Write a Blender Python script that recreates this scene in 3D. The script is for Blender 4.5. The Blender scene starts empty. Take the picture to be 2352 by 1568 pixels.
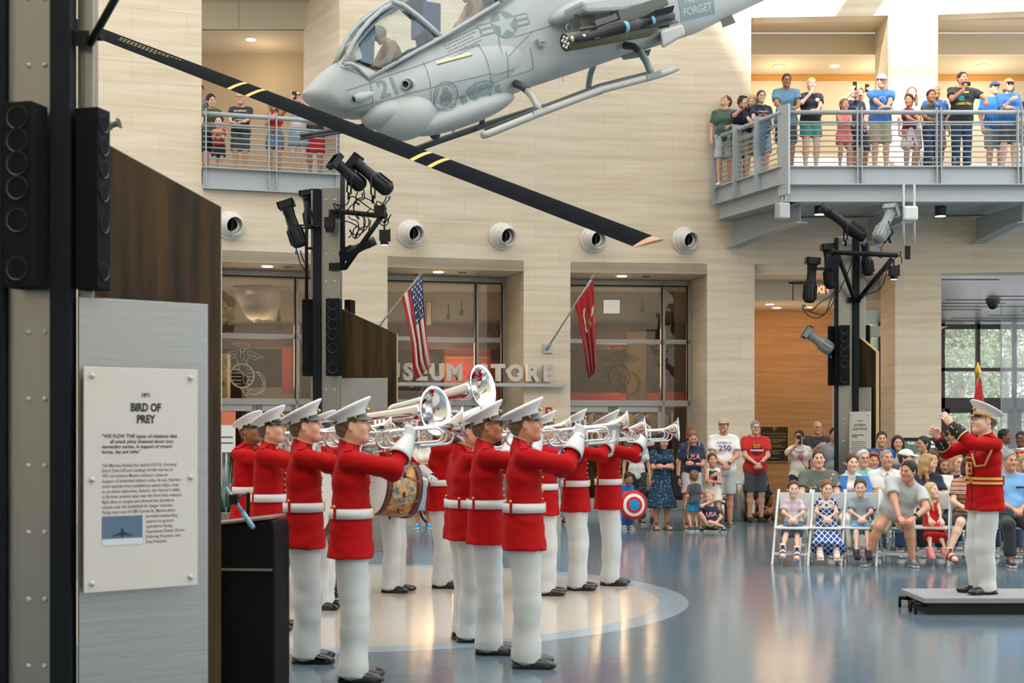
import bpy, math, random
import numpy as np
from mathutils import Vector, Matrix
from mathutils.bvhtree import BVHTree
random.seed(7); np.random.seed(7)
SC = bpy.context.scene; COL = SC.collection
F = 3267.0; CX = 1176.0; CY = 985.0; CAMH = 1.65
R = math.radians; PI = math.pi
def P(px, py, Y):            # a photo direction taken out to depth Y
    return np.array([(px-CX)/F*Y, Y, CAMH-(py-CY)/F*Y])
def FL(px, py): return P(px, py, CAMH*F/(py-CY))
def A(*v): return np.array(v, float)
def nrm(v): v = np.asarray(v, float); return v/max(1e-9, np.linalg.norm(v))
# ------------------------------------------------------------ materials
MATS = {}
def mat(name, col=(.8,.8,.8), rough=.5, metal=0., bump=0., bscale=40., var=0., vscale=8., stretch=(1,1,1), emit=None, estr=0., spec=.5, coat=0., sheen=0., col2=None, detail=4.):
    if name in MATS: return MATS[name]
    m = bpy.data.materials.new(name); m.use_nodes = True; nt = m.node_tree; N = nt.nodes; L = nt.links
    b = N['Principled BSDF']
    c = tuple(col)+(1,)
    b.inputs['Base Color'].default_value = c; b.inputs['Roughness'].default_value = rough
    b.inputs['Metallic'].default_value = metal; b.inputs['Specular IOR Level'].default_value = spec
    b.inputs['Coat Weight'].default_value = coat
    if sheen: b.inputs['Sheen Weight'].default_value = sheen
    if emit: b.inputs['Emission Color'].default_value = tuple(emit)+(1,); b.inputs['Emission Strength'].default_value = estr
    if bump or var or col2:
        tc = N.new('ShaderNodeTexCoord'); mp = N.new('ShaderNodeMapping'); mp.inputs['Scale'].default_value = stretch
        L.new(tc.outputs['Object'], mp.inputs['Vector'])
        if var or col2:
            n = N.new('ShaderNodeTexNoise'); n.inputs['Scale'].default_value = vscale; n.inputs['Detail'].default_value = detail
            L.new(mp.outputs[0], n.inputs['Vector'])
            cr = N.new('ShaderNodeValToRGB'); L.new(n.outputs['Fac'], cr.inputs['Fac'])
            c2 = tuple(col2)+(1,) if col2 else tuple(x*(1-var) for x in col)+(1,)
            cr.color_ramp.elements[0].position = .35; cr.color_ramp.elements[1].position = .65
            cr.color_ramp.elements[0].color = c2; cr.color_ramp.elements[1].color = c
            L.new(cr.outputs[0], b.inputs['Base Color'])
        if bump:
            n2 = N.new('ShaderNodeTexNoise'); n2.inputs['Scale'].default_value = bscale; n2.inputs['Detail'].default_value = 3
            L.new(mp.outputs[0], n2.inputs['Vector'])
            bp = N.new('ShaderNodeBump'); bp.inputs['Strength'].default_value = bump; bp.inputs['Distance'].default_value = .02
            L.new(n2.outputs['Fac'], bp.inputs['Height']); L.new(bp.outputs[0], b.inputs['Normal'])
    MATS[name] = m; return m
def lin(r, g, b):   # sRGB 0-255 -> linear
    f = lambda c: (c/255/12.92) if c/255 <= .04045 else ((c/255+.055)/1.055)**2.4
    return (f(r), f(g), f(b))
def S(name, r, g, b, rough=.6, **k): return mat(name, lin(r,g,b), rough, **k)
def glass_mat(name, tint=(1,1,1), refl=1.0, fac=None):
    m = bpy.data.materials.new(name); m.use_nodes = True; nt = m.node_tree; N = nt.nodes; L = nt.links
    N.remove(N['Principled BSDF']); o = N['Material Output']
    t = N.new('ShaderNodeBsdfTransparent'); t.inputs[0].default_value = tuple(tint)+(1,)
    g = N.new('ShaderNodeBsdfGlossy'); g.inputs['Roughness'].default_value = .01; g.inputs[0].default_value = (refl,refl,refl,1)
    mx = N.new('ShaderNodeMixShader')
    if fac is None:
        fr = N.new('ShaderNodeFresnel'); fr.inputs['IOR'].default_value = 1.6; L.new(fr.outputs[0], mx.inputs[0])
    else: mx.inputs[0].default_value = fac
    L.new(t.outputs[0], mx.inputs[1]); L.new(g.outputs[0], mx.inputs[2]); L.new(mx.outputs[0], o.inputs[0])
    MATS[name] = m; return m
# ------------------------------------------------------------ objects
def setp(o, **k):
    for a, v in k.items():
        if v is not None: o[a] = v
    return o
def link(name, me, parent=None, label=None, cat=None, group=None, kind=None):
    o = bpy.data.objects.new(name, me); COL.objects.link(o)
    if parent is not None: o.parent = parent
    return setp(o, label=label, category=cat, group=group, kind=kind)
def empty(name, loc=(0,0,0), rz=0., **k):
    o = link(name, None, **k); o.location = loc; o.rotation_euler = (0,0,rz); o.empty_display_size = .1; return o
def mesh(name, V, Fs, mats, fm=None, smooth=True):
    me = bpy.data.meshes.new(name)
    me.from_pydata([tuple(map(float,v)) for v in V] if not isinstance(V, np.ndarray) else V.tolist(), [], [tuple(f) for f in Fs] if not isinstance(Fs, np.ndarray) else Fs.tolist())
    for m in (mats if isinstance(mats, (list,tuple)) else [mats]): me.materials.append(m)
    if fm is not None: me.polygons.foreach_set('material_index', np.asarray(fm, dtype=np.int32))
    n = len(me.polygons)
    if isinstance(smooth, (bool,int)): me.polygons.foreach_set('use_smooth', np.full(n, bool(smooth)))
    else: me.polygons.foreach_set('use_smooth', np.asarray(smooth, dtype=bool))
    me.update(); return me
class MB:
    def __init__(s): s.v=[]; s.f=[]; s.m=[]; s.s=[]
    def add(s, V, Fs, m=0, sm=False):
        o = len(s.v); s.v += [tuple(map(float,p)) for p in V]
        for f in Fs: s.f.append(tuple(i+o for i in f)); s.m.append(m); s.s.append(sm)
        return s
    def box(s, c, d, m=0, rz=0., rot=None, ch=0.):
        hx,hy,hz = d[0]/2,d[1]/2,d[2]/2
        V = [(x,y,z) for z in (-hz,hz) for y in (-hy,hy) for x in (-hx,hx)]
        if rot is None: rot = Matrix.Rotation(rz,3,'Z')
        V = [np.array(rot @ Vector(v))+np.array(c) for v in V]
        return s.add(V, [(0,2,3,1),(4,5,7,6),(0,1,5,4),(2,6,7,3),(0,4,6,2),(1,3,7,5)], m)
    def bx(s, x0,x1,y0,y1,z0,z1, m=0): return s.box(((x0+x1)/2,(y0+y1)/2,(z0+z1)/2),(abs(x1-x0),abs(y1-y0),abs(z1-z0)),m)
    def tube(s, pts, r, m=0, n=8, cap=True, closed=False):
        pts = [np.array(p,float) for p in pts]; k = len(pts)
        rr = r if hasattr(r,'__len__') else [r]*k
        V=[]; u=None
        for i in range(k):
            if closed: t = nrm(pts[(i+1)%k]-pts[i-1])
            else: t = nrm(pts[min(i+1,k-1)]-pts[max(i-1,0)])
            if u is None: u = nrm(np.cross(t, (0,0,1) if abs(t[2])<.9 else (1,0,0)))
            u = nrm(u-t*np.dot(u,t)); w = np.cross(t,u)
            for j in range(n):
                a = 2*PI*j/n; V.append(pts[i]+rr[i]*(math.cos(a)*u+math.sin(a)*w))
        Fs=[]
        for i in range(k if closed else k-1):
            a=i*n; b=((i+1)%k)*n
            for j in range(n): j2=(j+1)%n; Fs.append((a+j,a+j2,b+j2,b+j))
        s.add(V,Fs,m,True)
        if cap and not closed:
            o=len(s.v)-len(V)
            s.f.append(tuple(o+j for j in reversed(range(n)))); s.m.append(m); s.s.append(False)
            s.f.append(tuple(o+(k-1)*n+j for j in range(n))); s.m.append(m); s.s.append(False)
        return s
    def lathe(s, prof, o=(0,0,0), ax=(0,0,1), m=0, n=20, sm=True, ms=None):   # prof: (r, h) list
        ax = nrm(ax); u = nrm(np.cross(ax, (0,0,1) if abs(ax[2])<.9 else (1,0,0))); w = np.cross(ax,u); o=np.array(o,float)
        base=len(s.v)
        for r,h in prof:
            for j in range(n):
                a=2*PI*j/n; s.v.append(tuple(o+ax*h+r*(math.cos(a)*u+math.sin(a)*w)))
        for i in range(len(prof)-1):
            for j in range(n):
                j2=(j+1)%n; s.f.append((base+i*n+j,base+i*n+j2,base+(i+1)*n+j2,base+(i+1)*n+j)); s.m.append(m if ms is None else ms[i]); s.s.append(sm)
        return s
    def cyl(s, p0, p1, r, m=0, n=16, r1=None): return s.tube([p0,p1],[r, r if r1 is None else r1],m,n)
    def prism(s, poly, y0, y1, m=0, axis='y'):   # polygon in (x,z) pulled along y
        k=len(poly)
        pt=(lambda a,b,c:(a,c,b)) if axis=='y' else ((lambda a,b,c:(c,a,b)) if axis=='x' else (lambda a,b,c:(a,b,c)))
        V=[pt(a,b,y0) for a,b in poly]+[pt(a,b,y1) for a,b in poly]
        return s.add(V,[tuple(range(k)),tuple(reversed(range(k,2*k)))]+[(i,i+k,(i+1)%k+k,(i+1)%k) for i in range(k)],m)
    def quad(s, a,b,c,d, m=0): return s.add([a,b,c,d],[(0,1,2,3)],m)
    def sph(s, c, r, m=0, n=12, k=8):
        r = np.array(r if hasattr(r,'__len__') else (r,r,r)); V=[]
        for i in range(k+1):
            t=PI*i/k
            for j in range(n): a=2*PI*j/n; V.append(np.array(c)+r*np.array([math.sin(t)*math.cos(a),math.sin(t)*math.sin(a),-math.cos(t)]))
        return s.add(V,[(i*n+j,i*n+(j+1)%n,(i+1)*n+(j+1)%n,(i+1)*n+j) for i in range(k) for j in range(n)],m,True)
    def xf(s, M, start=0):
        M=Matrix(M) if not isinstance(M,Matrix) else M
        s.v[start:]=[tuple(M@Vector(v)) for v in s.v[start:]]; return s
    def obj(s, name, mats, parent=None, bev=0., fix=True, **k):
        me = mesh(name, s.v, s.f, mats, s.m, s.s)
        if fix:
            import bmesh
            b=bmesh.new(); b.from_mesh(me); bmesh.ops.recalc_face_normals(b, faces=b.faces); b.to_mesh(me); b.free()
        o = link(name, me, parent, **k)
        if bev:
            md=o.modifiers.new('Bevel','BEVEL'); md.width=bev; md.segments=2; md.limit_method='ANGLE'; md.angle_limit=R(40)
        return o
def copytree(o, parent=None):
    c=o.copy(); COL.objects.link(c)
    if parent is not None: c.parent=parent
    for ch in list(o.children): copytree(ch,c)
    return c
# ------------------------------------------------------------ text as geometry
def text_geo(txt, size=1., ext=0., bold=0., align='CENTER', sp=1.):
    cu=bpy.data.curves.new('t','FONT'); cu.body=txt; cu.size=size; cu.extrude=ext; cu.offset=bold; cu.align_x=align; cu.space_character=sp; cu.resolution_u=3
    o=bpy.data.objects.new('t',cu); COL.objects.link(o)
    me=bpy.data.meshes.new_from_object(o.evaluated_get(bpy.context.evaluated_depsgraph_get()))
    V=[tuple(v.co) for v in me.vertices]; Fs=[tuple(p.vertices) for p in me.polygons]
    bpy.data.objects.remove(o); bpy.data.curves.remove(cu); bpy.data.meshes.remove(me)
    return V,Fs
def text_on(mb, txt, o, ux, uy, size, m=0, ext=0., bold=0., align='CENTER', sp=1., narrow=1.):
    V,Fs=text_geo(txt,size,ext,bold,align,sp); ux=nrm(ux); uy=nrm(uy); n=np.cross(ux,uy); o=np.array(o,float)
    return mb.add([o+ux*v[0]*narrow+uy*v[1]+n*v[2] for v in V],Fs,m)
def star_poly(r, r2=.4, a0=PI/2, k=5): return [(r*(1 if i%2==0 else r2)*math.cos(a0+PI*i/k), r*(1 if i%2==0 else r2)*math.sin(a0+PI*i/k)) for i in range(2*k)]
# decals: flat 2-D geometry wrapped on a surface by projecting along a direction
def project(mb, targets, o, ux, uy, pd, off=.003, sub=0):
    """mb vertices are (x,y,layer); they land on the first surface met from o + x*ux + y*uy along pd"""
    ux=nrm(ux); uy=nrm(uy); pd=nrm(pd); o=np.array(o,float); nv=[]; nv_last=.3
    if sub:
        import bmesh
        b=bmesh.new(); vs=[b.verts.new(v) for v in mb.v]; ly=b.faces.layers.int.new('m')
        for f,m in zip(mb.f,mb.m):
            try: q=b.faces.new([vs[i] for i in f]); q[ly]=m
            except ValueError: pass
        bmesh.ops.triangulate(b,faces=b.faces)
        for _ in range(4):
            e=[x for x in b.edges if x.calc_length()>sub]
            if not e: break
            bmesh.ops.subdivide_edges(b,edges=e,cuts=1); bmesh.ops.triangulate(b,faces=[f for f in b.faces if len(f.verts)>3])
        b.verts.index_update(); mb.v=[tuple(v.co) for v in b.verts]; mb.f=[tuple(v.index for v in f.verts) for f in b.faces]; mb.m=[f[ly] for f in b.faces]; mb.s=[False]*len(mb.f); b.free()
    trees=[BVHTree.FromPolygons([tuple(v.co) for v in me.vertices],[tuple(p.vertices) for p in me.polygons]) for me in targets]
    for x,y,l in mb.v:
        q=o+ux*x+uy*y; best=None
        for t in trees:
            h=t.ray_cast(Vector(q),Vector(pd))
            if h[0] is not None and (best is None or h[3]<best): best=h[3]
        if best is None: best=nv_last
        nv_last=best
        nv.append(tuple(q+pd*(best-off-l*.0012)))
    mb.v=nv; return mb
# ------------------------------------------------------------ distance fields -> one continuous surface
class SDF:
    def __init__(s,h,k=.03): s.h=h; s.k=k; s.pr=[]
    def cone(s,a,b,ra,rb=None,k=None,sq=None,flat=False): s.pr.append(('c',A(*a),A(*b),ra,ra if rb is None else rb,s.k if k is None else k,sq,flat)); return s
    def ell(s,c,r,Rm=None,k=None): s.pr.append(('e',A(*c),A(*r),None if Rm is None else np.array(Rm),None,s.k if k is None else k,None)); return s
    def sub(s,c,r,Rm=None,k=.015): s.pr.append(('s',A(*c),A(*r),None if Rm is None else np.array(Rm),None,k,None)); return s
    def box(s,c,d,Rm=None,rr=.01,k=None): s.pr.append(('b',A(*c),A(*d)/2,None if Rm is None else np.array(Rm),rr,s.k if k is None else k,None)); return s
    def cut(s,p,n): s.pr.append(('p',A(*p),nrm(n),None,None,0,None)); return s     # keeps the side n points away from
    def wr(s,amp,fr,dirv=(0,0,1),seed=0): s.pr.append(('w',amp,fr,nrm(dirv),seed,0,None)); return s
    def eval(s):
        lo=A(9,9,9)*9; hi=-lo
        for q in s.pr:
            if q[0]=='c':
                r=max(q[3],q[4]); 
                for e in (q[1],q[2]): lo=np.minimum(lo,e-r); hi=np.maximum(hi,e+r)
            elif q[0] in 'eb':
                r=np.full(3,np.linalg.norm(q[2])) if q[3] is not None else q[2]
                lo=np.minimum(lo,q[1]-r); hi=np.maximum(hi,q[1]+r)
        h=s.h; pad=2*h+.01; lo=lo-pad; hi=hi+pad
        n=np.ceil((hi-lo)/h).astype(int)+1
        ax=[lo[i]+h*np.arange(n[i]) for i in range(3)]
        D=np.full(n,.15,np.float32)
        for q in s.pr:
            t=q[0]; k=q[5]
            if t=='p':
                d=(ax[0][:,None,None]-q[1][0])*q[2][0]+(ax[1][None,:,None]-q[1][1])*q[2][1]+(ax[2][None,None,:]-q[1][2])*q[2][2]
                D=np.maximum(D,d.astype(np.float32)); continue
            if t=='w':
                X,Y,Z=np.meshgrid(*ax,indexing='ij',sparse=True); f=q[2]; sd=q[4]; w=q[3]
                u=X*w[0]+Y*w[1]+Z*w[2]
                g=np.sin(u*f+1.7*np.sin(X*f*.31+sd)+1.3*np.sin(Y*f*.37+sd*2)+sd)*np.sin(X*f*.23+Z*f*.17+sd*3)+.6*np.sin(f*.5*(X-Y+.6*Z)+sd*5)
                D=D+(q[1]*g).astype(np.float32); continue
            if t=='c': r=max(q[3],q[4]); l0=np.minimum(q[1],q[2])-r; h0=np.maximum(q[1],q[2])+r
            else:
                r=np.full(3,np.linalg.norm(q[2])) if q[3] is not None else q[2]; l0=q[1]-r; h0=q[1]+r
            m=k+3*h; i0=np.maximum(0,((l0-m-lo)/h).astype(int)); i1=np.minimum(n,((h0+m-lo)/h).astype(int)+2)
            if np.any(i1<=i0): continue
            sl=tuple(slice(a,b) for a,b in zip(i0,i1))
            X=ax[0][sl[0]][:,None,None]; Y=ax[1][sl[1]][None,:,None]; Z=ax[2][sl[2]][None,None,:]
            px=X-q[1][0]; py=Y-q[1][1]; pz=Z-q[1][2]
            if t=='c':
                ba=q[2]-q[1]; L2=max(1e-9,ba@ba); hh=np.clip((px*ba[0]+py*ba[1]+pz*ba[2])/L2,0,1)
                px=px-ba[0]*hh; py=py-ba[1]*hh; pz=pz-ba[2]*hh
                if q[6] is not None:
                    u,fc=q[6]; dt=(px*u[0]+py*u[1]+pz*u[2])*(fc-1); px=px+dt*u[0]; py=py+dt*u[1]; pz=pz+dt*u[2]
                d=np.sqrt(px*px+py*py+pz*pz)-(q[3]+(q[4]-q[3])*hh)
                if q[6] is not None: d=d/np.sqrt(q[6][1])
                if q[7]: bn=ba/np.sqrt(L2); d=np.maximum(d,(X-q[2][0])*bn[0]+(Y-q[2][1])*bn[1]+(Z-q[2][2])*bn[2])
            else:
                if q[3] is not None:
                    M=q[3]; px,py,pz=(px*M[0,0]+py*M[1,0]+pz*M[2,0],px*M[0,1]+py*M[1,1]+pz*M[2,1],px*M[0,2]+py*M[1,2]+pz*M[2,2])
                r=q[2]
                if t=='b':
                    rr=q[4]; qx=np.abs(px)-r[0]+rr; qy=np.abs(py)-r[1]+rr; qz=np.abs(pz)-r[2]+rr
                    d=np.sqrt(np.maximum(qx,0)**2+np.maximum(qy,0)**2+np.maximum(qz,0)**2)+np.minimum(np.maximum(np.maximum(qx,qy),qz),0)-rr
                else:
                    k0=np.sqrt((px/r[0])**2+(py/r[1])**2+(pz/r[2])**2); k1=np.sqrt((px/r[0]**2)**2+(py/r[1]**2)**2+(pz/r[2]**2)**2)
                    d=k0*(k0-1)/np.maximum(k1,1e-6)
            B=D[sl]; d=d.astype(np.float32)
            if t=='s':
                hh=np.maximum(k-np.abs(B+d),0)/k; D[sl]=np.maximum(B,-d)+hh*hh*k*.25
            elif k>0:
                hh=np.maximum(k-np.abs(B-d),0)/k; D[sl]=np.minimum(B,d)-hh*hh*k*.25
            else: D[sl]=np.minimum(B,d)
        return D,lo
    def surf(s):
        D,lo=s.eval(); return surfnet(D,lo,s.h)
CORN=[(i,j,k) for i in (0,1) for j in (0,1) for k in (0,1)]
def surfnet(D,lo,h):
    n=D.shape
    D[0]=D[-1]=.1; D[:,0]=D[:,-1]=.1; D[:,:,0]=D[:,:,-1]=.1
    S_=D<0
    C=[D[i:n[0]-1+i,j:n[1]-1+j,k:n[2]-1+k] for i,j,k in CORN]
    cnt=sum((c<0).astype(np.int8) for c in C); mask=(cnt>0)&(cnt<8)
    vals=[c[mask] for c in C]; N=int(mask.sum()); acc=np.zeros((N,3)); num=np.zeros(N)
    for a in range(8):
        for b in range(a+1,8):
            da=np.array(CORN[b])-np.array(CORN[a])
            if np.abs(da).sum()!=1: continue
            va,vb=vals[a],vals[b]; x=(va<0)!=(vb<0); t=va[x]/(va[x]-vb[x])
            acc[x]+=np.array(CORN[a])+t[:,None]*da; num[x]+=1
    idx=np.full(mask.shape,-1,np.int64); idx[mask]=np.arange(N)
    V=lo+h*(np.argwhere(mask)+acc/num[:,None])
    Q=[]
    for axx in range(3):
        a0=[slice(None)]*3; a1=[slice(None)]*3; a0[axx]=slice(0,-1); a1[axx]=slice(1,None)
        sa=S_[tuple(a0)]; sb=S_[tuple(a1)]; ch=np.argwhere(sa!=sb); 
        o1,o2=[(1,2),(2,0),(0,1)][axx]
        ch=ch[(ch[:,o1]>0)&(ch[:,o2]>0)]
        e1=np.zeros(3,int); e1[o1]=1; e2=np.zeros(3,int); e2[o2]=1
        g=lambda c: idx[c[:,0],c[:,1],c[:,2]]
        q=np.stack([g(ch-e1-e2),g(ch-e2),g(ch),g(ch-e1)],1)
        fl=~sa[ch[:,0],ch[:,1],ch[:,2]]; q[fl]=q[fl][:,::-1]
        Q.append(q)
    Q=np.concatenate(Q); Q=Q[(Q>=0).all(1)]
    return V,Q
def joinVF(parts):   # parts: list of (V, F, fm)
    Vs=[];Fs=[];Ms=[];o=0
    for V,Fq,fm in parts:
        Vs.append(V); Fs.append(np.asarray(Fq)+o); Ms.append(np.full(len(Fq),fm) if np.isscalar(fm) else fm); o+=len(V)
    return np.concatenate(Vs),np.concatenate(Fs),np.concatenate(Ms)
SKY=1.2; SUN=8.5; EXPO=0.52
# ============================================================ PEOPLE
def rotx(a): c,s=math.cos(a),math.sin(a); return np.array([[1,0,0],[0,c,-s],[0,s,c]])
def roty(a): c,s=math.cos(a),math.sin(a); return np.array([[c,0,s],[0,1,0],[-s,0,c]])
def rotz(a): c,s=math.cos(a),math.sin(a); return np.array([[c,-s,0],[s,c,0],[0,0,1]])
TPL={}
def head_tpl(kind, h=.0044):       # man / woman / child ; head frame: +Y face, +Z up, origin between the ears
    key=('head',kind)
    if key in TPL: return TPL[key]
    f={'man':1.,'woman':.93,'child':.9}[kind]
    g=SDF(h,.02)
    g.ell((0,-.018,.035),(.074,.096,.083))
    g.ell((0,.018,-.033),(.064*f,.071,.080 if kind!='child' else .074))
    jr=.019 if kind=='man' else .013
    for sx in(-1,1): g.cone((sx*.044*f,.0,-.055),(sx*.016*f,.06,-.092 if kind!='child' else -.086),jr,jr,k=.045)
    g.ell((0,.072,-.094),(.02*f,.016,.018),k=.02)
    g.ell((-.04,.06,-.02),(.024,.022,.024),k=.04); g.ell((.04,.06,-.02),(.024,.022,.024),k=.04)
    g.cone((-.03,.083,.026),(.03,.083,.026),.010 if kind=='man' else .005,k=.025)
    for sx in (-1,1): g.sub((sx*.031,.096,.008),(.017,.015,.011),k=.012)
    nl={'man':1.,'woman':.8,'child':.65}[kind]
    g.cone((0,.085,.012),(0,.085+.024*nl,-.023),.008,.0115*nl,k=.012); g.ell((-.012*nl,.09,-.027),(.008,.009,.007),k=.008); g.ell((.012*nl,.09,-.027),(.008,.009,.007),k=.008)
    for sx in (-1,1): g.ell((sx*.031,.074,.008),(.0135,.0135,.0125),k=.004)
    g.ell((0,.083,-.052),(.020,.010,.005),k=.008); g.ell((0,.081,-.061),(.017,.010,.0055),k=.008)
    for sx in (-1,1):
        Rm=rotz(sx*.35)@rotx(-.15); g.ell((sx*.077,-.012,-.002),(.008,.021,.033),Rm,k=.008); g.sub((sx*.086,-.008,.002),(.008,.011,.017),Rm,k=.006)
    nr=.055 if kind=='man' else (.044 if kind=='woman' else .042)
    g.cone((0,-.022,-.05),(0,-.034,-.15),nr,nr*1.06,k=.03)
    V,Q=g.surf(); C=V[Q].mean(1); x,y,z=C.T; ax=np.abs(x); fm=np.zeros(len(Q),int)
    ey=((ax-.031)/.0145)**2+((z-.0075)/.0075)**2<1; ey&=y>.06; fm[ey]=1
    iris=((ax-.031)/.0062)**2+((z-.0065)/.0068)**2<1; fm[iris&ey]=2
    lash=ey&(z>.0115); fm[lash]=3
    br=(np.abs(z-(.0305-(ax-.026)*.10-(ax-.03)**2*7))<(.0038 if kind=='man' else .0022))&(ax>.014)&(ax<.048)&(y>.06); fm[br]=3
    lp=((x/(.022 if kind!='child' else .017))**2+((z+.0562)/.0082)**2<1)&(y>.07); fm[lp]=4
    TPL[key]=(V,Q,fm); return TPL[key]
def hand_tpl(kind, h=.0045, fat=0.):   # right hand, wrist at origin, +Y fingers, +Z back of hand, thumb at -X
    key=('hand',kind,fat)
    if key in TPL: return TPL[key]
    cur={'relax':(18,28,18),'grip':(62,75,45),'flat':(4,6,4),'soft':(35,45,30)}[kind]
    g=SDF(h,.012)
    g.cone((0,-.03,0),(0,.02,0),.026+fat,.026+fat,sq=(A(0,0,1),1.25))
    g.cone((-.014,.03,0),(-.018,.085,0),.02+fat,.017+fat,sq=(A(0,0,1),1.35)); g.cone((.016,.03,-.001),(.024,.078,-.002),.019+fat,.015+fat,sq=(A(0,0,1),1.35)); g.cone((0,.03,0),(.003,.085,0),.02+fat,.016+fat,sq=(A(0,0,1),1.3))
    for i,(fx,fy,ln,sp) in enumerate(((-.029,.09,.074,-.09),(-.009,.096,.082,-.02),(.011,.093,.076,.04),(.029,.083,.06,.12))):
        p=A(fx,fy,0); a=0.; d0=A(math.sin(sp),math.cos(sp),0)
        for j,(fr,cv) in enumerate(zip((.46,.3,.24),cur)):
            a+=R(cv*(1+.06*i)); q=p+(d0*math.cos(a)+A(0,0,-1)*math.sin(a))*ln*fr
            r0=(.0098,.0088,.008)[j]+fat; g.cone(p,q,r0,r0-.001,k=.004); p=q
    t0=A(-.024,.025,-.006)
    if kind in('grip','soft'): t1=A(-.046,.058,-.024); t2=A(-.036,.084,-.042); t3=A(-.014,.1,-.048)
    else: t1=A(-.052,.055,-.014); t2=A(-.062,.086,-.02); t3=A(-.062,.112,-.024)
    g.cone(t0,t1,.016+fat,.0125+fat,k=.014); g.cone(t1,t2,.0115+fat,.0105+fat,k=.005); g.cone(t2,t3,.0105+fat,.009+fat,k=.005)
    V,Q=g.surf(); TPL[key]=(V,Q,np.zeros(len(Q),int)); return TPL[key]
def foot_tpl(kind, h=.0075):       # ankle at (0,0,.085), +Y toes, sole z=0 ; materials 0 upper 1 sole 2 strap/lace
    key=('foot',kind)
    if key in TPL: return TPL[key]
    g=SDF(h,.03)
    if kind=='sandal': hh=.012
    else: hh=.0
    g.cone((0,-.05,.04),(0,.06,.045),.036,.036); g.cone((0,.04,.045),(-.006,.165,.03),.042,.03,sq=(A(0,0,1),1.15)); g.cone((.005,.1,.03),(.02,.145,.028),.03,.026,sq=(A(0,0,1),1.2))
    g.cone((0,-.012,.06),(0,-.004,.12),.044,.042 if kind!='dress' else .046)
    if kind=='dress': g.cone((0,.12,.03),(0,.2,.026),.036,.028,sq=(A(0,0,1),1.3))
    if kind in('sneaker','dress'): g.box((0,.055,.012),(.085,.27,.026),rr=.012,k=.012)
    if kind=='sandal': g.box((0,.06,.006),(.09,.275,.018),rr=.006,k=.004)
    g.cut((0,0,0),(0,0,-1))
    if kind!='bare': g.cut((0,0,.135 if kind!='sneaker' else .088),(0,0,1))
    V,Q=g.surf(); C=V[Q].mean(1); fm=np.zeros(len(Q),int)
    if kind=='sneaker': fm[C[:,2]<.03]=1; fm[(np.abs(C[:,0])<.02)&(C[:,1]>.05)&(C[:,1]<.13)&(C[:,2]>.06)&((C[:,1]*60).astype(int)%2==0)]=2
    if kind=='dress': fm[C[:,2]<.014]=1
    if kind=='sandal':
        fm[C[:,2]<.017]=1; st=(np.abs(C[:,1]-.12)<.02)|(np.abs(C[:,1]-.05)<.016); fm[st&(C[:,2]>.017)]=2
    TPL[key]=(V,Q,fm); return TPL[key]
HAIRC={}
def hair_tpl(style, h=.0075):
    key=('hair',style)
    if key in TPL: return TPL[key]
    h=.006; g=SDF(h,.025); t=.010
    if style in('buzz','fade'): t=.0035
    if style in('puff','curly'): t=.024
    g.ell((0,-.02,.037),(.075+t,.097+t,.084+t))
    if style in('short','buzz','fade','curly','puff','side'):
        g.cone((0,-.07,.0),(0,-.062,-.045),.053+t*.5,.043+t*.4)
        # hairline: front plane, side/nape plane, face wedge
        g.wr(.0042,130,(.3,.5,1),1); g.cut((0,.074,.078),nrm(A(0,.75,-.65))); g.cut((0,0,-.068),(0,0,-1)); g.cut((0,.022,-.0),nrm(A(0,1,-.5)))
        if style=='curly':
            for i in range(26):
                a=i*2.4; z=.05+.05*((i*.618)%1); rr=.08*math.cos((z-.05)*9); g.ell((rr*math.cos(a),-.02+rr*1.2*math.sin(a),z+.02),(.022,.022,.022),k=.008)
    elif style in('long','bob','wavy','pony','bun','sleek'):
        g.cone((0,-.075,.02),(0,-.07,-.06),.07,.055)
        g.cut((0,.074,.074),nrm(A(0,.8,-.6))); g.cut((0,.045,-.01),nrm(A(0,1,-.25)))
        if style in('long','wavy'):
            L=-.3 if style=='long' else -.34
            for sx in(-1,1):
                w=.0 if style=='long' else .02
                g.cone((sx*.07,.0,.05),(sx*.083,.005,-.09),.022,.027,k=.03); g.cone((sx*.083,.005,-.09),(sx*(.075+w),.03,-.2),.028,.022,k=.03)
                g.cone((sx*.05,-.06,-.02),(sx*.06,-.07,-.22),.05,.035,k=.04); g.cone((sx*(.075+w),.03,-.2),(sx*(.07),.045,L+.02),.022,.01,k=.03)
            g.cone((0,-.075,0),(0,-.08,L+.04),.065,.04)
            if style=='wavy': g.wr(.005,60,(0,0,1),3)
        if style=='bob':
            for sx in(-1,1): g.cone((sx*.07,-.005,.05),(sx*.08,.0,-.07),.025,.03,k=.03); g.cone((sx*.05,-.05,-.02),(sx*.05,-.05,-.08),.05,.045,k=.03)
        if style in('pony','sleek'):
            g.cone((0,-.11,.05),(0,-.145,.01),.028,.03); g.cone((0,-.145,.01),(0,-.14,-.14),.032,.014)
        if style=='bun': g.ell((0,-.12,.075),(.045,.04,.042),k=.02)
    V,Q=g.surf(); TPL[key]=(V,Q,np.zeros(len(Q),int)); return TPL[key]
def ik(a,c,l1,l2,pole):
    a=A(*a); c=A(*c); d=c-a; L=np.linalg.norm(d); u=d/max(L,1e-6); Lc=min(max(L,abs(l1-l2)+.01),(l1+l2)*.999); c=a+u*Lc
    x=(l1*l1-l2*l2+Lc*Lc)/(2*Lc); hh=math.sqrt(max(0,l1*l1-x*x)); p=A(*pole); p=p-u*(p@u); p=nrm(p)
    return a+u*x+p*hh,c
def frame(y,z):   # columns x,y,z with given y (exact) and z hint
    y=nrm(y); x=np.cross(y,z); x=nrm(x) if np.linalg.norm(x)>1e-5 else A(1,0,0); return np.stack([x,y,np.cross(x,y)],1)
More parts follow.
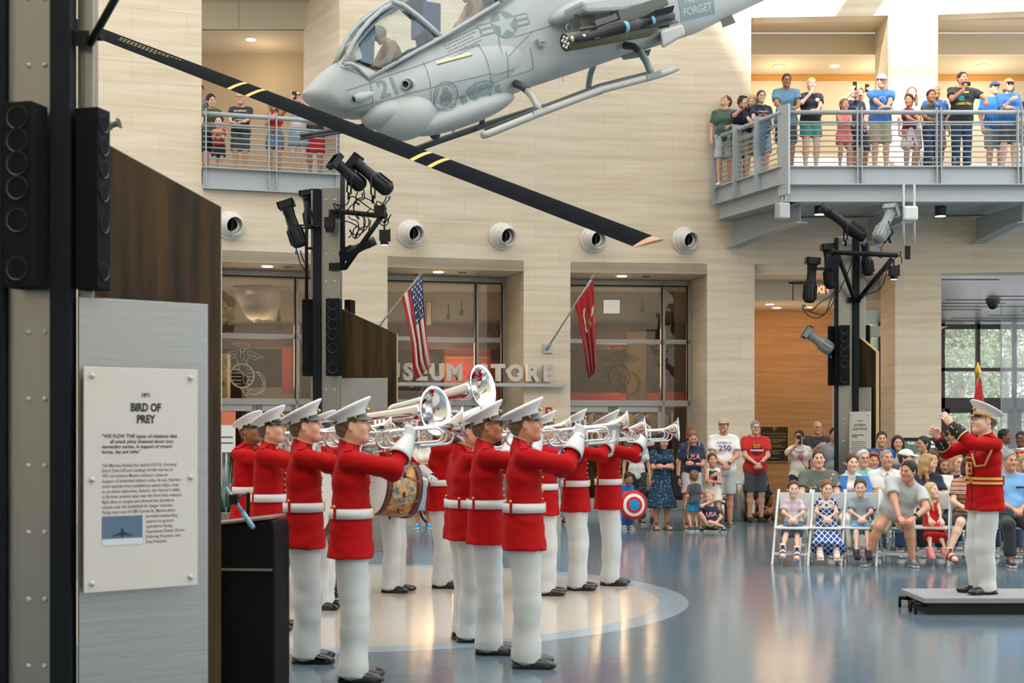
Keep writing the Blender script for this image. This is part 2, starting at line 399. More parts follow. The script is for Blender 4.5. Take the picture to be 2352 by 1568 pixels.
SKINS={'a':(222,172,146),'b':(205,150,122),'c':(176,122,92),'d':(128,84,60),'e':(232,190,168),'f':(150,100,72)}
def skinmats(s):
    c=SKINS[s]
    return [S('skin_'+s,*c,rough=.5,spec=.35),S('eye_white',186,172,164,.3),S('eye_dark',46,34,28,.2),S('brow_'+s,*(int(x*.42) for x in c),rough=.7),S('lip_'+s,min(255,int(c[0]*.9)),int(c[1]*.72),int(c[2]*.74),rough=.45)]
# arm targets: offset from the shoulder centre (x outward for its side), adult metres ; pole ; hand dir ; back of hand ; hand kind
ARM={'side':((.25,.06,-.53),(.3,-1,0),None,(1,.2,0),'relax'),
 'clasp':((.035,.24,-.42),(1,-.5,0),(-.7,.3,-.6),(.2,1,.3),'soft'),
 'lap':((.05,.30,-.36),(1,-.4,0),(-.6,.6,-.4),(.2,.3,1),'soft'),
 'knee':((.13,.42,-.40),(1,-.5,0),(0,.9,-.4),(.1,.3,1),'relax'),
 'rail':((.13,.38,-.36),(.6,-.4,-.8),(-.7,.7,-.15),(0,.3,1),'soft'),
 'lean':((.02,.38,-.35),(.8,-.1,-.8),(-.95,.2,0),(0,.4,1),'relax'),
 'phone':((.10,.30,.06),(1,-.2,-1),(-.1,-.1,1),(.9,.3,0),'grip'),
 'phonehi':((.12,.30,.16),(1,-.2,-1),(-.1,-.1,1),(.9,.3,0),'grip'),
 'chest':((.02,.27,-.12),(.6,-.3,-1),(-.8,.2,.3),(0,1,.3),'soft'),
 'belly':((-.02,.24,-.27),(.8,-.4,-.7),(-1,.1,.1),(0,1,.2),'soft'),
 'cross':((-.08,.22,-.24),(.8,-.3,-.8),(-1,.1,.1),(0,1,.3),'relax'),
 'chin':((.06,.2,.0),(.8,.4,-1),(-.5,-.1,.8),(.3,1,.2),'grip'),
 'head':((.1,.12,.14),(1,.3,-.6),(-.3,-.3,.8),(.9,.2,.2),'soft'),
 'hips':((.24,.03,-.40),(1,-.6,0),(-.3,.5,-.8),(1,.2,.2),'soft'),
 'behind':((.08,-.18,-.42),(1,-.6,0),(-.6,-.1,-.6),(0,-1,0),'relax')}
CURRENT=None
class Ctx: pass
def person(label, at, yaw=180., H=1.75, kind='man', skin='a', hair=('short','dk'), fat=1., pose='stand', arms=('side','side'), head=(0,0,0), lean=0., side=0., twist=0.,
           wear=(), foot=('sneaker','wht','wht'), seat=.45, feet=None, res=.017, group=None, cat='person', shw=1., hs=None, stance=.1, footyaw=8.):
    """one person: a continuous body, garments / hair / shoes as children. local frame +Y = facing"""
    c=Ctx(); hs=hs if hs else (1. if H>1.5 else (.86+.14*max(0,(H-.9)/.6))); kb=(H-.27*hs)/1.48
    c.hs=hs; c.kb=kb; c.H=H
    sit=pose in('sit',)
    if sit: hipz=seat+.085*kb; hy=0.
    elif pose=='floor': hipz=.12*kb; hy=0.
    else: hipz=.92*kb; hy=0.
    pel=A(0,hy,hipz+.03*kb)
    Rt=rotz(twist)@roty(side)@rotx(-lean)
    T=lambda *v: pel+Rt@(A(*v)*kb)
    sw=shw*(.182 if kind=='man' else .16 if kind=='woman' else .165)
    if kind=='child': sw*=.93
    sc=T(0,-.005,.475); nb=T(0,-.012,.525)
    Rh=rotz(R(head[0]))@rotx(R(head[1]))@roty(R(head[2]))
    hc=nb+Rt@A(0,.02,.025)*kb+Rh@A(0,.022,.118)*hs
    legs=[];arm=[]
    hipw=.088*kb
    for i,sx in enumerate((1,-1)):
        hip=pel+rotz(twist)@A(sx*hipw,0,-.03*kb)
        if feet is not None: ft=A(*feet[i][:3]); fy=feet[i][3] if len(feet[i])>3 else 0.
        elif sit: ft=A(sx*.12*kb,.42*kb,0); fy=-sx*6.
        else: ft=A(sx*stance*kb,.0,0); fy=-sx*footyaw
        ank=ft+A(0,0,.085*hs)
        pole=A(sx*.12,1,.15)
        kn,ank=ik(hip,ank,.435*kb,.405*kb,pole)
        legs.append((hip,kn,ank,R(fy)))
    for i,sx in enumerate((1,-1)):
        a=arms[i]; a=ARM[a] if isinstance(a,str) else a
        sh=T(sx*sw,-.008,.452)
        tgt=sc+rotz(twist)@(A(a[0][0]*sx,a[0][1],a[0][2])*kb); pole=A(a[1][0]*sx,a[1][1],a[1][2])
        el,wr=ik(sh,tgt,.285*kb,.25*kb,pole)
        hd=nrm(wr-el) if a[2] is None else nrm(A(a[2][0]*sx,a[2][1],a[2][2])); 
        dz=A(a[3][0]*sx,a[3][1],a[3][2])
        arm.append((sh,el,wr,frame(hd,dz),a[4]))
    c.T=T;c.Rt=Rt;c.Rh=Rh;c.hc=hc;c.legs=legs;c.arm=arm;c.sw=sw;c.pel=pel;c.fat=fat;c.kind=kind;c.nb=nb;c.sc=sc;c.res=res
    fw=A(*Rt[:,1])
    def torso(g,off=0.,low=True,k=.05):
        w=kb*(1 if kind=='man' else .9 if kind=='woman' else .92); ff=fat
        if low: g.cone(T(-.065,-.01,-.03),T(.065,-.01,-.03),.118*w*ff**.6+off,sq=(fw,1.12),k=k)
        g.cone(T(-.055,.012*ff,.12),T(.055,.012*ff,.12),(.098 if kind!='woman' else .085)*kb*ff+off,sq=(fw,1.05),k=k)
        if fat>1.1: g.ell(T(0,.05*ff,.13),(.13*kb*ff+off,.1*kb*ff+off,.13*kb+off),Rt,k=.05)
        g.cone(T(-.075,.0,.31),T(.075,.0,.31),.108*w*ff**.5+off,sq=(fw,1.12),k=k)
        if kind=='woman':
            for sx in(-1,1): g.ell(T(sx*.07,.085,.325),(.058*kb+off*.6,.055*kb+off*.6,.058*kb+off*.6),Rt,k=.04)
        g.cone(T(-.095*shw,-.012,.40),T(.095*shw,-.012,.40),.072*w+off,sq=(fw,1.05),k=k)
        for sx in(-1,1): g.cone(T(0,-.02,.515),T(sx*sw/1.*.78,-.012,.463),.046*kb*(1 if kind=='man' else .85)+off*.7,.04*kb+off*.7,k=k)
    c.torso=torso
    la=1 if kind!='woman' else .88
    def armseg(g,i,u0=0.,f1=1.,off=0.,k=.03,flare=0.):
        sh,el,wr,_,_=arm[i]; rA=(.049*la*kb*fat**.5,.041*la*kb,.041*la*kb,.028*la*kb)
        e=min(1.,f1*2); fl=off>0; g.cone(sh,sh+(el-sh)*e,rA[0]+off,rA[0]+(rA[1]-rA[0])*e+off+(flare if f1<=.5 else 0),k=k,flat=fl and f1<=.5)
        if f1>.5: q=(f1-.5)*2; g.cone(el,el+(wr-el)*q,rA[2]+off,rA[2]+(rA[3]-rA[2])*q+off+flare,k=k,flat=fl)
    def legseg(g,i,f1=1.,off=0.,k=.03,flare=0.):
        hip,kn,an,_=legs[i]; f=fat**.5; rA=(.088*kb*f,.055*kb*f,.052*kb*f,.036*kb)
        e=min(1.,f1*2); fl=off>0; g.cone(hip,hip+(kn-hip)*e,rA[0]+off*.8,rA[0]+(rA[1]-rA[0])*e+off+(flare if f1<=.5 else 0),k=k,flat=fl and f1<=.5)
        if f1>.5:
            q=(f1-.5)*2; m=kn+(an-kn)*.3+nrm(np.cross(an-kn,A(1,0,0)))*.0
            if off<.012: 
                back=nrm(A(0,-1,0)-nrm(an-kn)*(A(0,-1,0)@nrm(an-kn))); m=m+back*.012*kb; g.cone(kn,m,rA[2]*.95+off,.057*kb*f+off,k=k); g.cone(m,kn+(an-kn)*q,.055*kb*f+off,rA[3]+off+flare,k=k)
            else: g.cone(kn,kn+(an-kn)*q,rA[2]+off,rA[3]+off+flare,k=k,flat=fl)
    c.armseg=armseg;c.legseg=legseg
    # ---- body
    g=SDF(res,.035*kb)
    torso(g); g.cone(nb+Rt@A(0,-.005,-.03)*kb,hc+Rh@A(0,-.03,-.09)*hs,.058*hs*(1 if kind=='man' else .84),.052*hs*(1 if kind=='man' else .84),k=.04)
    for i in(0,1): armseg(g,i); legseg(g,i)
    V,Q=g.surf(); parts=[(V,Q,0)]
    hk=kind if kind in('man','woman') and H>1.35 else 'child'
    V,Q,fm=head_tpl(hk); parts.append(((V*hs)@Rh.T+hc,Q,fm))
    gloves=[w for w in wear if w[0]=='gloves']
    kh=hs*(.98 if kind=='man' else .9)
    c.hand=[]
    for i,sx in enumerate((1,-1)):
        V,Q,fm=hand_tpl(arm[i][4],fat=.004 if gloves else 0.); V=V*A(sx,1,1)*kh; q=Q if sx==1 else Q[:,::-1]
        W=V@arm[i][3].T+arm[i][2]; c.hand.append((W,q,fm))
        if not gloves: parts.append((W,q,fm))
    shoes=[]
    for i,sx in enumerate((1,-1)):
        V,Q,fm=foot_tpl('sandal' if foot[0]=='sandal' else foot[0] if foot[0]!='sneaker' else 'sneaker'); V=V*A(-sx,1,1)*hs; q=Q[:,::-1] if sx==1 else Q
        hip,kn,an,fy=legs[i]; pit=feet[i][4] if feet is not None and len(feet[i])>4 else 0.
        W=(V-A(0,0,.085*hs))@(rotz(fy)@rotx(R(pit))).T+an
        shoes.append((W,q,fm))
    V,Q,M=joinVF(parts)
    o=link('person',mesh('person',V,Q,skinmats(skin),M),label=label,cat=cat,group=group)
    o.location=at; o.rotation_euler=(0,0,R(yaw))
    c.o=o; c.body=(V,Q)
    # ---- shoes
    for s_ in shoes:
        mm=[foot[1],foot[2],foot[3] if len(foot)>3 else foot[2]]; ms=[MATS[x] for x in mm]
        if foot[0]=='sandal': ms=[skinmats(skin)[0],MATS[foot[1]],MATS[foot[2]]]
        link('sandal' if foot[0]=='sandal' else 'shoe',mesh('shoe',s_[0],s_[1],ms,s_[2]),o)
    # ---- garments
    c.gar={}
    for w in wear: GAR[w[0]](c,*w[1:])
    # ---- hair
    if hair and hair[0]!='bald':
        V,Q,fm=hair_tpl(hair[0]); link('hair',mesh('hair',(V*hs)@Rh.T+hc,Q,MATS['hair_'+hair[1]]),o)
    return c
def HP(c,*v): return c.hc+c.Rh@(A(*v)*c.hs)
def gput(c,name,g,m,label=None,fm=None,parent=None):
    V,Q=g.surf(); mm=m if isinstance(m,list) else [MATS[m]]
    me=mesh(name,V,Q,mm,None if fm is None else fm(V[Q].mean(1))); o=link(name,me,parent or c.o,label=label); c.gar[name]=(me,o); return o
def seg_cut(g,a,b,f): p=a+(b-a)*f; g.cut(p,nrm(b-a))
def top(c,m,sl=.3,hem=-.1,off=.017,name='shirt',fm=None,wr=.0035,neck=.5,flare=.01):
    g=SDF(c.res*.85,.03*c.kb); c.torso(g,off,low=True)
    g.cone(c.nb+c.Rt@A(0,-.01,-.05)*c.kb,c.nb+c.Rt@A(0,-.005,.0)*c.kb,.075*c.kb,.062*c.kb)
    g.cut(c.T(0,0,hem),-c.Rt[:,2]); g.cut(c.nb+c.Rt@A(0,.0,.012)*c.kb,nrm(c.Rt@A(0,.45,1)))
    for i in(0,1):
        if sl>0: c.armseg(g,i,f1=sl,off=off*.75,k=.022*c.kb,flare=flare if sl<=.5 else .004)
    if wr: g.wr(wr,38,c.Rt[:,2],len(m))
    o=gput(c,name,g,m,fm=fm)
    return o
def bottoms(c,m,ln=.5,off=.018,flare=.02,name='shorts',wr=.003,fm=None,waist=.06):
    g=SDF(c.res*.85,.03*c.kb)
    w=c.kb*(1 if c.kind=='man' else .92)
    fw=A(*c.Rt[:,1]); g.cone(c.T(-.065,-.01,-.03),c.T(.065,-.01,-.03),.118*w*c.fat**.6+off*.4,sq=(fw,1.12)); g.cone(c.T(-.058,0,.06),c.T(.058,0,.06),.1*w*c.fat**.8+.006,sq=(fw,1.1))
    for i in(0,1): c.legseg(g,i,f1=ln,off=off,flare=flare)
    if wr: g.wr(wr,34,(0,0,1),3)
    g.cut(c.T(0,0,waist),c.Rt[:,2])
    for i in(0,1):
        pass
    return gput(c,name,g,m,fm=fm)
def skirt(c,m,z0=.1,hem=None,r0=.13,r1=.3,name='skirt',fm=None,sq=1.2,wr=.006):
    """standing: cone from waist to hem height (metres above ground)"""
    g=SDF(c.res*.9,.03); a=c.T(0,0,z0); b=A(a[0],a[1],hem); g.cone(a,b,r0*c.kb,r1*c.kb,sq=(A(0,1,0),sq)); g.wr(wr,30,(1,0,0),2); g.cut(b,(0,0,-1)); g.cut(a+A(0,0,.03),(0,0,1))
    return gput(c,name,g,m,fm=fm)
def lapskirt(c,m,drop=.12,flare=.05,name='skirt',fm=None):
    """seated skirt over the thighs"""
    g=SDF(c.res*.9,.05)
    for i in(0,1):
        hip,kn,an,_=c.legs[i]; g.cone(hip,kn+nrm(kn-hip)*.02,.1*c.kb+.02,.075*c.kb+flare*.6); d=nrm(an-kn); g.cone(kn,kn+d*drop,.075*c.kb+flare*.5,.08*c.kb+flare)
    k0,k1=c.legs[0][1],c.legs[1][1]; d=nrm(c.legs[0][2]-k0); m_=(k0+k1)/2; g.cone((c.legs[0][0]+c.legs[1][0])/2,m_,.11*c.kb,.08*c.kb); g.cone(m_,m_+d*drop,.08*c.kb,.09*c.kb+flare)
    g.cone(c.T(-.06,0,.06),c.T(.06,0,.06),.1*c.kb+.02)
    g.wr(.005,36,(1,0,0),1); g.cut(m_+d*drop,d)
    return gput(c,name,g,m,fm=fm)
def torus_pts(o,u,v,r1,r2,n=14): return [o+u*r1*math.cos(2*PI*i/n)+v*r2*math.sin(2*PI*i/n) for i in range(n)]
def glasses(c,m='metal_dk',dark=False,r=.0022):
    mb=MB(); ux=c.Rh[:,0]; uz=c.Rh[:,2]
    for sx in(-1,1):
        o=HP(c,sx*.032,.106,.006); mb.tube(torus_pts(o,ux,uz,.024*c.hs,.018*c.hs),r*c.hs,0,6,closed=True)
        mb.tube([HP(c,sx*.056,.103,.012),HP(c,sx*.078,.06,.012),HP(c,sx*.08,-.01,.012)],r*c.hs,0,5)
        if dark: mb.add([o]+torus_pts(o,ux,uz,.024*c.hs,.018*c.hs),[(0,i+1,(i+1)%14+1) for i in range(14)],1)
    mb.tube([HP(c,-.01,.108,.01),HP(c,.01,.108,.01)],r*c.hs,0,5)
    mb.obj('sunglasses' if dark else 'glasses',[MATS[m],MATS['lens_dk']],c.o)
def cap(c,m,brim=None,up=0.,back=False,visor=False,logo=None):
    g=SDF(.008,.01)
    if not visor:
        g.ell((0,-.02,.05),(.09,.112,.088)); g.cut((0,0,.045),nrm(A(0,-.2,-1)))
    else:
        g.ell((0,-.018,.06),(.092,.114,.05)); g.sub((0,-.018,.1),(.085,.107,.09),k=.004); g.cut((0,0,.04),nrm(A(0,-.1,-1)))
    b=SDF(.007,.01); s_=-1 if back else 1
    b.ell((0,s_*.1-.01,.052),(.07,.085,.012),rotx(-.22*s_)); b.sub((0,-.02,.05),(.083,.106,.09))
    V1,Q1=g.surf(); V2,Q2=b.surf(); V,Q,M=joinVF([(V1,Q1,0),(V2,Q2,1)])
    link('sun_visor' if visor else 'cap',mesh('cap',V*c.hs@c.Rh.T+c.hc,Q,[MATS[m],MATS[brim or m]],M),c.o)
def phone(c,i,m='phone_blk',dims=(.075,.15,.01),off=(-.0,.1,-.035),land=False):
    """held in hand i (0 right 1 left): a phone is a thing of its own"""
    sh,el,wr,Rm,_=c.arm[i]; sx=1 if i==0 else -1
    p=wr+Rm@(A(off[0]*sx,off[1],off[2])*c.hs)
    o=c.o; M=Matrix.Rotation(o.rotation_euler.z,3,'Z'); W=np.array(M@Vector(p))+np.array(o.location)
    fx=np.array(M@Vector((1,0,0))); fy=np.array(M@Vector((0,1,0))); 
    return W,M
def local2world(c,p):
    M=Matrix.Rotation(c.o.rotation_euler.z,3,'Z'); return np.array(M@Vector(p))+np.array(c.o.location)
def mk_phone(c,i,label,m='phone_blk',land=False,tilt=0.):
    W,M=phone(c,i); rz=c.o.rotation_euler.z
    mb=MB(); d=(.075,.009,.15) if not land else (.15,.009,.075); mb.box((0,0,0),d,0); mb.box((0,-.0055,0),(d[0]*.92,.001,d[2]*.92),1); mb.cyl((d[0]*.28,.004,d[2]*.38),(d[0]*.28,.0075,d[2]*.38),.012,1,10)
    o=mb.obj('phone',[MATS[m],MATS['screen_dk']],bev=.002,label=label,cat='phone'); o.location=W; o.rotation_euler=(tilt,0,rz); return o
def chest_print(c,items,name='shirt',back=False,z=.33,pn='print'):
    """items: list of fn(mb) drawing in metres, x to the viewer's right, y up; materials listed after"""
    me,so=c.gar[name]; s=-1 if back else 1; y=c.Rt[:,1]*s
    fn,mats=items; mb=MB(); fn(mb); V=mb.v
    project(mb,[me],c.T(0,.02*s,z)+y*.35,-c.Rt[:,0]*s,c.Rt[:,2],-y,.004,.05)
    return mb.obj(pn,[MATS[m] for m in mats],so,fix=False)
def tx(mb,t,x,y,size,m=0,l=0,bold=.0,narrow=1.,sp=1.):
    V,Fs=text_geo(t,size,0,bold*size,sp=sp); mb.add([(x+v[0]*narrow,y+v[1],l) for v in V],Fs,m)
def poly2(mb,pts,m=0,l=0): mb.add([(x,y,l) for x,y in pts],[tuple(range(len(pts)))],m)
def disc2(mb,x,y,r,m=0,l=0,n=24,ry=None): poly2(mb,[(x+r*math.cos(2*PI*i/n),y+(ry or r)*math.sin(2*PI*i/n)) for i in range(n)],m,l)
def ring2(mb,x,y,r0,r1,m=0,l=0,n=32,a0=0,a1=2*PI):
    V=[];Fs=[]
    for i in range(n+1):
        a=a0+(a1-a0)*i/n; V+=[(x+r0*math.cos(a),y+r0*math.sin(a),l),(x+r1*math.cos(a),y+r1*math.sin(a),l)]
    for i in range(n): Fs.append((2*i,2*i+1,2*i+3,2*i+2))
    mb.add(V,Fs,m)
def rect2(mb,x,y,w,h,m=0,l=0,nx=1):
    for i in range(nx): a=x-w/2+w*i/nx; b=x-w/2+w*(i+1)/nx; poly2(mb,[(a,y-h/2),(b,y-h/2),(b,y+h/2),(a,y+h/2)],m,l)
def watch(c,i,m='blk'):
    sh,el,wr,Rm,_=c.arm[i]; d=nrm(wr-el); p=wr-d*.025; u=nrm(np.cross(d,A(0,0,1)) if abs(d[2])<.9 else np.cross(d,A(0,1,0))); v=np.cross(d,u)
    mb=MB(); r=.034*c.kb; mb.tube([p-d*.01,p+d*.01],r,0,12,cap=False); mb.box(p+Rm[:,2]*r,(.032,.032,.012),1,rot=Matrix(frame(d,Rm[:,2]).tolist())); mb.obj('wristwatch',[MATS[m],MATS['metal_dk']],c.o)
def strap(c,m='blk',w=.03,s=1):
    """bag strap across the chest over the shirt"""
    me=c.gar['shirt'][0]; t=BVHTree.FromPolygons([tuple(v.co) for v in me.vertices],[tuple(p.vertices) for p in me.polygons]); pts=[]
    for i in range(15):
        f=i/14; q=c.T(s*(.13-.30*f),0,.48-.48*f); y=A(*c.Rt[:,1])
        h=t.ray_cast(Vector(q+y*.5),Vector(-y)); pts.append(np.array(h[0])+y*.004 if h[0] else q+y*.12)
    mb=MB(); x=nrm(c.T(.13,0,.48)-c.T(-.17,0,0)); n=A(*c.Rt[:,0])*.7+A(*c.Rt[:,2])*s*.7; V=[]
    for p in pts: V+=[p-n*w*.7,p+n*w*.7]
    mb.add(V,[(2*i,2*i+1,2*i+3,2*i+2) for i in range(14)],0); o=mb.obj('bag_strap',[MATS[m]],c.o,fix=False); md=o.modifiers.new('s','SOLIDIFY'); md.thickness=.004
def collar(c,m,name='collar'):
    mb=MB(); 
    for sx in(-1,1):
        mb.add([c.T(sx*.0,.075,.49),c.T(sx*.055,.045,.545),c.T(sx*.085,.05,.49),c.T(sx*.045,.098,.445)],[(0,1,2,3)],0)
    o=mb.obj(name,[MATS[m]],c.o,fix=False); md=o.modifiers.new('s','SOLIDIFY'); md.thickness=.006
GAR={}
GAR['tee']=lambda c,m,sl=.32,hem=-.12,fm=None: top(c,m,sl,hem,fm=fm)
GAR['loose']=lambda c,m,sl=.34,hem=-.12,fm=None: top(c,m,sl,hem,off=.028,fm=fm,wr=.006)
GAR['tank']=lambda c,m,hem=-.12,fm=None: top(c,m,0,hem,off=.012,fm=fm)
GAR['long']=lambda c,m,hem=-.12,fm=None: top(c,m,.95,hem,name='jacket',off=.022)
GAR['shorts']=lambda c,m,ln=.45,flare=.024,fm=None: bottoms(c,m,ln,flare=flare,fm=fm)
GAR['pants']=lambda c,m,flare=.02,fm=None: bottoms(c,m,.95,flare=flare,name='trousers',fm=fm,wr=.004)
GAR['skirt']=lambda c,m,z0=.1,hem=.5,r0=.13,r1=.25,fm=None: skirt(c,m,z0,hem,r0,r1,fm=fm)
GAR['lapskirt']=lambda c,m,drop=.12,flare=.05,fm=None: lapskirt(c,m,drop,flare,fm=fm)
GAR['glasses']=lambda c,*a: glasses(c,*a)
GAR['shades']=lambda c: glasses(c,'blk',True)
GAR['cap']=lambda c,*a,**k: cap(c,*a,**k)
GAR['visor']=lambda c,m: cap(c,m,visor=True)
GAR['watch']=lambda c,i=1,m='blk': watch(c,i,m)
GAR['strap']=lambda c,m='blk',s=1: strap(c,m,s=s)
GAR['collar']=lambda c,m: collar(c,m)
GAR['gloves']=lambda c,*a: None
def beard(c,m):
    g=SDF(.006,.015); g.ell((0,.024,-.037),(.059,.067,.079)); g.ell((0,.073,-.095),(.024,.019,.021),k=.02); g.cone((-.05,.0,-.055),(-.02,.062,-.092),.026,.023); g.cone((.05,.0,-.055),(.02,.062,-.092),.026,.023)
    g.cut((0,0,-.042),nrm(A(0,.15,1))); g.cut((0,.0,-.02),(0,-1,0)); g.sub((0,.1,-.055),(.024,.03,.011),k=.006)
    V,Q=g.surf(); link('beard',mesh('beard',V*c.hs@c.Rh.T+c.hc,Q,MATS[m]),c.o)
GAR['beard']=beard
for n,v in dict(wht=(232,232,230),blk=(22,23,26),navy=(28,42,70),gry=(150,153,156),lgry=(188,192,194),dgry=(70,76,84),char=(44,48,54),red=(206,34,32),drk_red=(122,20,34),blu=(62,122,196),roy=(40,112,200),steelb=(98,140,172),
    khaki=(176,164,140),tan=(196,172,140),olive=(96,104,84),green=(74,104,92),teal=(60,150,146),aqua=(140,212,206),pink=(236,140,140),cream=(230,220,206),jean=(86,112,140),ljean=(140,162,178),djean=(40,66,96),
    purple=(150,120,196),brn=(104,68,46),sole=(214,210,202),orange=(230,110,40),yel=(230,190,60),gld=(206,164,80),sky=(120,176,226),grn2=(86,148,90),camo=(96,110,92),pale=(236,226,214),coral=(238,128,120),maroon=(124,28,40),shoeg=(92,94,90),trq=(30,140,196)).items():
    S(n,*v,rough=.85,sheen=.15,bump=.25,bscale=260) 
S('phone_blk',18,18,22,.25); S('phone_wht',220,216,220,.3); S('phone_red',200,40,44,.35); S('screen_dk',10,12,16,.12); mat('lens_dk',(.01,.012,.015),.08); S('metal_dk',40,42,46,.35,metal=.7)
for n,v in dict(dk=(34,28,26),blk=(18,17,18),brn=(78,54,38),lbrn=(124,92,62),bln=(206,176,124),blnd=(184,146,96),gry=(150,146,142),wht=(206,202,196),red=(128,70,44),ginger=(150,84,50)).items(): S('hair_'+n,*v,rough=.55,bump=.5,bscale=90,stretch=(3,3,.4))
def marine_mats():
    mat('scarlet',lin(176,8,11),.8,bump=.12,bscale=300,spec=.2); mat('trouser_white',lin(206,209,209),.75,bump=.12,bscale=200); mat('belt_white',lin(222,223,222),.4); mat('glove_white',lin(208,212,213),.7,bump=.2,bscale=150)
    mat('cap_white',lin(222,223,224),.6); mat('patent_black',(.006,.007,.009),.08,spec=.7); mat('gold',lin(226,176,72),.25,1.); mat('hair_buzz',lin(118,90,74),.8,bump=.3,bscale=300); mat('silver',(.74,.745,.75),.06,1.); mat('navy_cuff',lin(16,20,34),.7); mat('gold_cloth',lin(214,178,96),.5)
marine_mats()
# ============================================================ BAND UNIFORMS
def marine_cap(c,gold=False):
    """white dress cap: band, tilted saucer crown, visor, chin strap, buttons, emblem"""
    n=36
    def ring(a,b,z,cy,tilt,drop=0): return [(a*math.cos(2*PI*i/n),cy+b*math.sin(2*PI*i/n),z+tilt*(b*math.sin(2*PI*i/n))) for i in range(n)]
    rs=[ring(.084,.106,.034,-.018,.17),ring(.087,.108,.064,-.017,.22),ring(.096,.118,.086,-.018,.32),ring(.124,.144,.107,-.022,.36),ring(.133,.155,.116,-.024,.37),ring(.134,.156,.123,-.024,.37),ring(.127,.149,.130,-.024,.37),ring(.07,.09,.135,-.024,.37),ring(.0,.0,.137,-.024,.37)]
    V=np.array([p for r in rs for p in r]); tr=lambda V: np.asarray(V)*c.hs@c.Rh.T+c.hc
    Fq=[(k*n+i,k*n+(i+1)%n,(k+1)*n+(i+1)%n,(k+1)*n+i) for k in range(len(rs)-1) for i in range(n)]
    cap_=link('dress_cap',mesh('dress_cap',tr(V),Fq,MATS['cap_white']),c.o,label='white dress cap with black visor')
    # black hat band front strap
    mb=MB(); a=[]; m=14
    for i in range(m+1):
        t=R(-8+196*i/m); 
        for z,e in((.036,.003),(.058,.004)): a.append(((.0855+e)*math.cos(t),-.0175+(.107+e)*math.sin(t),z+.18*(.107*math.sin(t))))
    mb.add(tr(a),[(2*i,2*i+2,2*i+3,2*i+1) for i in range(m)],0)
    a=[(.0845*math.cos(2*PI*i/n)*1.01,-.018+.1065*math.sin(2*PI*i/n)*1.01,.034+dz+.17*.106*math.sin(2*PI*i/n)) for dz in(-.003,.004) for i in range(n)]
    mb.add(tr(a),[(i,(i+1)%n,n+(i+1)%n,n+i) for i in range(n)],0)
    o=mb.obj('chin_strap',[MATS['gold_cloth' if gold else 'patent_black']],cap_,fix=False); md=o.modifiers.new('s','SOLIDIFY'); md.thickness=.004
    mb=MB(); a=[]
    for i in range(m+1):
        t=R(18+144*i/m); s_=math.sin((t-R(18))/R(144)*PI)**.6
        a+=[(.085*math.cos(t),-.018+.106*math.sin(t),.036+.17*.106*math.sin(t)),((.085+.012*s_)*math.cos(t),-.018+(.106+.05*s_)*math.sin(t),.036+.17*.106*math.sin(t)-.03*s_)]
    mb.add(tr(a),[(2*i,2*i+2,2*i+3,2*i+1) for i in range(m)],0); o=mb.obj('visor',[MATS['patent_black']],cap_,fix=False); md=o.modifiers.new('s','SOLIDIFY'); md.thickness=.004
    mb=MB()
    for sx in(-1,1): mb.sph(tr([(sx*.09,.02,.055)])[0],.0085*c.hs,0,10,6)
    e=tr([(0,.103,.098)])[0]; mb.sph(e,.014*c.hs,0,8,6)
    for sx in(-1,1): mb.tube([e,tr([(sx*.02,.1,.105)])[0],tr([(sx*.03,.094,.112)])[0]],[.006,.004,.001],0,6)
    mb.tube([tr([(.02,.1,.08)])[0],tr([(-.022,.1,.096)])[0]],.003,0,5)
    mb.obj('cap_badge',[MATS['gold']],cap_)
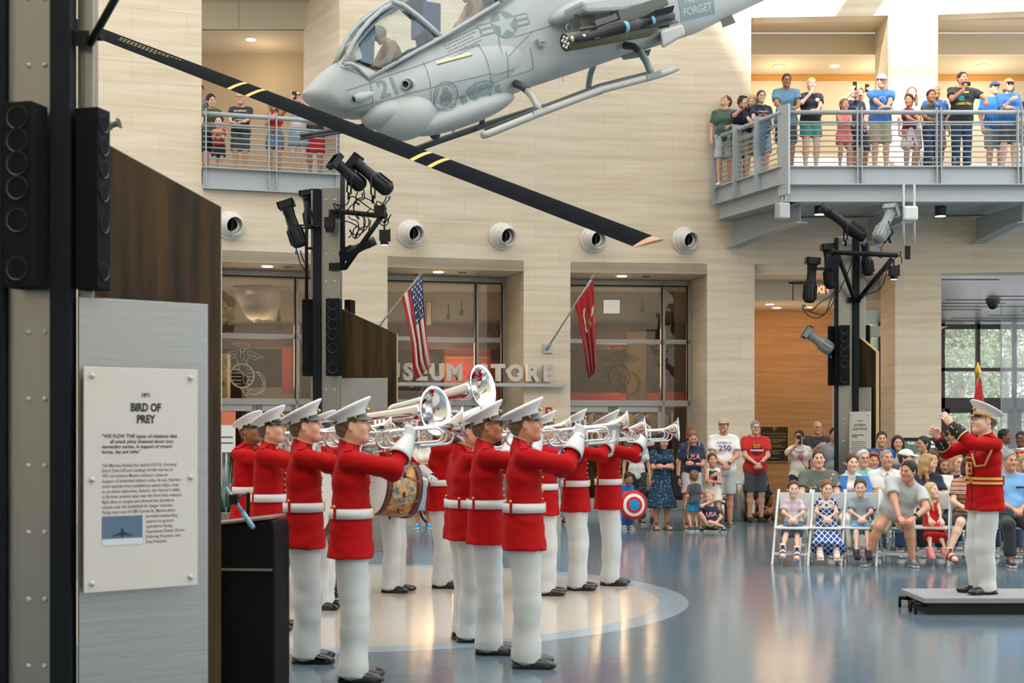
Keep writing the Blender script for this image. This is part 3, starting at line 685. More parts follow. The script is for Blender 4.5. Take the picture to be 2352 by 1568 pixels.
def tunic(c,hem=-.165,conductor=False):
    kb=c.kb; g=SDF(c.res*.8,.035*kb); fw=A(*c.Rt[:,1]); T=c.T
    g.cone(T(-.075,.0,.31),T(.075,.0,.31),.128*kb,sq=(fw,1.08)); g.cone(T(-.095,-.012,.40),T(.095,-.012,.40),.088*kb,sq=(fw,1.05))
    for sx in(-1,1): g.cone(T(0,-.02,.515),T(sx*c.sw*.8,-.012,.46),.056*kb,.052*kb)
    g.cone(T(-.06,.005,.13),T(.06,.005,.13),.122*kb,sq=(fw,1.08)); g.cone(T(-.062,0,.02),T(.062,0,.02),.136*kb,sq=(fw,1.1)); g.cone(T(-.065,0,.2),T(.065,0,.2),.122*kb,sq=(fw,1.08))
    g.cone(T(-.065,0,.08),T(-.08,.0,hem-.02),.12*kb,.152*kb,sq=(fw,1.0)); g.cone(T(.065,0,.08),T(.08,.0,hem-.02),.12*kb,.152*kb,sq=(fw,1.0))
    g.cone(c.nb+c.Rt@A(0,-.008,-.05)*kb,c.nb+c.Rt@A(0,0.004,.045)*kb,.074*kb,.0635*kb,k=.02)
    g.cut(T(0,0,hem),-c.Rt[:,2]); g.cut(c.nb+c.Rt@A(0,.01,.035)*kb,nrm(c.Rt@A(0,.35,1)))
    for i in(0,1): c.armseg(g,i,.98 if conductor else .91,off=.017,k=.028)
    for i in(0,1):
        sh,el,wr,_,_=c.arm[i]; d=nrm(el-sh); u=nrm(np.cross(d,A(.2,.1,1))); v=np.cross(d,u)
        for k_ in range(4):
            o_=sh+d*(.05+.045*k_); a_=k_*2.1+i; p0=o_+(u*math.cos(a_)+v*math.sin(a_))*.052*kb; p1=o_+d*.05+(u*math.cos(a_+1.7)+v*math.sin(a_+1.7))*.054*kb; g.cone(p0,p1,.012,.009,k=.02)
        d=nrm(wr-el); u=nrm(np.cross(d,A(.2,.1,1))); v=np.cross(d,u)
        for k_ in range(3):
            o_=el+d*(.0+.04*k_); a_=k_*1.7+i; p0=o_+(u*math.cos(a_)+v*math.sin(a_))*.046*kb; p1=o_+d*.03+(u*math.cos(a_+1.8)+v*math.sin(a_+1.8))*.048*kb; g.cone(p0,p1,.012,.008,k=.018)
    # creases radiating from the armpits, sleeves and waist
    g.wr(.0035,64,c.Rt[:,2]*.8+c.Rt[:,0]*.3,3+c.seed)
    o=gput(c,'tunic',g,'scarlet',label='red tunic with standing collar')
    me=c.gar['tunic'][0]; tree=BVHTree.FromPolygons([tuple(v.co) for v in me.vertices],[tuple(p.vertices) for p in me.polygons])
    # belt ring that follows the waist
    m=40; V=[]; 
    ctr=T(0,.0,.115)
    for z in(-.031,.031):
        for i in range(m):
            d=c.Rt@A(math.cos(2*PI*i/m),math.sin(2*PI*i/m),0); p0=ctr+c.Rt[:,2]*z*kb
            best=0
            for zz in(-.036,-.018,0,.018,.036):
                h=tree.ray_cast(Vector(ctr+c.Rt[:,2]*zz*kb+d*.45),Vector(-d),.45)
                if h[0]: best=max(best,.45-h[3])
            V.append(p0+d*(min(best,.21)+.008))
    mb=MB(); mb.add(V,[(i,(i+1)%m,m+(i+1)%m,m+i) for i in range(m)],0,True)
    o=mb.obj('belt',[MATS['scarlet' if conductor else 'belt_white']],c.o,fix=False); md=o.modifiers.new('s','SOLIDIFY'); md.thickness=.007; md.offset=1
    belt=o; cv=np.array(V)
    if conductor:
        mb=MB()
        for z0,z1 in((.0,.36),(.64,1.)):
            W=[p+(q-p)*z for z in(z0,z1) for p,q in zip(cv[:m],cv[m:])]; W=[w+nrm(w-ctr)*.009 for w in W]
            mb.add(W,[(i,(i+1)%m,m+(i+1)%m,m+i) for i in range(m)],0,True)
        mb.obj('belt_braid',[MATS['gold_cloth']],belt,fix=False)
    def at(ang): i=int(round(ang/(2*PI)*m))%m; return cv[i],cv[m+i]
    for an in(R(-28),R(208)):
        p,q=at(an%(2*PI)); d=nrm(c.Rt.T@(p-ctr)*A(1,1,0)); d=c.Rt@d; x=np.cross(c.Rt[:,2],d)
        mb=MB(); mb.add([p+d*.01-x*.011-c.Rt[:,2]*.01,p+d*.01+x*.011-c.Rt[:,2]*.01,q+d*.011+x*.009+c.Rt[:,2]*.012,q+d*.011-x*.009+c.Rt[:,2]*.012],[(0,1,2,3)],0)
        o=mb.obj('belt_loop',[MATS['scarlet']],belt,fix=False); md=o.modifiers.new('s','SOLIDIFY'); md.thickness=.005
        mb=MB(); mb.sph(q+d*.014+c.Rt[:,2]*.016,(.0105,.0105,.0105),0,10,8); mb.obj('button',[MATS['gold']],belt)
    p,q=at(R(90)); d=c.Rt[:,1]; mb=MB(); mb.box((p+q)/2+d*.008,(.06*kb,.012,.066*kb),0,rot=Matrix(c.Rt.tolist())); mb.obj('buckle',[MATS['gold']],belt,bev=.003)
    # front edge piping + buttons
    mb=MB(); bt=MB(); pts=[]
    for i in range(22):
        z=hem+.02+(.48-hem)*i/21; o_=T(.0,0,z); h=tree.ray_cast(Vector(o_+fw*.5),Vector(-fw),.5)
        if h[0]: pts.append(np.array(h[0])+fw*.001)
    mb.tube(pts,.004,0,5); mb.obj('front_piping',[MATS['navy_cuff']],c.o)
    for i in range(7):
        z=.17+.285*i/6; o_=T(.015,0,z); h=tree.ray_cast(Vector(o_+fw*.5),Vector(-fw),.5)
        if h[0]:
            b=MB(); b.sph(np.array(h[0])+fw*.004,.0095,0,8,6); b.obj('button',[MATS['gold']],c.o)
    # shoulder straps
    for sx in(-1,1):
        mb=MB(); a=[T(sx*.065,-.03,.53),T(sx*.065,.02,.53),T(sx*(c.sw+.035),.015,.5),T(sx*(c.sw+.035),-.035,.5)]; W=[]
        for q_ in a:
            h=tree.ray_cast(Vector(q_+c.Rt[:,2]*.3),Vector(-c.Rt[:,2]),.6); W.append(np.array(h[0])+c.Rt[:,2]*.006 if h[0] else q_)
        mb.add(W,[(0,1,2,3)],0); o=mb.obj('shoulder_strap',[MATS['scarlet']],c.o,fix=False); md=o.modifiers.new('s','SOLIDIFY'); md.thickness=.005
    # collar edge
    mb=MB(); k0=c.nb+c.Rt@A(0,.006,.034)*kb; mb.tube([k0+c.Rt@A(.068*kb*math.cos(2*PI*i/20),.07*kb*math.sin(2*PI*i/20),-.024*kb*math.sin(2*PI*i/20)) for i in range(20)],.0025,0,5,closed=True); mb.obj('collar_piping',[MATS['gold_cloth' if conductor else 'navy_cuff']],c.o)
def gauntlets(c):
    for i in(0,1):
        W,q,fm=c.hand[i]; sh,el,wr,Rm,_=c.arm[i]; d=nrm(wr-el)
        gl=link('glove',mesh('glove',W,q,MATS['glove_white']),c.o)
        mb=MB(); mb.lathe([(.042,.03),(.047,0),(.060,-.05),(.073,-.13),(.077,-.16),(.072,-.16),(.053,-.04),(.038,.02)],wr,d,0,22); mb.obj('gauntlet_cuff',[MATS['glove_white']],gl)
        mb=MB(); u=nrm(A(0,0,1)-d*d[2])if abs(d[2])<.95 else A(0,-1,0); mb.sph(wr-d*.175+nrm(np.cross(d,A(1,.3,0)))*-.058,.009,0,8,6); mb.obj('sleeve_button',[MATS['gold']],c.o)
GAR['tunic']=lambda c,*a,**k: (setattr(c,'seed',int(abs(c.o.location.x*10))%9),tunic(c,*a,**k))
GAR['gauntlets']=gauntlets; GAR['mcap']=lambda c,*a: marine_cap(c,*a)
def dress_trousers(c):
    g=SDF(c.res*.8,.03)
    g.cone(c.T(-.06,-.005,.0),c.T(.06,-.005,.0),.118,sq=(A(0,1,0),1.1)); z=A(0,0,1)
    for i in(0,1):
        hip,kn,an,fy=c.legs[i]; an=an+A(0,.008,-.045)
        g.cone(hip,kn+(an-kn)*.1,.112*c.kb,.088*c.kb,k=.02); g.cone(kn+(an-kn)*.1,an+(kn-an)*.12,.088*c.kb,.086*c.kb,k=.03); g.cone(an+(kn-an)*.1,an,.086*c.kb,.092*c.kb,k=.02,flat=True)
        f=rotz(fy)@A(0,1,0); g.cone(kn+f*.055,an+f*.08+A(0,0,.02),.018,.02,k=.04)
    g.wr(.006,26,(.3,.2,1),c.seed+1); g.cut(c.T(0,0,.08),(0,0,1))
    gput(c,'trousers',g,'trouser_white')
GAR['dtrousers']=dress_trousers
BUG=((.045,.365,.095),(1,.05,-1.1),(-.25,.25,.9),(1,.1,.1),'grip')
BUGL=((.04,.36,.06),(1,.05,-1.2),(-.2,.35,.8),(1,.1,.1),'grip')
def marine(label,at,yaw,H=1.8,skin='a',head=(0,6,0),arms=(BUG,BUGL),shades=False,hem=-.165,res=.0145,hair='fade',**k):
    w=[('gloves',),('tunic',hem),('dtrousers',),('gauntlets',),('mcap',)]
    if shades: w.append(('shades',))
    return person(label,at,yaw,H,'man',skin,(hair,'buzz'),arms=arms,head=head,wear=w,foot=('dress','patent_black','patent_black'),res=res,group='red-tunic bugle band',stance=.075,footyaw=14,**k)
# ---------------------------------------------------------------- silver bugles, origin at the mouthpiece rim, +Y towards the bell
def bugle(label,M,L=.62,bell=.085,bore=.0075,drop=.02,low=.11,group='silver bugles of the band',name='bugle'):
    root=empty(name,label=label,cat='bugle',group=group); root.matrix_world=Matrix.Identity(4)
    mb=MB(); mb.lathe([(.004,.0),(.0135,.0),(.0125,.008),(.006,.022),(.005,.06),(.0075,.075)],(0,0,0),(0,1,0),0,14); mb.obj('mouthpiece',[MATS['silver']],root)
    prof=[(bore*1.2,L*.42),(bore*1.6,L*.6),(bore*2.3,L*.76),(bell*.42,L*.88),(bell*.62,L*.94),(bell*.85,L*.985),(bell,L),(bell*1.01,L+.003),(bell*.98,L+.004),(bell*.8,L*.983),(bell*.57,L*.937),(bell*.38,L*.878),(bell*.2,L*.8),(.002,L*.72)]
    mb=MB(); mb.lathe(prof,(0,0,drop*.4),(0,1,0),0,36); mb.obj('bell',[MATS['silver']],root)
    mb=MB(); mb.tube([(0,.07,0),(0,L*.2,drop*.2),(0,L*.45,drop*.4)],[.007,bore,bore*1.2],0,10); mb.obj('lead_pipe',[MATS['silver']],root)
    mb=MB()
    for k,(x,yy0,yy1,lo_) in enumerate(((.0,L*.16,L*.80,low),(.028,L*.26,L*.7,low*.8),(-.028,L*.3,L*.74,low*.9))):
        pts=[]; r=lo_*.5
        for i in range(9): a=PI/2-PI*i/8; pts.append((x,yy1+r*math.cos(a),-lo_*.5+r*math.sin(a)))
        for i in range(9): a=-PI/2-PI*i/8; pts.append((x,yy0+r*math.cos(a),-lo_*.5+r*math.sin(a)))
        mb.tube(pts,bore*1.15,0,8,closed=True)
    mb.obj('tubing',[MATS['silver']],root)
    for i in range(3):
        y=L*.40+.034*i; v=MB(); v.cyl((0,y,.02),(0,y,-low*1.05),.0155,0,14); v.cyl((0,y,.02),(0,y,.05),.004,0,8); v.cyl((0,y,.05),(0,y,.055),.011,0,12); v.cyl((0,y,-low*1.05),(0,y,-low*1.18),.009,0,10); v.obj('valve',[MATS['silver']],root)
    root.matrix_world=M; return root
def aim(o,d,up=(0,0,1)): 
    Rm=frame(d,A(*up)); M=Matrix.Identity(4)
    for i in range(3):
        for j in range(3): M[i][j]=Rm[i,j]
        M[i][3]=o[i]
    return M
def give_bugle(c,label,pitch=3.,yaw=0.,name='bugle',**k):
    m=c.hc+c.Rh@A(0,.098,-.056)*c.hs; d=rotz(R(yaw))@A(0,math.cos(R(pitch)),math.sin(R(pitch)))
    W=local2world(c,m); Mz=Matrix.Rotation(c.o.rotation_euler.z,3,'Z'); return bugle(label,aim(W,np.array(Mz@Vector(d))),name=name,**k)
def contrabugle(label,M,L=1.12,bell=.235,name='contrabass_bugle'):
    root=empty(name,label=label,cat='bugle',group='large shoulder bugles')
    mb=MB(); mb.lathe([(.052,0),(.056,L*.2),(.064,L*.45),(.075,L*.65),(.09,L*.78),(.115,L*.88),(.15,L*.95),(.2,L*.985),(bell,L),(bell*1.015,L+.006),(bell*.98,L+.01),(.195,L*.992),(.14,L*.955),(.095,L*.89),(.066,L*.8),(.05,L*.68),(.003,L*.5)],(0,0,0),(0,1,0),0,40); mb.obj('bell',[MATS['silver']],root)
    mb=MB(); pts=[(0,0,0)]
    for i in range(1,9): a=PI/2+PI*i/8; pts.append((0,.09*math.cos(a),-.09+.09*math.sin(a)))
    pts+=[(0,.35,-.18),(0,.75,-.18)]
    for i in range(1,7): a=PI/2-PI*i/6; pts.append((.0,.75+.05*math.cos(a),-.23+.05*math.sin(a)))
    pts+=[(0,.4,-.28),(0,.1,-.27)]
    mb.tube(pts,[.052]+[.044]*3+[.036]*5+[.024]*2+[.02]*6+[.017]*2,0,12); mb.obj('main_tube',[MATS['silver']],root)
    mb=MB()
    for x,z0,y0,y1,r in((.05,-.08,.2,.62,.012),(.05,-.14,.25,.66,.012),(.045,-.2,.3,.7,.012),(-.05,-.12,.2,.6,.012)):
        pp=[]
        for i in range(8): a=PI/2-PI*i/7; pp.append((x,y1+.035*math.cos(a),z0-.035+.035*math.sin(a)))
        for i in range(8): a=-PI/2-PI*i/7; pp.append((x,y0+.035*math.cos(a),z0-.035+.035*math.sin(a)))
        mb.tube(pp,r,0,8,closed=True)
    mb.obj('slides',[MATS['silver']],root)
    for i in range(3): v=MB(); y=.42+.055*i; v.cyl((.05,y,-.03),(.05,y,-.27),.021,0,14); v.cyl((.05,y,-.03),(.05,y,.0),.005,0,8); v.cyl((.05,y,.0),(.05,y,.006),.014,0,12); v.obj('valve',[MATS['silver']],root)
    v=MB(); v.tube([(0,.1,-.27),(0,.3,-.34),(-.02,.42,-.33)],.009,0,8); v.lathe([(.006,0),(.018,.03),(.02,.035),(.008,.036)],(-.02,.42,-.33),(-.3,1,.1),0,12); v.obj('mouthpiece',[MATS['silver']],root)
    root.matrix_world=M; return root
# ============================================================ SETTING
def stone_mat(name,c1,c2,warm=0,scale=1.,rough=.55,joint=True):
    m=bpy.data.materials.new(name); m.use_nodes=True; nt=m.node_tree; N=nt.nodes; L=nt.links; b=N['Principled BSDF']; b.inputs['Roughness'].default_value=rough; b.inputs['Specular IOR Level'].default_value=.25
    tc=N.new('ShaderNodeTexCoord'); mp=N.new('ShaderNodeMapping'); mp.inputs['Scale'].default_value=(.35*scale,.35*scale,6*scale); L.new(tc.outputs['Object'],mp.inputs[0])
    n=N.new('ShaderNodeTexNoise'); n.inputs['Scale'].default_value=1.6; n.inputs['Detail'].default_value=7; n.inputs['Distortion'].default_value=.6; L.new(mp.outputs[0],n.inputs[0])
    cr=N.new('ShaderNodeValToRGB'); e=cr.color_ramp.elements; e[0].position=.3; e[1].position=.62; e[0].color=tuple(c2)+(1,); e[1].color=tuple(c1)+(1,); L.new(n.outputs['Fac'],cr.inputs[0])
    if joint:
        sp=N.new('ShaderNodeSeparateXYZ'); L.new(tc.outputs['Object'],sp.inputs[0]); cb=N.new('ShaderNodeCombineXYZ'); L.new(sp.outputs['X'],cb.inputs[0]); L.new(sp.outputs['Z'],cb.inputs[1])
        br=N.new('ShaderNodeTexBrick'); br.inputs['Scale'].default_value=1.; br.inputs['Brick Width'].default_value=.89; br.inputs['Row Height'].default_value=.43; br.inputs['Mortar Size'].default_value=.004; br.inputs['Color1'].default_value=(1,1,1,1); br.inputs['Color2'].default_value=(.955,.95,.945,1); br.inputs['Mortar'].default_value=(.82,.8,.78,1); br.inputs['Mortar Smooth'].default_value=.3
        L.new(cb.outputs[0],br.inputs[0]); mx=N.new('ShaderNodeMix'); mx.data_type='RGBA'; mx.blend_type='MULTIPLY'; mx.inputs[0].default_value=1.; L.new(cr.outputs[0],mx.inputs[6]); L.new(br.outputs[0],mx.inputs[7]); L.new(mx.outputs[2],b.inputs['Base Color'])
    else: L.new(cr.outputs[0],b.inputs['Base Color'])
    MATS[name]=m; return m
stone_mat('travertine',lin(229,215,193),lin(214,197,170))
stone_mat('orange_wood',lin(204,154,104),lin(184,130,84),scale=1.3,joint=True)
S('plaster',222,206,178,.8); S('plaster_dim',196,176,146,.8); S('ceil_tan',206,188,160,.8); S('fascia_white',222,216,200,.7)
S('paint_steel',172,179,184,.45); S('alum',176,178,178,.4,metal=.35); S('alum_lt',196,198,196,.42,metal=.2); S('black_seal',14,15,17,.5); S('wood_trim',206,146,70,.5)
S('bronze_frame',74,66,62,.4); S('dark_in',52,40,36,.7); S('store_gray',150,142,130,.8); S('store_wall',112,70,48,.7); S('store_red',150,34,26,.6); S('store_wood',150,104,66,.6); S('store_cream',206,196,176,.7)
mat('lamp_warm',(1,.8,.6),.5,emit=(1.,.72,.45),estr=9.); mat('lamp_white',(1,1,1),.5,emit=(1.,.93,.82),estr=14.)
glass_mat('pane_glass',(.82,.84,.83)); glass_mat('clear_glass',(.95,.96,.96))
# ---- floor with the pale disc and its ring
def floor_mat():
    m=bpy.data.materials.new('terrazzo'); m.use_nodes=True; nt=m.node_tree; N=nt.nodes; L=nt.links; b=N['Principled BSDF']
    tc=N.new('ShaderNodeTexCoord'); 
    def dist(cx,cy):
        v=N.new('ShaderNodeVectorMath'); v.operation='DISTANCE'; L.new(tc.outputs['Object'],v.inputs[0]); v.inputs[1].default_value=(cx,cy,0); return v.outputs['Value']
    def less(x,r):
        q=N.new('ShaderNodeMath'); q.operation='LESS_THAN'; L.new(x,q.inputs[0]); q.inputs[1].default_value=r; return q.outputs[0]
    def mixc(f,a,bc):
        x=N.new('ShaderNodeMix'); x.data_type='RGBA'; L.new(f,x.inputs[0]); 
        if isinstance(a,tuple): x.inputs[6].default_value=a+(1,)
        else: L.new(a,x.inputs[6])
        x.inputs[7].default_value=bc+(1,); return x.outputs[2]
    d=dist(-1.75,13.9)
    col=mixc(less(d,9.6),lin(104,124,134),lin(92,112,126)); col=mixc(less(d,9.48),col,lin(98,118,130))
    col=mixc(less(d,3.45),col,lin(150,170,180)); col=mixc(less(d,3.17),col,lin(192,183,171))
    n=N.new('ShaderNodeTexNoise'); n.inputs['Scale'].default_value=60; n.inputs['Detail'].default_value=2; L.new(tc.outputs['Object'],n.inputs[0])
    cr=N.new('ShaderNodeValToRGB'); cr.color_ramp.elements[0].color=(.82,.82,.82,1); cr.color_ramp.elements[1].color=(1.1,1.1,1.1,1); L.new(n.outputs['Fac'],cr.inputs[0])
    mx=N.new('ShaderNodeMix'); mx.data_type='RGBA'; mx.blend_type='MULTIPLY'; mx.inputs[0].default_value=1.; L.new(col,mx.inputs[6]); L.new(cr.outputs[0],mx.inputs[7]); L.new(mx.outputs[2],b.inputs['Base Color'])
    b.inputs['Roughness'].default_value=.13; b.inputs['Specular IOR Level'].default_value=.55
    n2=N.new('ShaderNodeTexNoise'); n2.inputs['Scale'].default_value=3.; n2.inputs['Detail'].default_value=2; L.new(tc.outputs['Object'],n2.inputs[0]); bp=N.new('ShaderNodeBump'); bp.inputs['Strength'].default_value=.06; bp.inputs['Distance'].default_value=.02; L.new(n2.outputs['Fac'],bp.inputs['Height']); L.new(bp.outputs[0],b.inputs['Normal'])
    return m
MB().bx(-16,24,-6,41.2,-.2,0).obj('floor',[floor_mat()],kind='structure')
S('ground_out',176,172,160,.9); MB().bx(-30,60,41.2,90,-.3,-.05).obj('ground',['x'] and [MATS['ground_out']],kind='structure')
# ---- curved stone wall: plan points by photo column
WT=[(0,24.0),(200,24.7),(463,25.36),(510,25.5),(890,26.4),(1203,27.1),(1310,27.3),(1620,27.6),(1733,27.7),(2160,27.5),(2700,26.9)]
def WY(px):
    for (a,ya),(b,yb) in zip(WT,WT[1:]):
        if px<=b: return ya+(yb-ya)*(px-a)/(b-a)
    return WT[-1][1]
def W2(px): y=WY(px); return np.array([(px-CX)/F*y,y])
def wall_strip(mb,a,b,z0,z1,t=.4,m=0,steps=1):
    p=W2(a); q=W2(b); d=q-p; d/=np.linalg.norm(d); n=np.array([-d[1],d[0]])*t
    P_=[p,q,q+n,p+n]; V=[(x,y,z) for z in(z0,z1) for x,y in P_]
    mb.add(V,[(0,3,2,1),(4,5,6,7),(0,1,5,4),(1,2,6,5),(2,3,7,6),(3,0,4,7)],m)
HT=14.; ZO=4.66; ZF=6.3; ZC=9.66
mb=MB()
px=[-100,200,463,510,780,890,1203,1310,1624,1725,1733,2040,2055,2150,2162,2700]
lower=[(510,780),(890,1203),(1310,1624),(1733,2055),(2162,2700)]
upper=[(463,780,6.0,9.9),(1725,2040,5.75,ZC),(2150,2700,5.75,ZC)]
for a,b in zip(px,px[1:]):
    mid=(a+b)/2; z=0.
    if any(l<mid<r for l,r in lower): z=ZO
    up=[u for u in upper if u[0]<mid<u[1]]
    if up: wall_strip(mb,a,b,z,up[0][2]); wall_strip(mb,a,b,up[0][3],HT)
    else: wall_strip(mb,a,b,z,HT)
def opening(a,b,depth):
    p=W2(a); q=W2(b); d=q-p; w=np.linalg.norm(d); d/=w; n=np.array([-d[1],d[0]]); return p,q,d,n,w
def vq(mb,p,q,z0,z1,m=0,t=.05): # vertical slab between plan points, thickness to its left
    p=np.array(p,float);q=np.array(q,float); d=(q-p)/np.linalg.norm(q-p); n=np.array([-d[1],d[0]])*t
    V=[(x,y,z) for z in(z0,z1) for x,y in(p,q,q+n,p+n)]; mb.add(V,[(0,3,2,1),(4,5,6,7),(0,1,5,4),(1,2,6,5),(2,3,7,6),(3,0,4,7)],m)
def hq(mb,pts,z0,z1,m=0):
    k=len(pts); V=[(x,y,z0) for x,y in pts]+[(x,y,z1) for x,y in pts]; mb.add(V,[tuple(reversed(range(k))),tuple(range(k,2*k))]+[(i,(i+1)%k,(i+1)%k+k,i+k) for i in range(k)],m)
# stone reveals of the lower openings and soffits
DEP=1.4; lights=[]
for a,b in lower[:3]:
    p,q,d,n,w=opening(a,b,DEP); vq(mb,q,q+n*DEP,0,ZO,0,-.3); vq(mb,p,p+n*DEP,0,ZO,0,.3); hq(mb,[p,q,q+n*DEP,p+n*DEP],ZO+.006,ZO+.2,0)
p,q,d,n,w=opening(1733,2055,1.3); vq(mb,q,q+n*1.35,0,ZO,0,-.6); vq(mb,p,p+n*3.8,0,ZO,0,.3); hq(mb,[p,q,q+n*1.35,p+n*1.35],ZO+.006,ZO+.2,0)
# upper right: side of the pier between the two balcony openings
p,q,d,n,w=opening(1725,2040,1.26); vq(mb,q,q+n*1.26,ZF-.4,ZC,0,-.95)
p0,q0,d0,n0,w0=opening(463,780,1.6); vq(mb,q0,np.array([-4.05,27.65]),ZF-.3,9.9,0,-.5)
mb.obj('wall_back',[MATS['travertine']],kind='structure')
# ---- rooms behind the upper openings
mb=MB(); mb.bx(4.2,14,30.5,30.7,6.2,ZC,0); mb.bx(4.0,4.25,28.1,30.7,6.2,ZC,0); mb.bx(4.2,14,28.8,28.9,9.23,ZC,0)
mb.obj('wall_balcony_right',[MATS['plaster']],kind='structure')
mb=MB(); mb.bx(4.25,14,30.44,30.5,9.11,9.23,0); mb.obj('trim_1',[MATS['wood_trim']],kind='structure')
mb=MB(); mb.bx(4.0,14,27.85,28.79,ZC+.006,ZC+.15,0); mb.bx(4.0,14,28.901,30.49,9.235,9.3,0); mb.obj('ceiling_balcony_right',[MATS['ceil_tan']],kind='structure')
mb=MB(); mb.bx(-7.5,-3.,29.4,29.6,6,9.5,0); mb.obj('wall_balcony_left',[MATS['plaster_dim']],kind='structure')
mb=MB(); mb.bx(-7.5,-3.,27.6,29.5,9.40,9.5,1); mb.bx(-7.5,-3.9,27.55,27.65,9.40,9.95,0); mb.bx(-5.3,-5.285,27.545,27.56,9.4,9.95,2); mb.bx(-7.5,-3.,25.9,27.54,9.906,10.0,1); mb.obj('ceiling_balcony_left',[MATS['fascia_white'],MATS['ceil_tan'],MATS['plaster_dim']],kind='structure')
# ---- hall behind the panelled opening, corridor and entrance lobby
mb=MB(); mb.bx(4.3,7.07,31.4,31.6,0,4.3,0); mb.obj('wall_panelled',[MATS['orange_wood']],kind='structure')
mb=MB(); mb.bx(4.3,8.4,29.05,29.12,4.27,4.95,0); mb.bx(4.3,8.4,29.121,31.39,4.275,4.34,1); mb.bx(5.73,5.745,29.04,29.05,4.27,4.6,2); mb.obj('ceiling_hall',[MATS['fascia_white'],MATS['ceil_tan'],MATS['black_seal']],kind='structure')
m=mat('metal_ceiling',lin(226,220,234),.3,.5); nt=m.node_tree; N=nt.nodes; b=N['Principled BSDF']; tc=N.new('ShaderNodeTexCoord'); wv=N.new('ShaderNodeTexWave'); wv.bands_direction='Y'; wv.inputs['Scale'].default_value=1.2; wv.inputs['Distortion'].default_value=1.5; nt.links.new(tc.outputs['Object'],wv.inputs[0]); bp=N.new('ShaderNodeBump'); bp.inputs['Strength'].default_value=.25; nt.links.new(wv.outputs['Fac'],bp.inputs['Height']); nt.links.new(bp.outputs[0],b.inputs['Normal'])
mb=MB(); mb.bx(7.1,24,27.9,41,ZO,ZO+.12,0)
for i in range(14): y=28.6+.9*i; x=7.6+(i*5.3)%6; mb.bx(x,x+2.2+(i*1.7)%2,y,y+.07,ZO-.012,ZO,1); mb.bx(x+5,x+7,y+.4,y+.46,ZO-.012,ZO,1)
mb.obj('ceiling_lobby',[m,MATS['bronze_frame']],kind='structure')
mb=MB(); mb.bx(7.1,7.3,31.6,41,0,ZO); mb.obj('wall_lobby_left',[MATS['plaster']],kind='structure')
# entrance glazing at the far end of the lobby
YG=40.2; mb=MB()
xs=[(p_-CX)/F*YG for p_ in(2020,2085,2165,2246,2330,2412,2495)]
for x in xs: mb.bx(x-.05,x+.05,YG-.06,YG+.1,0,ZO)
for z,hh in((ZO-.12,.14),(3.33,.1),(2.38,.3)): mb.bx(xs[0],xs[-1],YG-.06,YG+.08,z-hh/2,z+hh/2)
for x0,x1 in zip(xs,xs[1:]):
    mb.bx(x0+.05,x0+.19,YG-.03,YG+.03,0,2.22); mb.bx(x1-.19,x1-.05,YG-.03,YG+.03,0,2.22); mb.bx(x0,x1,YG-.03,YG+.03,2.1,2.25); mb.bx(x0,x1,YG-.03,YG+.03,0,.25)
w=empty('window_4',kind='structure'); mb.obj('window_frame',[MATS['bronze_frame']],w)
MB().bx(xs[0],xs[-1],YG-.005,YG+.005,0,ZO).obj('window_pane',[MATS['clear_glass']],w)
# glass screen at the lobby mouth and its bracket
w=empty('window_5',kind='structure'); x0=P(2300,900,34)[0]; mb=MB(); mb.bx(x0,x0+3,33.98,34,0,ZO); mb.obj('window_pane',[MATS['clear_glass']],w); mb=MB(); mb.bx(x0-.012,x0,33.97,34.01,0,ZO); mb.obj('window_frame',[MATS['alum_lt']],w)
mb=MB(); a=P(2162,745,31); mb.prism([(8.0,3.78),(9.9,3.93),(10.2,4.05),(8.0,4.05)],33.2,33.8); mb.obj('trim_2',[MATS['fascia_white']],kind='structure')
# wall of the corridor seen through the panelled hall
mb=MB(); mb.bx(7.15,7.6,36,36.2,0,3.6); mb.obj('wall_corridor',[MATS['store_wall']],kind='structure')
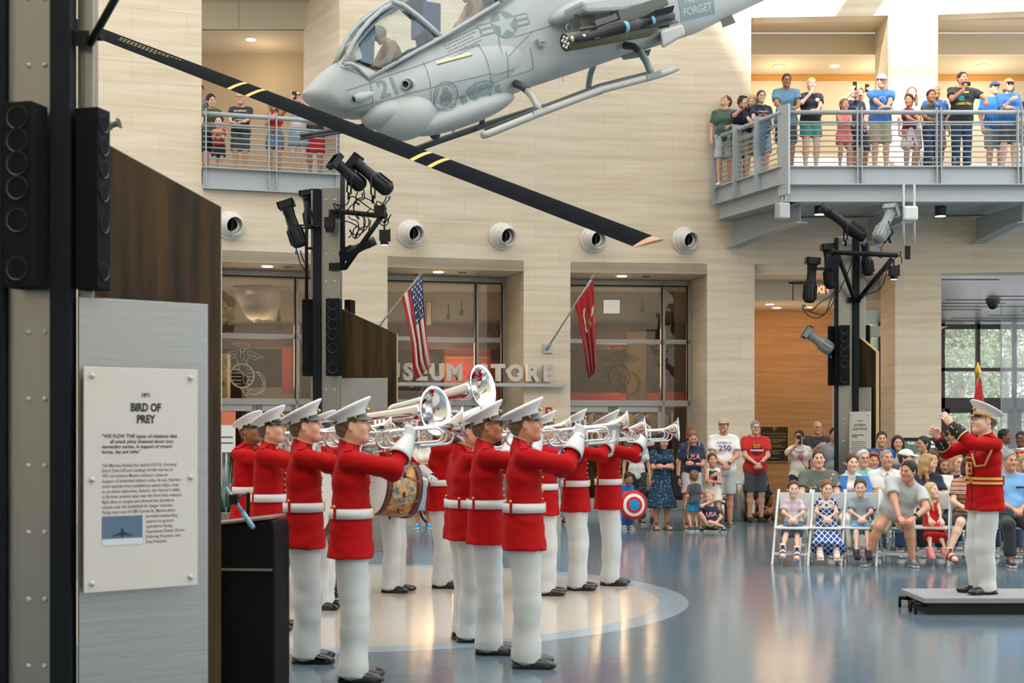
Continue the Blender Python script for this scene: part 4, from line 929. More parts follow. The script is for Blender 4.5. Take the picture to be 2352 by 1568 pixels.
# ---- shop fronts
S('door_alum',190,190,188,.45,metal=.2)
def storefront(idx,a,b,mull,z_t,z_h,doors):
    p,q,d,n,w=opening(a,b,DEP); o=p+n*DEP
    def pt(x,y,z): v=o+d*x+n*y; return (v[0],v[1],z)
    M=Matrix(((d[0],n[0],0,o[0]),(d[1],n[1],0,o[1]),(0,0,1,0),(0,0,0,1)))
    root=empty('window_%d'%idx,kind='structure'); root.matrix_world=M
    mb=MB(); xm=w*mull; fw=.055; dp=(-.06,.08)
    for x in(fw/2,xm,w-fw/2): mb.bx(x-fw*.62,x+fw*.62,dp[0],dp[1],0,ZO)
    mb.bx(0,w,dp[0],dp[1],ZO-.10,ZO); mb.bx(0,w,dp[0],dp[1],z_t-.045,z_t+.045); mb.bx(0,w,dp[0],dp[1],z_h-.06,z_h+.06)
    mb.bx(xm,w,dp[0],dp[1],0,.2)
    mb.obj('window_frame',[MATS['alum']],root,bev=.006)
    mb=MB()
    for x in(fw,xm-fw*.8): mb.bx(x,x+.03,dp[0]-.004,dp[0]+.01,z_h+.06,ZO-.1)
    mb.bx(fw,xm,dp[0]-.002,dp[0]+.01,ZO-.125,ZO-.1); mb.bx(xm,w-fw,dp[0]-.002,dp[0]+.01,ZO-.125,ZO-.1); mb.bx(w-fw-.03,w-fw,dp[0]-.004,dp[0]+.01,z_h+.06,ZO-.1); mb.obj('window_seal',[MATS['black_seal']],root)
    for x0,x1,z0,z1 in((0,xm,z_t,ZO),(0,xm,z_h,z_t),(xm,w,z_t,ZO),(xm,w,z_h,z_t),(xm,w,.2,z_h)): MB().bx(x0+.05,x1-.05,0,.012,z0+.04,z1-.04).obj('window_pane',[MATS['pane_glass']],root)
    for k in range(2):
        dr=empty('door_%d'%(idx*2-1+k),kind='structure'); dr.matrix_world=M
        x0=fw+k*(xm-fw)/2; x1=x0+(xm-fw)/2-.01; mb=MB(); s=.1
        mb.bx(x0,x0+s,-.03,.03,0,z_h-.06); mb.bx(x1-s,x1,-.03,.03,0,z_h-.06); mb.bx(x0,x1,-.03,.03,z_h-.18,z_h-.06); mb.bx(x0,x1,-.03,.03,0,.25); mb.obj('door_frame',[MATS['door_alum']],dr,bev=.004)
        MB().bx(x0+s,x1-s,-.006,.006,.25,z_h-.18).obj('door_pane',[MATS['pane_glass']],dr)
        mb=MB(); xh=x1-s/2 if k==0 else x0+s/2; mb.tube([(xh,-.03,.85),(xh,-.09,.87),(xh,-.09,1.2),(xh,-.03,1.22)],.013); mb.obj('door_handle',[MATS['alum_lt']],dr)
    for f,em in((.42,1),(.6,0)):
        v=p+d*w*f+n*DEP*.45; mb=MB(); mb.lathe([(.0,-.004),(.10,-.004),(.13,-.008),(.135,0)],(v[0],v[1],ZO),(0,0,1),0,24,ms=[1 if em else 2,0,0]) if em else mb.bx(v[0]-.08,v[0]+.08,v[1]-.05,v[1]+.05,ZO-.008,ZO)
        if em: mb.obj('ceiling_light',[MATS['alum'],MATS['lamp_warm']],label='round recessed downlight in the soffit over shop front '+['by the left panel','behind the striped flag','behind the red flag'][idx-1],cat='light',group='soffit downlights')
        else: mb.obj('vent_grille',[MATS['bronze_frame']],label='small dark slot vent in the soffit over shop front '+['by the left panel','behind the striped flag','behind the red flag'][idx-1],cat='vent')
    return M,w
SF=[storefront(1,510,780,.73,3.42,2.17,1),storefront(2,890,1203,.78,3.42,2.17,1),storefront(3,1310,1624,.79,3.42,2.17,1)]
# ---- shop interior
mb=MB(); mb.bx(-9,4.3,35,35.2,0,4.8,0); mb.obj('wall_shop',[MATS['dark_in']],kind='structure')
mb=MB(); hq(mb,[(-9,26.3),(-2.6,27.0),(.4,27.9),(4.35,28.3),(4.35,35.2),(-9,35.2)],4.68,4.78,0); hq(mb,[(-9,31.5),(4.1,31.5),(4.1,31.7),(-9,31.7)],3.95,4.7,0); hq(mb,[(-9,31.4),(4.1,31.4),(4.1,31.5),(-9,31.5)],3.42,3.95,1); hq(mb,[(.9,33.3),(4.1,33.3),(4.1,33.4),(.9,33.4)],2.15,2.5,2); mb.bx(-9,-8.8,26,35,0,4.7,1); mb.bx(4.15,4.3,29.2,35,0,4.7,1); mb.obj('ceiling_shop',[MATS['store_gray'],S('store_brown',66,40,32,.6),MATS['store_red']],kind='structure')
for (x0,x1,y,z0,z1,m,lab) in((-8,-6.6,33,0,3.4,'store_cream','tall cream display wall inside shop behind the left flag reflection'),(-6.2,-4.9,32.6,0,2.6,'store_gray','grey display wall deep inside the shop by the left doors'),(-3.1,-1.9,32.4,0,2.0,'store_wood','low wood shelving inside shop behind the striped flag'),(-1.6,-.5,33.4,0,3.6,'store_red','tall red display panel inside the middle shop front'),(1.3,3.6,33.6,0,2.0,'store_wood','wood display rack inside the right shop doors'),(.6,1.2,32.6,0,3.7,'store_red','narrow red display panel inside the right shop front')):
    root=empty('display_unit',((x0+x1)/2,y,0),label=lab,cat='shop display'); mb=MB(); w=x1-x0; mb.bx(-w/2,w/2,0,.35,0,z1); mb.obj('back_panel',[MATS[m]],root,bev=.01)
    for k in range(int(z1/.6)): s_=MB(); s_.bx(-w/2+.03,w/2-.03,-.3,0,.3+.6*k,.34+.6*k); s_.obj('shelf',[MATS['store_wood']],root)
S('poster_tan',198,164,120,.6)
GARM=['red','khaki','navy','gry','tan','blk','olive','orange']
rack=empty('clothes_rack',(2.4,31.9,0),label='long clothes rail inside the right shop front',cat='clothes rack'); mb=MB(); mb.tube([(-1.2,0,2.05),(1.2,0,2.05)],.02); mb.tube([(-1.2,0,0),(-1.2,0,2.05)],.02); mb.tube([(1.2,0,0),(1.2,0,2.05)],.02); mb.obj('rail',[MATS['alum']],rack)
for i in range(9):
    x=1.3+.26*i; mb=MB(); mb.prism([(-.09,0),(.09,0),(.1,.55),(.11,.78),(.05,.84),(-.05,.84),(-.11,.78),(-.1,.55)],-.22,.22); mb.tube([(0,0,.84),(0,0,.9)],.006); o=mb.obj('hanging_shirt',[MATS[('tan','khaki','store_cream')[i%3]]],bev=.02,label='tan garment hanging on the rail inside the right shop front',cat='shirt',group='shirts on the shop rail'); o.location=(x,31.9,1.15)
for i,(px_,py_,Y,w,h,m) in enumerate(((1405,704,31.2,.36,.3,'notice_glow'),(1462,840,31.0,.42,1.5,'poster_tan'),(1392,1000,31.3,.5,.9,'poster_tan'),(985,720,31.2,.1,.5,'store_cream'),(1140,880,31,.22,1.0,'store_red'),(660,850,31.2,.2,1.0,'store_red'))):
    if m=='notice_glow': mat('notice_glow',(.8,.8,.8),.5,emit=(.8,.78,.75),estr=.5)  # notice surface made faintly emissive
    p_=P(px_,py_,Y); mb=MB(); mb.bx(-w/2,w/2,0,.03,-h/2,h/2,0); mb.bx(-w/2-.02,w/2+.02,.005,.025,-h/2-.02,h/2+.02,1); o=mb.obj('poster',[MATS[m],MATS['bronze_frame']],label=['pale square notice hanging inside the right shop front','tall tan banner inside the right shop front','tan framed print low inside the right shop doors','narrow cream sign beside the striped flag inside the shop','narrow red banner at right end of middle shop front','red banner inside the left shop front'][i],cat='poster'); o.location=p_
for i,(px_,py_) in enumerate(((640,733),(642,752),(1145,762),(1124,772),(680,720),(1475,712),(1030,726),(1060,718),(1290,735),(1545,745))):
    p_=P(px_,py_,31.0); mb=MB(); mb.tube([(0,0,.02),(0,0,.25)],.012,0); mb.lathe([(.03,.06),(.05,-.05),(.045,-.052),(.0,-.045)],(0,0,0),(.3,-.3,1),0,12,ms=[0,0,1]); o=mb.obj('spotlight',[MATS['black_seal'],MATS['lamp_warm']],label='small glowing track spotlight inside the shop',cat='light',group='track spotlights in the shop'); o.location=p_
# large white sculpted face on the poster wall
mat('face_white',lin(222,218,208),.7); V,Q,fm=head_tpl('woman',.0052); zc=P(598,655,30.6)[2]; C_=V[Q].mean(1); Q=Q[(C_[:,2]>-.118)&(C_[:,2]<(4.60-zc)/6.6)&(C_[:,1]>.0)]; u_,Q=np.unique(Q,return_inverse=True); V=V[u_]; Q=Q.reshape(-1,4); o=link('sculpted_face',mesh('sculpted_face',V*6.6,Q,MATS['face_white']),label='large white sculpted face display behind the left shop window',cat='sculpture'); o.location=P(598,655,30.6); o.rotation_euler=(0,R(6),R(168))
# ---- etched emblem on glass (eagle, globe and anchor), drawn as fine frosted lines
mat('etch',lin(226,220,210),.8)
def etched(idx,cx,cz,s,name='window_emblem',full=True,lab=None):
    M,w=SF[idx]; mb=MB(); y=-.012; r=.0032*s*2.2
    def ln(pts,closed=False): mb.tube([(cx+x*s,y,cz+z*s) for x,z in pts],r,0,4,closed=closed,cap=False)
    ln([(.27*math.cos(a*PI/16),-.2+.27*math.sin(a*PI/16)) for a in range(32)],True); ln([(.25*math.cos(a*PI/16),-.2+.25*math.sin(a*PI/16)) for a in range(32)],True)
    for z in(-.38,-.3,-.22,-.14,-.06): hw=math.sqrt(max(0,.25**2-(z+.2)**2)); ln([(-hw,z),(-.02 if z<-.2 else -.05,z)]); ln([(.1,z),(hw,z)])
    ln([(-.05,.03),(-.09,-.06),(.02,-.13),(.08,-.2),(.16,-.22),(.12,-.33),(.06,-.4),(.02,-.28),(.03,-.2),(-.03,-.12)])
    for sx in(-1,1):
        ln([(0,.32),(sx*.1,.36),(sx*.22,.33),(sx*.48,.21),(sx*.36,.19),(sx*.27,.16),(sx*.14,.2),(sx*.08,.12)]); 
        for k in range(7): f=k/6; ln([(sx*(.1+.28*f),.33-.11*f),(sx*(.14+.24*f),.23-.05*f)])
        ln([(sx*.08,.12),(sx*.12,.08),(sx*.08,.06)])
    ln([(-.04,.38),(.0,.42),(.05,.38),(.02,.33),(.04,.22),(0,.12),(-.04,.22),(-.03,.33)],True)
    ln([(-.2,.5),(-.1,.46),(.1,.48),(.12,.42),(.06,.38)]); ln([(-.2,.5),(-.18,.53),(-.06,.51),(.1,.53),(.16,.47),(.13,.4)])
    ln([(-.22,.06),(-.28,.05),(-.36,-.1),(-.42,-.14),(-.48,-.05),(-.47,.02),(-.42,.06),(-.38,.02),(-.4,-.03)]); ln([(-.3,0),(-.4,-.22)]); ln([(-.27,-.02),(-.36,-.24),(-.42,-.24)])
    ln([(.08,-.42),(.0,-.56),(.1,-.66),(.12,-.56),(.22,-.5),(.1,-.5)]); ln([(-.06,-.45),(.1,-.64)])
    for dx in(0,.05):
        ln([(.27+dx,-.1),(.36+dx,-.14),(.44+dx,-.24),(.46+dx,-.38),(.4+dx,-.54),(.26+dx,-.62),(.12,-.6)]); 
    for k in range(9): a=k/8; ln([(.3+.16*math.sin(a*PI*.8),-.12-.46*a),(.36+.16*math.sin(a*PI*.8),-.15-.46*a)])
    o=mb.obj(name,[MATS['etch']],label=lab,cat='emblem'); o.matrix_world=M; return o
M,w=SF[0]; 
def sfx(idx,px_):   # local x of a photo column on the glass plane of shop front idx
    M,w=SF[idx]; o=np.array(M.translation)[:2]; d=np.array([M[0][0],M[1][0]]); k=(px_-CX)/F; return (k*o[1]-o[0])/(d[0]-k*d[1])
def sfz(idx,px_,py_):
    M,w=SF[idx]; x=sfx(idx,px_); Y=M.translation.y+M[1][0]*x; return CAMH-(py_-CY)/F*Y
etched(0,sfx(0,556),sfz(0,556,842),.86,lab='white etched eagle globe and anchor on left shop window')
o=etched(2,sfx(2,1422),sfz(2,1422,845),.86,lab='faint etched eagle globe and anchor on right shop window'); m2=mat('etch_faint',lin(150,120,92),.8); o.data.materials[0]=m2
def etched2():
    M,w=SF[1]; mb=MB(); cx=sfx(1,985); cz=sfz(1,985,868); s=.62; y=-.012; r=.0045
    def ln(p,cl=False): mb.tube([(cx+x*s,y,cz+z*s) for x,z in p],r,0,4,closed=cl,cap=False)
    for k in range(13):
        a=R(200-220*k/12); x,z=.62*math.cos(a),.62*math.sin(a); ln([(x+u,z+v) for u,v in star_poly(.1,.62,a,6)],True)
    for sx in(-1,1): ln([(0,.25),(sx*.16,.33),(sx*.3,.05),(sx*.34,-.22),(sx*.2,-.1),(sx*.1,-.1)]); ln([(sx*.14,.26),(sx*.24,.0),(sx*.27,-.14)]); ln([(sx*.2,-.32),(sx*.36,-.5),(sx*.3,-.62)])
    ln([(-.2,-.2),(-.2,-.6),(0,-.82),(.2,-.6),(.2,-.2)],True); ln([(-.05,.2),(0,.34),(.06,.24)])
    o=mb.obj('window_emblem',[MATS['etch']],label='white etched eagle seal ringed by stars on middle shop window',cat='emblem'); o.matrix_world=M
etched2()
# ============================================================ BALCONIES
def railing(name,pA,pB,posts,zf,label,rise=.97,nb=8,plate=.09):
    pA=np.array(pA,float);pB=np.array(pB,float); d=(pB-pA); L=np.linalg.norm(d); d/=L; n=np.array([-d[1],d[0]])
    root=empty(name,label=label,cat='railing')
    pt=lambda s,z,o=0.: (pA[0]+d[0]*s+n[0]*o,pA[1]+d[1]*s+n[1]*o,z)
    ss=sorted(posts)
    mb=MB(); mb.tube([pt(0,zf+rise),pt(L,zf+rise)],.042,0,12); mb.obj('top_rail',[MATS['paint_steel']],root)
    mb=MB(); mb.tube([pt(0,zf+rise-.165,.05),pt(L,zf+rise-.165,.05)],.022,0,8); mb.obj('hand_rail',[MATS['paint_steel']],root)
    for k in range(nb): mb=MB(); z=zf+.08+(rise-.30)*k/(nb-1); mb.tube([pt(0,z),pt(L,z)],.0125,0,8); mb.obj('bar',[MATS['paint_steel']],root)
    for s in ss: mb=MB(); mb.box(pt(s,zf+.36,-.03),(.018,plate,rise*1.42),0,rz=math.atan2(d[1],d[0])); mb.obj('post',[MATS['paint_steel']],root)
    return root
cornA=np.array([3.95,27.52]); cornB=np.array([4.80,25.3]); endR=np.array([13.,25.3])
L1=np.linalg.norm(cornB-cornA)
railing('balcony_railing',cornA,cornB,[.06,L1*.36,L1*.69],6.31,'grey steel railing on the slanted left end of the right balcony',plate=.2)
pp=[]
for a in(1803,1968,1978,2150,2160,2336,2346): pp.append((a-CX)/F*25.3-4.80)
railing('balcony_railing',cornB,endR,pp+[6.6,6.7],6.31,'long grey steel railing along the front of the right balcony')
mb=MB(); mb.box((4.83,25.27,6.6),(.30,.05,1.6),0,rz=R(-62)); mb.obj('railing_post',[MATS['paint_steel']],bev=.004,label='wide grey steel plate post at the corner of the right balcony',cat='post')
mb=MB(); deck=[tuple(cornA+A(.04,0)),tuple(cornB+A(.03,.04)),(13.,25.34),(13.,32.2),(4.1,32.2),(4.1,28.2),(3.95,28.2)]
hq(mb,deck,6.2,6.31,0)
def fas(p,q,z0,z1,o,t=.05):
    p=np.array(p,float);q=np.array(q,float); d=(q-p)/np.linalg.norm(q-p); n=np.array([-d[1],d[0]])
    vq(mb,p+n*o,q+n*o,z0,z1,0,t)
e1=cornB+np.array([.0,0]); 
for (p,q) in((cornA,cornB),(cornB,endR)):
    fas(p,q,5.99,6.31,0.); fas(p,q,5.70,5.99,.06); d=(q-p)/np.linalg.norm(q-p); n=np.array([-d[1],d[0]])
    hq(mb,[tuple(p-n*.07),tuple(q-n*.07),tuple(q+n*.1),tuple(p+n*.1)],5.985,6.005,0); hq(mb,[tuple(p-n*.02),tuple(q-n*.02),tuple(q+n*.3),tuple(p+n*.3)],5.69,5.71,0); hq(mb,[tuple(p-n*.06),tuple(q-n*.06),tuple(q+n*.1),tuple(p+n*.1)],6.30,6.325,0)
hq(mb,[(4.2,27.9),(5.0,25.6),(13,25.6),(13,27.9)],5.78,5.82,0)
for X,xw in((5.22,4.25),(7.15,6.9),(9.25,8.9)):
    p=np.array([X,25.75]); q=np.array([xw,27.75]); d=(q-p); d/=np.linalg.norm(d); n=np.array([-d[1],d[0]])*.012
    prof=[(0,5.72),(0,5.38),(.35,5.37),(2.3,5.14),(2.3,5.72)]
    V=[(p[0]+d[0]*s+n[0]*k,p[1]+d[1]*s+n[1]*k,z) for k in(-1,1) for s,z in prof]; mb.add(V,[(4,3,2,1,0),(5,6,7,8,9)]+[(i,(i+1)%5,(i+1)%5+5,i+5) for i in range(5)],0)
    n2=n/.012*.13
    V=[(p[0]+d[0]*s+n2[0]*k,p[1]+d[1]*s+n2[1]*k,z+dz) for dz in(0,.02) for k in(-1,1) for s,z in((-.05,5.375),(.35,5.37),(2.3,5.14))]
    mb.add(V,[(0,1,4,3),(1,2,5,4),(6,9,10,7),(7,10,11,8),(0,3,9,6),(2,8,11,5),(0,6,7,1),(1,7,8,2),(3,4,10,9),(4,5,11,10)],0)
mb.obj('balcony_floor_right',[MATS['paint_steel']],kind='structure')
mat('down_can',lin(40,48,58),.5)
for i,(a,b) in enumerate(((1883,476),(2160,480))):
    p_=P(a,b,26.4); mb=MB(); mb.lathe([(0,.0),(.075,0),(.095,-.004),(.1,0),(.1,.42),(0,.42)],(p_[0],p_[1],p_[2]-.13),(0,0,1),0,20,ms=[1,1,0,0,0]); mb.obj('ceiling_light',[MATS['down_can'],MATS['lamp_warm']],label='dark cylinder downlight under right balcony '+['beside the grey wall speaker','beyond the white wireless box'][i],cat='light',group='cylinder downlights')
p_=P(1797,483,25.2); o=empty('wall_speaker',p_,R(20),label='grey box speaker hung under the left end of right balcony',cat='speaker'); mb=MB(); mb.bx(-.11,.11,-.09,.09,-.15,.13); mb.obj('cabinet',[MATS['paint_steel']],o,bev=.02); mb=MB(); mb.tube([(0,0,.13),(0,0,.24)],.012); mb.obj('bracket',[MATS['paint_steel']],o)
o=empty('wireless_box',P(2091,490,25.1),0,label='white wireless access box hung on two pipes under right balcony',cat='wireless box'); mb=MB(); mb.bx(-.13,.13,-.06,.06,-.13,.13); mb.obj('housing',[S('white_plastic',214,216,214,.4)],o,bev=.04)
for x in(-.105,.085): mb=MB(); mb.tube([(x,.05,-.54),(x,.05,.52)],.022,0,8); mb.obj('pipe',[S('pipe_grey',186,192,196,.45)],o)
# left balcony
qA=W2(466);qB=W2(779); nA=np.array([-(qB-qA)[1],(qB-qA)[0]]); nA/=np.linalg.norm(nA); Lq=np.linalg.norm(qB-qA)
railing('balcony_railing',qA,qB,[.05,Lq*.475,Lq*.53,Lq-.06],6.31,'grey steel railing of the small left balcony')
mb=MB(); hq(mb,[tuple(qA),tuple(qB),(qB[0]-.9,29.4),(-7.4,29.4)],6.2,6.31,0); vq(mb,qA-nA*.02,qB-nA*.02,5.93,6.31,0,.06)
d_=(qB-qA)/Lq
for z in(6.30,5.93): hq(mb,[tuple(qA-nA*.1),tuple(qB-nA*.1),tuple(qB+nA*.05),tuple(qA+nA*.05)],z,z+.02,0)
mb.obj('balcony_floor_left',[MATS['paint_steel']],kind='structure')
# balcony downlights
for i,(a,b,z) in enumerate(((576,91,9.40),(1917,152,9.23),(1788,152,9.23),(2255,150,9.23))):
    Y=(z-CAMH)*F/(CY-b); p_=P(a,b,Y); mb=MB(); mb.lathe([(0,-.003),(.1,-.003),(.125,-.01),(.13,0)],p_,(0,0,1),0,22,ms=[1 if i<2 else 2,0,0]); mb.obj('ceiling_light' if i<2 else 'ceiling_speaker',[MATS['alum_lt'],MATS['lamp_white'],MATS['ceil_tan']],label=['glowing downlight in the ceiling of the left balcony','glowing downlight in the ceiling of the right balcony','flush round speaker in balcony ceiling above the man in blue tee','flush round speaker in ceiling of far right balcony bay'][i],cat='light' if i<2 else 'speaker')
for i,(a,b) in enumerate(((1768,699),(1784,707),(1856,706))):
    Y=(4.27-CAMH)*F/(CY-b); p_=P(a,b,Y); mb=MB(); mb.lathe([(0,-.003),(.09,-.003),(.12,-.01),(.125,0)],p_,(0,0,1),0,20,ms=[1,0,0]); mb.obj('ceiling_light',[MATS['alum_lt'],MATS['lamp_warm']],label='recessed downlight in panelled hall ceiling, '+['nearest the stone pier','middle of three','beside the exhibit pillar'][i],cat='light')
# ============================================================ WALL NOZZLES
mat('duct_white',lin(216,214,208),.4,.1); mat('duct_dark',lin(16,18,20),.6); mat('damper',lin(60,78,78),.5)
for i,(a,b) in enumerate(((528,518),(943,537),(1153,543),(1362,550),(1573,552))):
    Y=WY(a); c=P(a,b,Y); p=W2(a-8);q=W2(a+8); d=(q-p)/np.linalg.norm(q-p); nn=A(d[1],-d[0],0)
    ax=nrm(nn+A(.42,0,-.24)); lab=['partly hidden behind the left wood panel','above the striped flag','between the two flags','under the dark blade tip','left of the right balcony'][i]
    o=empty('air_nozzle',label='round white air nozzle on the stone wall '+lab,cat='air nozzle',group='air nozzles on stone wall')
    mb=MB(); r=.265; prof=[(r,0),(r,.02),(r*.93,.035)]+[(r*.92,.036),(r*.84,.045),(r*.82,.05)]+[(r*.80*math.cos(t),.05+r*.52*math.sin(t)) for t in np.linspace(.06,1.0,8)]; mb.lathe(prof,c,nn,0,32); mb.obj('flange',[MATS['duct_white']],o)
    c2=c+nn*.10; mb=MB(); mb.lathe([(.165,.0),(.165,.18),(.159,.185),(.153,.18),(.153,.10),(.153,.02),(0,.02)],c2,ax,0,28,ms=[0,0,0,0,1,1]); mb.obj('spout',[MATS['duct_white'],MATS['duct_dark']],o)
    mb=MB(); e=nrm(np.cross(ax,A(0,0,1)));f=np.cross(ax,e); Rm=Matrix(np.stack([nrm(e*.45+ax*.9),f,np.cross(nrm(e*.45+ax*.9),f)],1).tolist()); mb.lathe([(0,-.003),(.145,-.003),(.145,.003),(0,.003)],c2+ax*.05,nrm(e*.9-ax*.42),0,24); mb.obj('damper',[MATS['damper']],o)
# ============================================================ EXHIBIT PILLARS
mat('brushed_steel',lin(150,151,148),.3,.85,bump=.12,bscale=30,stretch=(1,1,.04)); mat('steel_plate',lin(160,162,160),.42,.75,bump=.1,bscale=26,stretch=(.06,.06,1)); mat("navy_black",lin(15,22,29),.6,spec=.2); mat('rig_black',lin(14,16,19),.5,spec=.25)
mat('dark_bronze',lin(76,56,30),.55,.15,spec=.25,col2=lin(32,28,20),vscale=5,stretch=(2,2,.12)); S('bronze_edge',176,146,98,.5); mat('speaker_black',lin(13,15,18),.7,bump=.3,bscale=500,spec=.15); mat('cone_black',lin(8,9,11),.45,spec=.25); mat('cone_hi',lin(46,52,58),.35); mat('sign_acrylic',lin(208,204,196),.22,coat=.3)
S('sign_ink',40,40,40,.6); S('sign_ink_lt',104,102,98,.6); S('photo_blue',84,110,136,.5); S('photo_white',206,216,224,.5)
def ppt(px_,Y): return (px_-CX)/F*Y
def pz(py_,Y): return CAMH-(py_-CY)/F*Y
def pillar(tag,Y,steel,bar,bars2,topy,wood,edge,plate,th,bolts,label):
    """steel posts, dark edge bars, bronze wing panel and plate; photo columns at depth Y"""
    root=empty('exhibit_pillar',(ppt(steel[0],Y),Y,0),label=label,cat='exhibit pillar'); M=Vector(root.location)
    def fin(mb,n,m,par=root,**k): mb.v=[tuple(Vector(v)-M) for v in mb.v]; return mb.obj(n,m,par,**k)
    zt=pz(topy,Y)
    mb=MB(); mb.bx(ppt(steel[0],Y),ppt(steel[1],Y),Y,Y+.30,0,zt)
    for a,b,dy in bars2: mb.bx(ppt(a,Y),ppt(b,Y),Y+dy,Y+dy+.1,0,zt-.02)
    fin(mb,'steel_post',[MATS['brushed_steel']],bev=.006)
    mb=MB()
    for a,b in bar: mb.bx(ppt(a,Y),ppt(b,Y),Y-.07,Y+.05,0,zt-.03)
    fin(mb,'edge_bar',[MATS['navy_black']],bev=.004)
    (xa,za),(xb,zb)=wood; A0=np.array([ppt(xa,Y),Y+.10]); d=np.array([math.cos(th),math.sin(th)])
    # far end of the wing: where the photo column xb meets the wing line
    k=(xb-CX)/F; s=(k*A0[1]-A0[0])/(d[0]-k*d[1]); B0=A0+d*s; n=np.array([-d[1],d[0]])
    z0=pz(za,A0[1]); z1=pz(zb,B0[1]); t=.09
    V=[(*A0,0),(*B0,0),(*B0,z1),(*A0,z0)]; V+=[(x+n[0]*t,y+n[1]*t,z) for x,y,z in V]
    mb=MB(); mb.add(V,[(0,1,2,3),(7,6,5,4),(0,4,5,1)],0); mb.add(V,[(1,5,6,2),(2,6,7,3),(3,7,4,0)],1); fin(mb,'wing_panel',[MATS['dark_bronze'],MATS['bronze_edge']])
    p0,p1,pt_=plate; o=-n*.07; 
    def along(px_,off): k=(px_-CX)/F; q=A0+off; s=(k*q[1]-q[0])/(d[0]-k*d[1]); return q+d*s
    a=along(p0,o);b=along(p1,o); z=pz(pt_,(a[1]+b[1])/2)
    mb=MB(); V=[(*a,0),(*b,0),(*b,z),(*a,z)]; V+=[(x+n[0]*.02,y+n[1]*.02,zz) for x,y,zz in V]; mb.add(V,[(0,1,2,3),(7,6,5,4),(0,4,5,1),(1,5,6,2),(2,6,7,3),(3,7,4,0)],0); fin(mb,'steel_plate',[MATS['steel_plate']],bev=.003)
    mb=MB()
    for bx_ in bolts[0]:
        for i in range(14):
            zz=.35+.366*i
            if zz<zt-.1: mb.lathe([(0,.012),(.012,.009),(.016,.0)],(ppt(bx_,Y),Y-.001,zz),(0,-1,0),0,10)
    fin(mb,'bolts',[MATS['alum_lt']])
    return root,along,o,n,d
def column_speaker(c,w,dp,h,rz,label,nd=6):
    o=empty('column_speaker',c,rz,label=label,cat='speaker'); mb=MB(); mb.bx(-w/2,w/2,-dp/2,dp/2,-h/2,h/2); mb.obj('cabinet',[MATS['speaker_black']],o,bev=.006)
    zs=[.415,.29,.165,.035,-.14,-.40]
    for k in range(nd):
        mb=MB(); r=w*.40; mb.lathe([(r,0),(r*.98,.006),(r*.9,.004),(r*.62,-.018),(r*.3,-.03),(r*.3,-.018),(r*.16,-.008),(0,-.006)],(0,-dp/2-.001,zs[k]*h),(0,-1,0),0,24,ms=[0,0,1,1,0,0,0]); mb.obj('driver',[MATS['cone_black'],MATS['cone_hi']],o)
    mb=MB(); 
    for z in(.3,-.3): mb.bx(-w*.2,w*.2,dp/2,dp/2+.05,z*h-.03,z*h+.03)
    mb.obj('bracket',[MATS['rig_black']],o); return o
# left pillar
YL,YM,YR=7.8,19.2,23.7
rL=pillar('L',YL,(18,123),[(-30,17),(123,170)],[(170,207,.06)],-381,((200,312),(508,475)),0,(181,478,690),R(38),((66,103),),'steel and bronze exhibit pillar in the left foreground, tallest in view')
rM=pillar('M',YM,(738,780),[(720,738)],[(711,720,.12)],430,((783,709),(911,766)),0,(769,890,868),R(-7),((748,768),),'steel and bronze exhibit pillar behind the bandsmen, before the shop fronts')
rR=pillar('R',YR,(1925,1960),[(1917,1924),(1958,1972)],[(1972,1989,.02)],543,((1962,762),(2012,807)),0,(1926,2000,890),R(-48),((1937,1953),),'steel and bronze exhibit pillar behind the seated audience')
def sp_at(x0,x1,y0,y1,Y,dp,rz,label,nd=6): 
    w=(x1-x0)/F*Y; h=(y1-y0)/F*Y; return column_speaker(P((x0+x1)/2,(y0+y1)/2,Y),w,dp,h,rz,label,nd)
sp_at(22,95,240,662,YL-.12,.16,R(-14),'slim black column speaker facing out on left foreground pillar')
sp_at(186,240,252,666,YL+.0,.14,R(75),'slim black column speaker seen side-on at right of left foreground pillar')
sp_at(751,783,686,863,YM-.14,.16,R(-6),'slim black column speaker facing out on the middle pillar')
sp_at(694,719,688,863,YM+.06,.14,R(-80),'slim black column speaker seen side-on at left of middle pillar')
sp_at(796,811,689,790,YM+.45,.16,R(160),'black speaker showing behind the bronze wing of middle pillar')
sp_at(1928,1951,747,885,YR-.14,.16,R(-10),'slim black column speaker facing out on the right pillar')
sp_at(1907,1917,749,885,YR+.06,.14,R(-80),'slim black column speaker seen edge-on at left of right pillar')
sp_at(1978,1998,747,840,YR+.45,.16,R(160),'black speaker showing behind the bronze wing of right pillar')
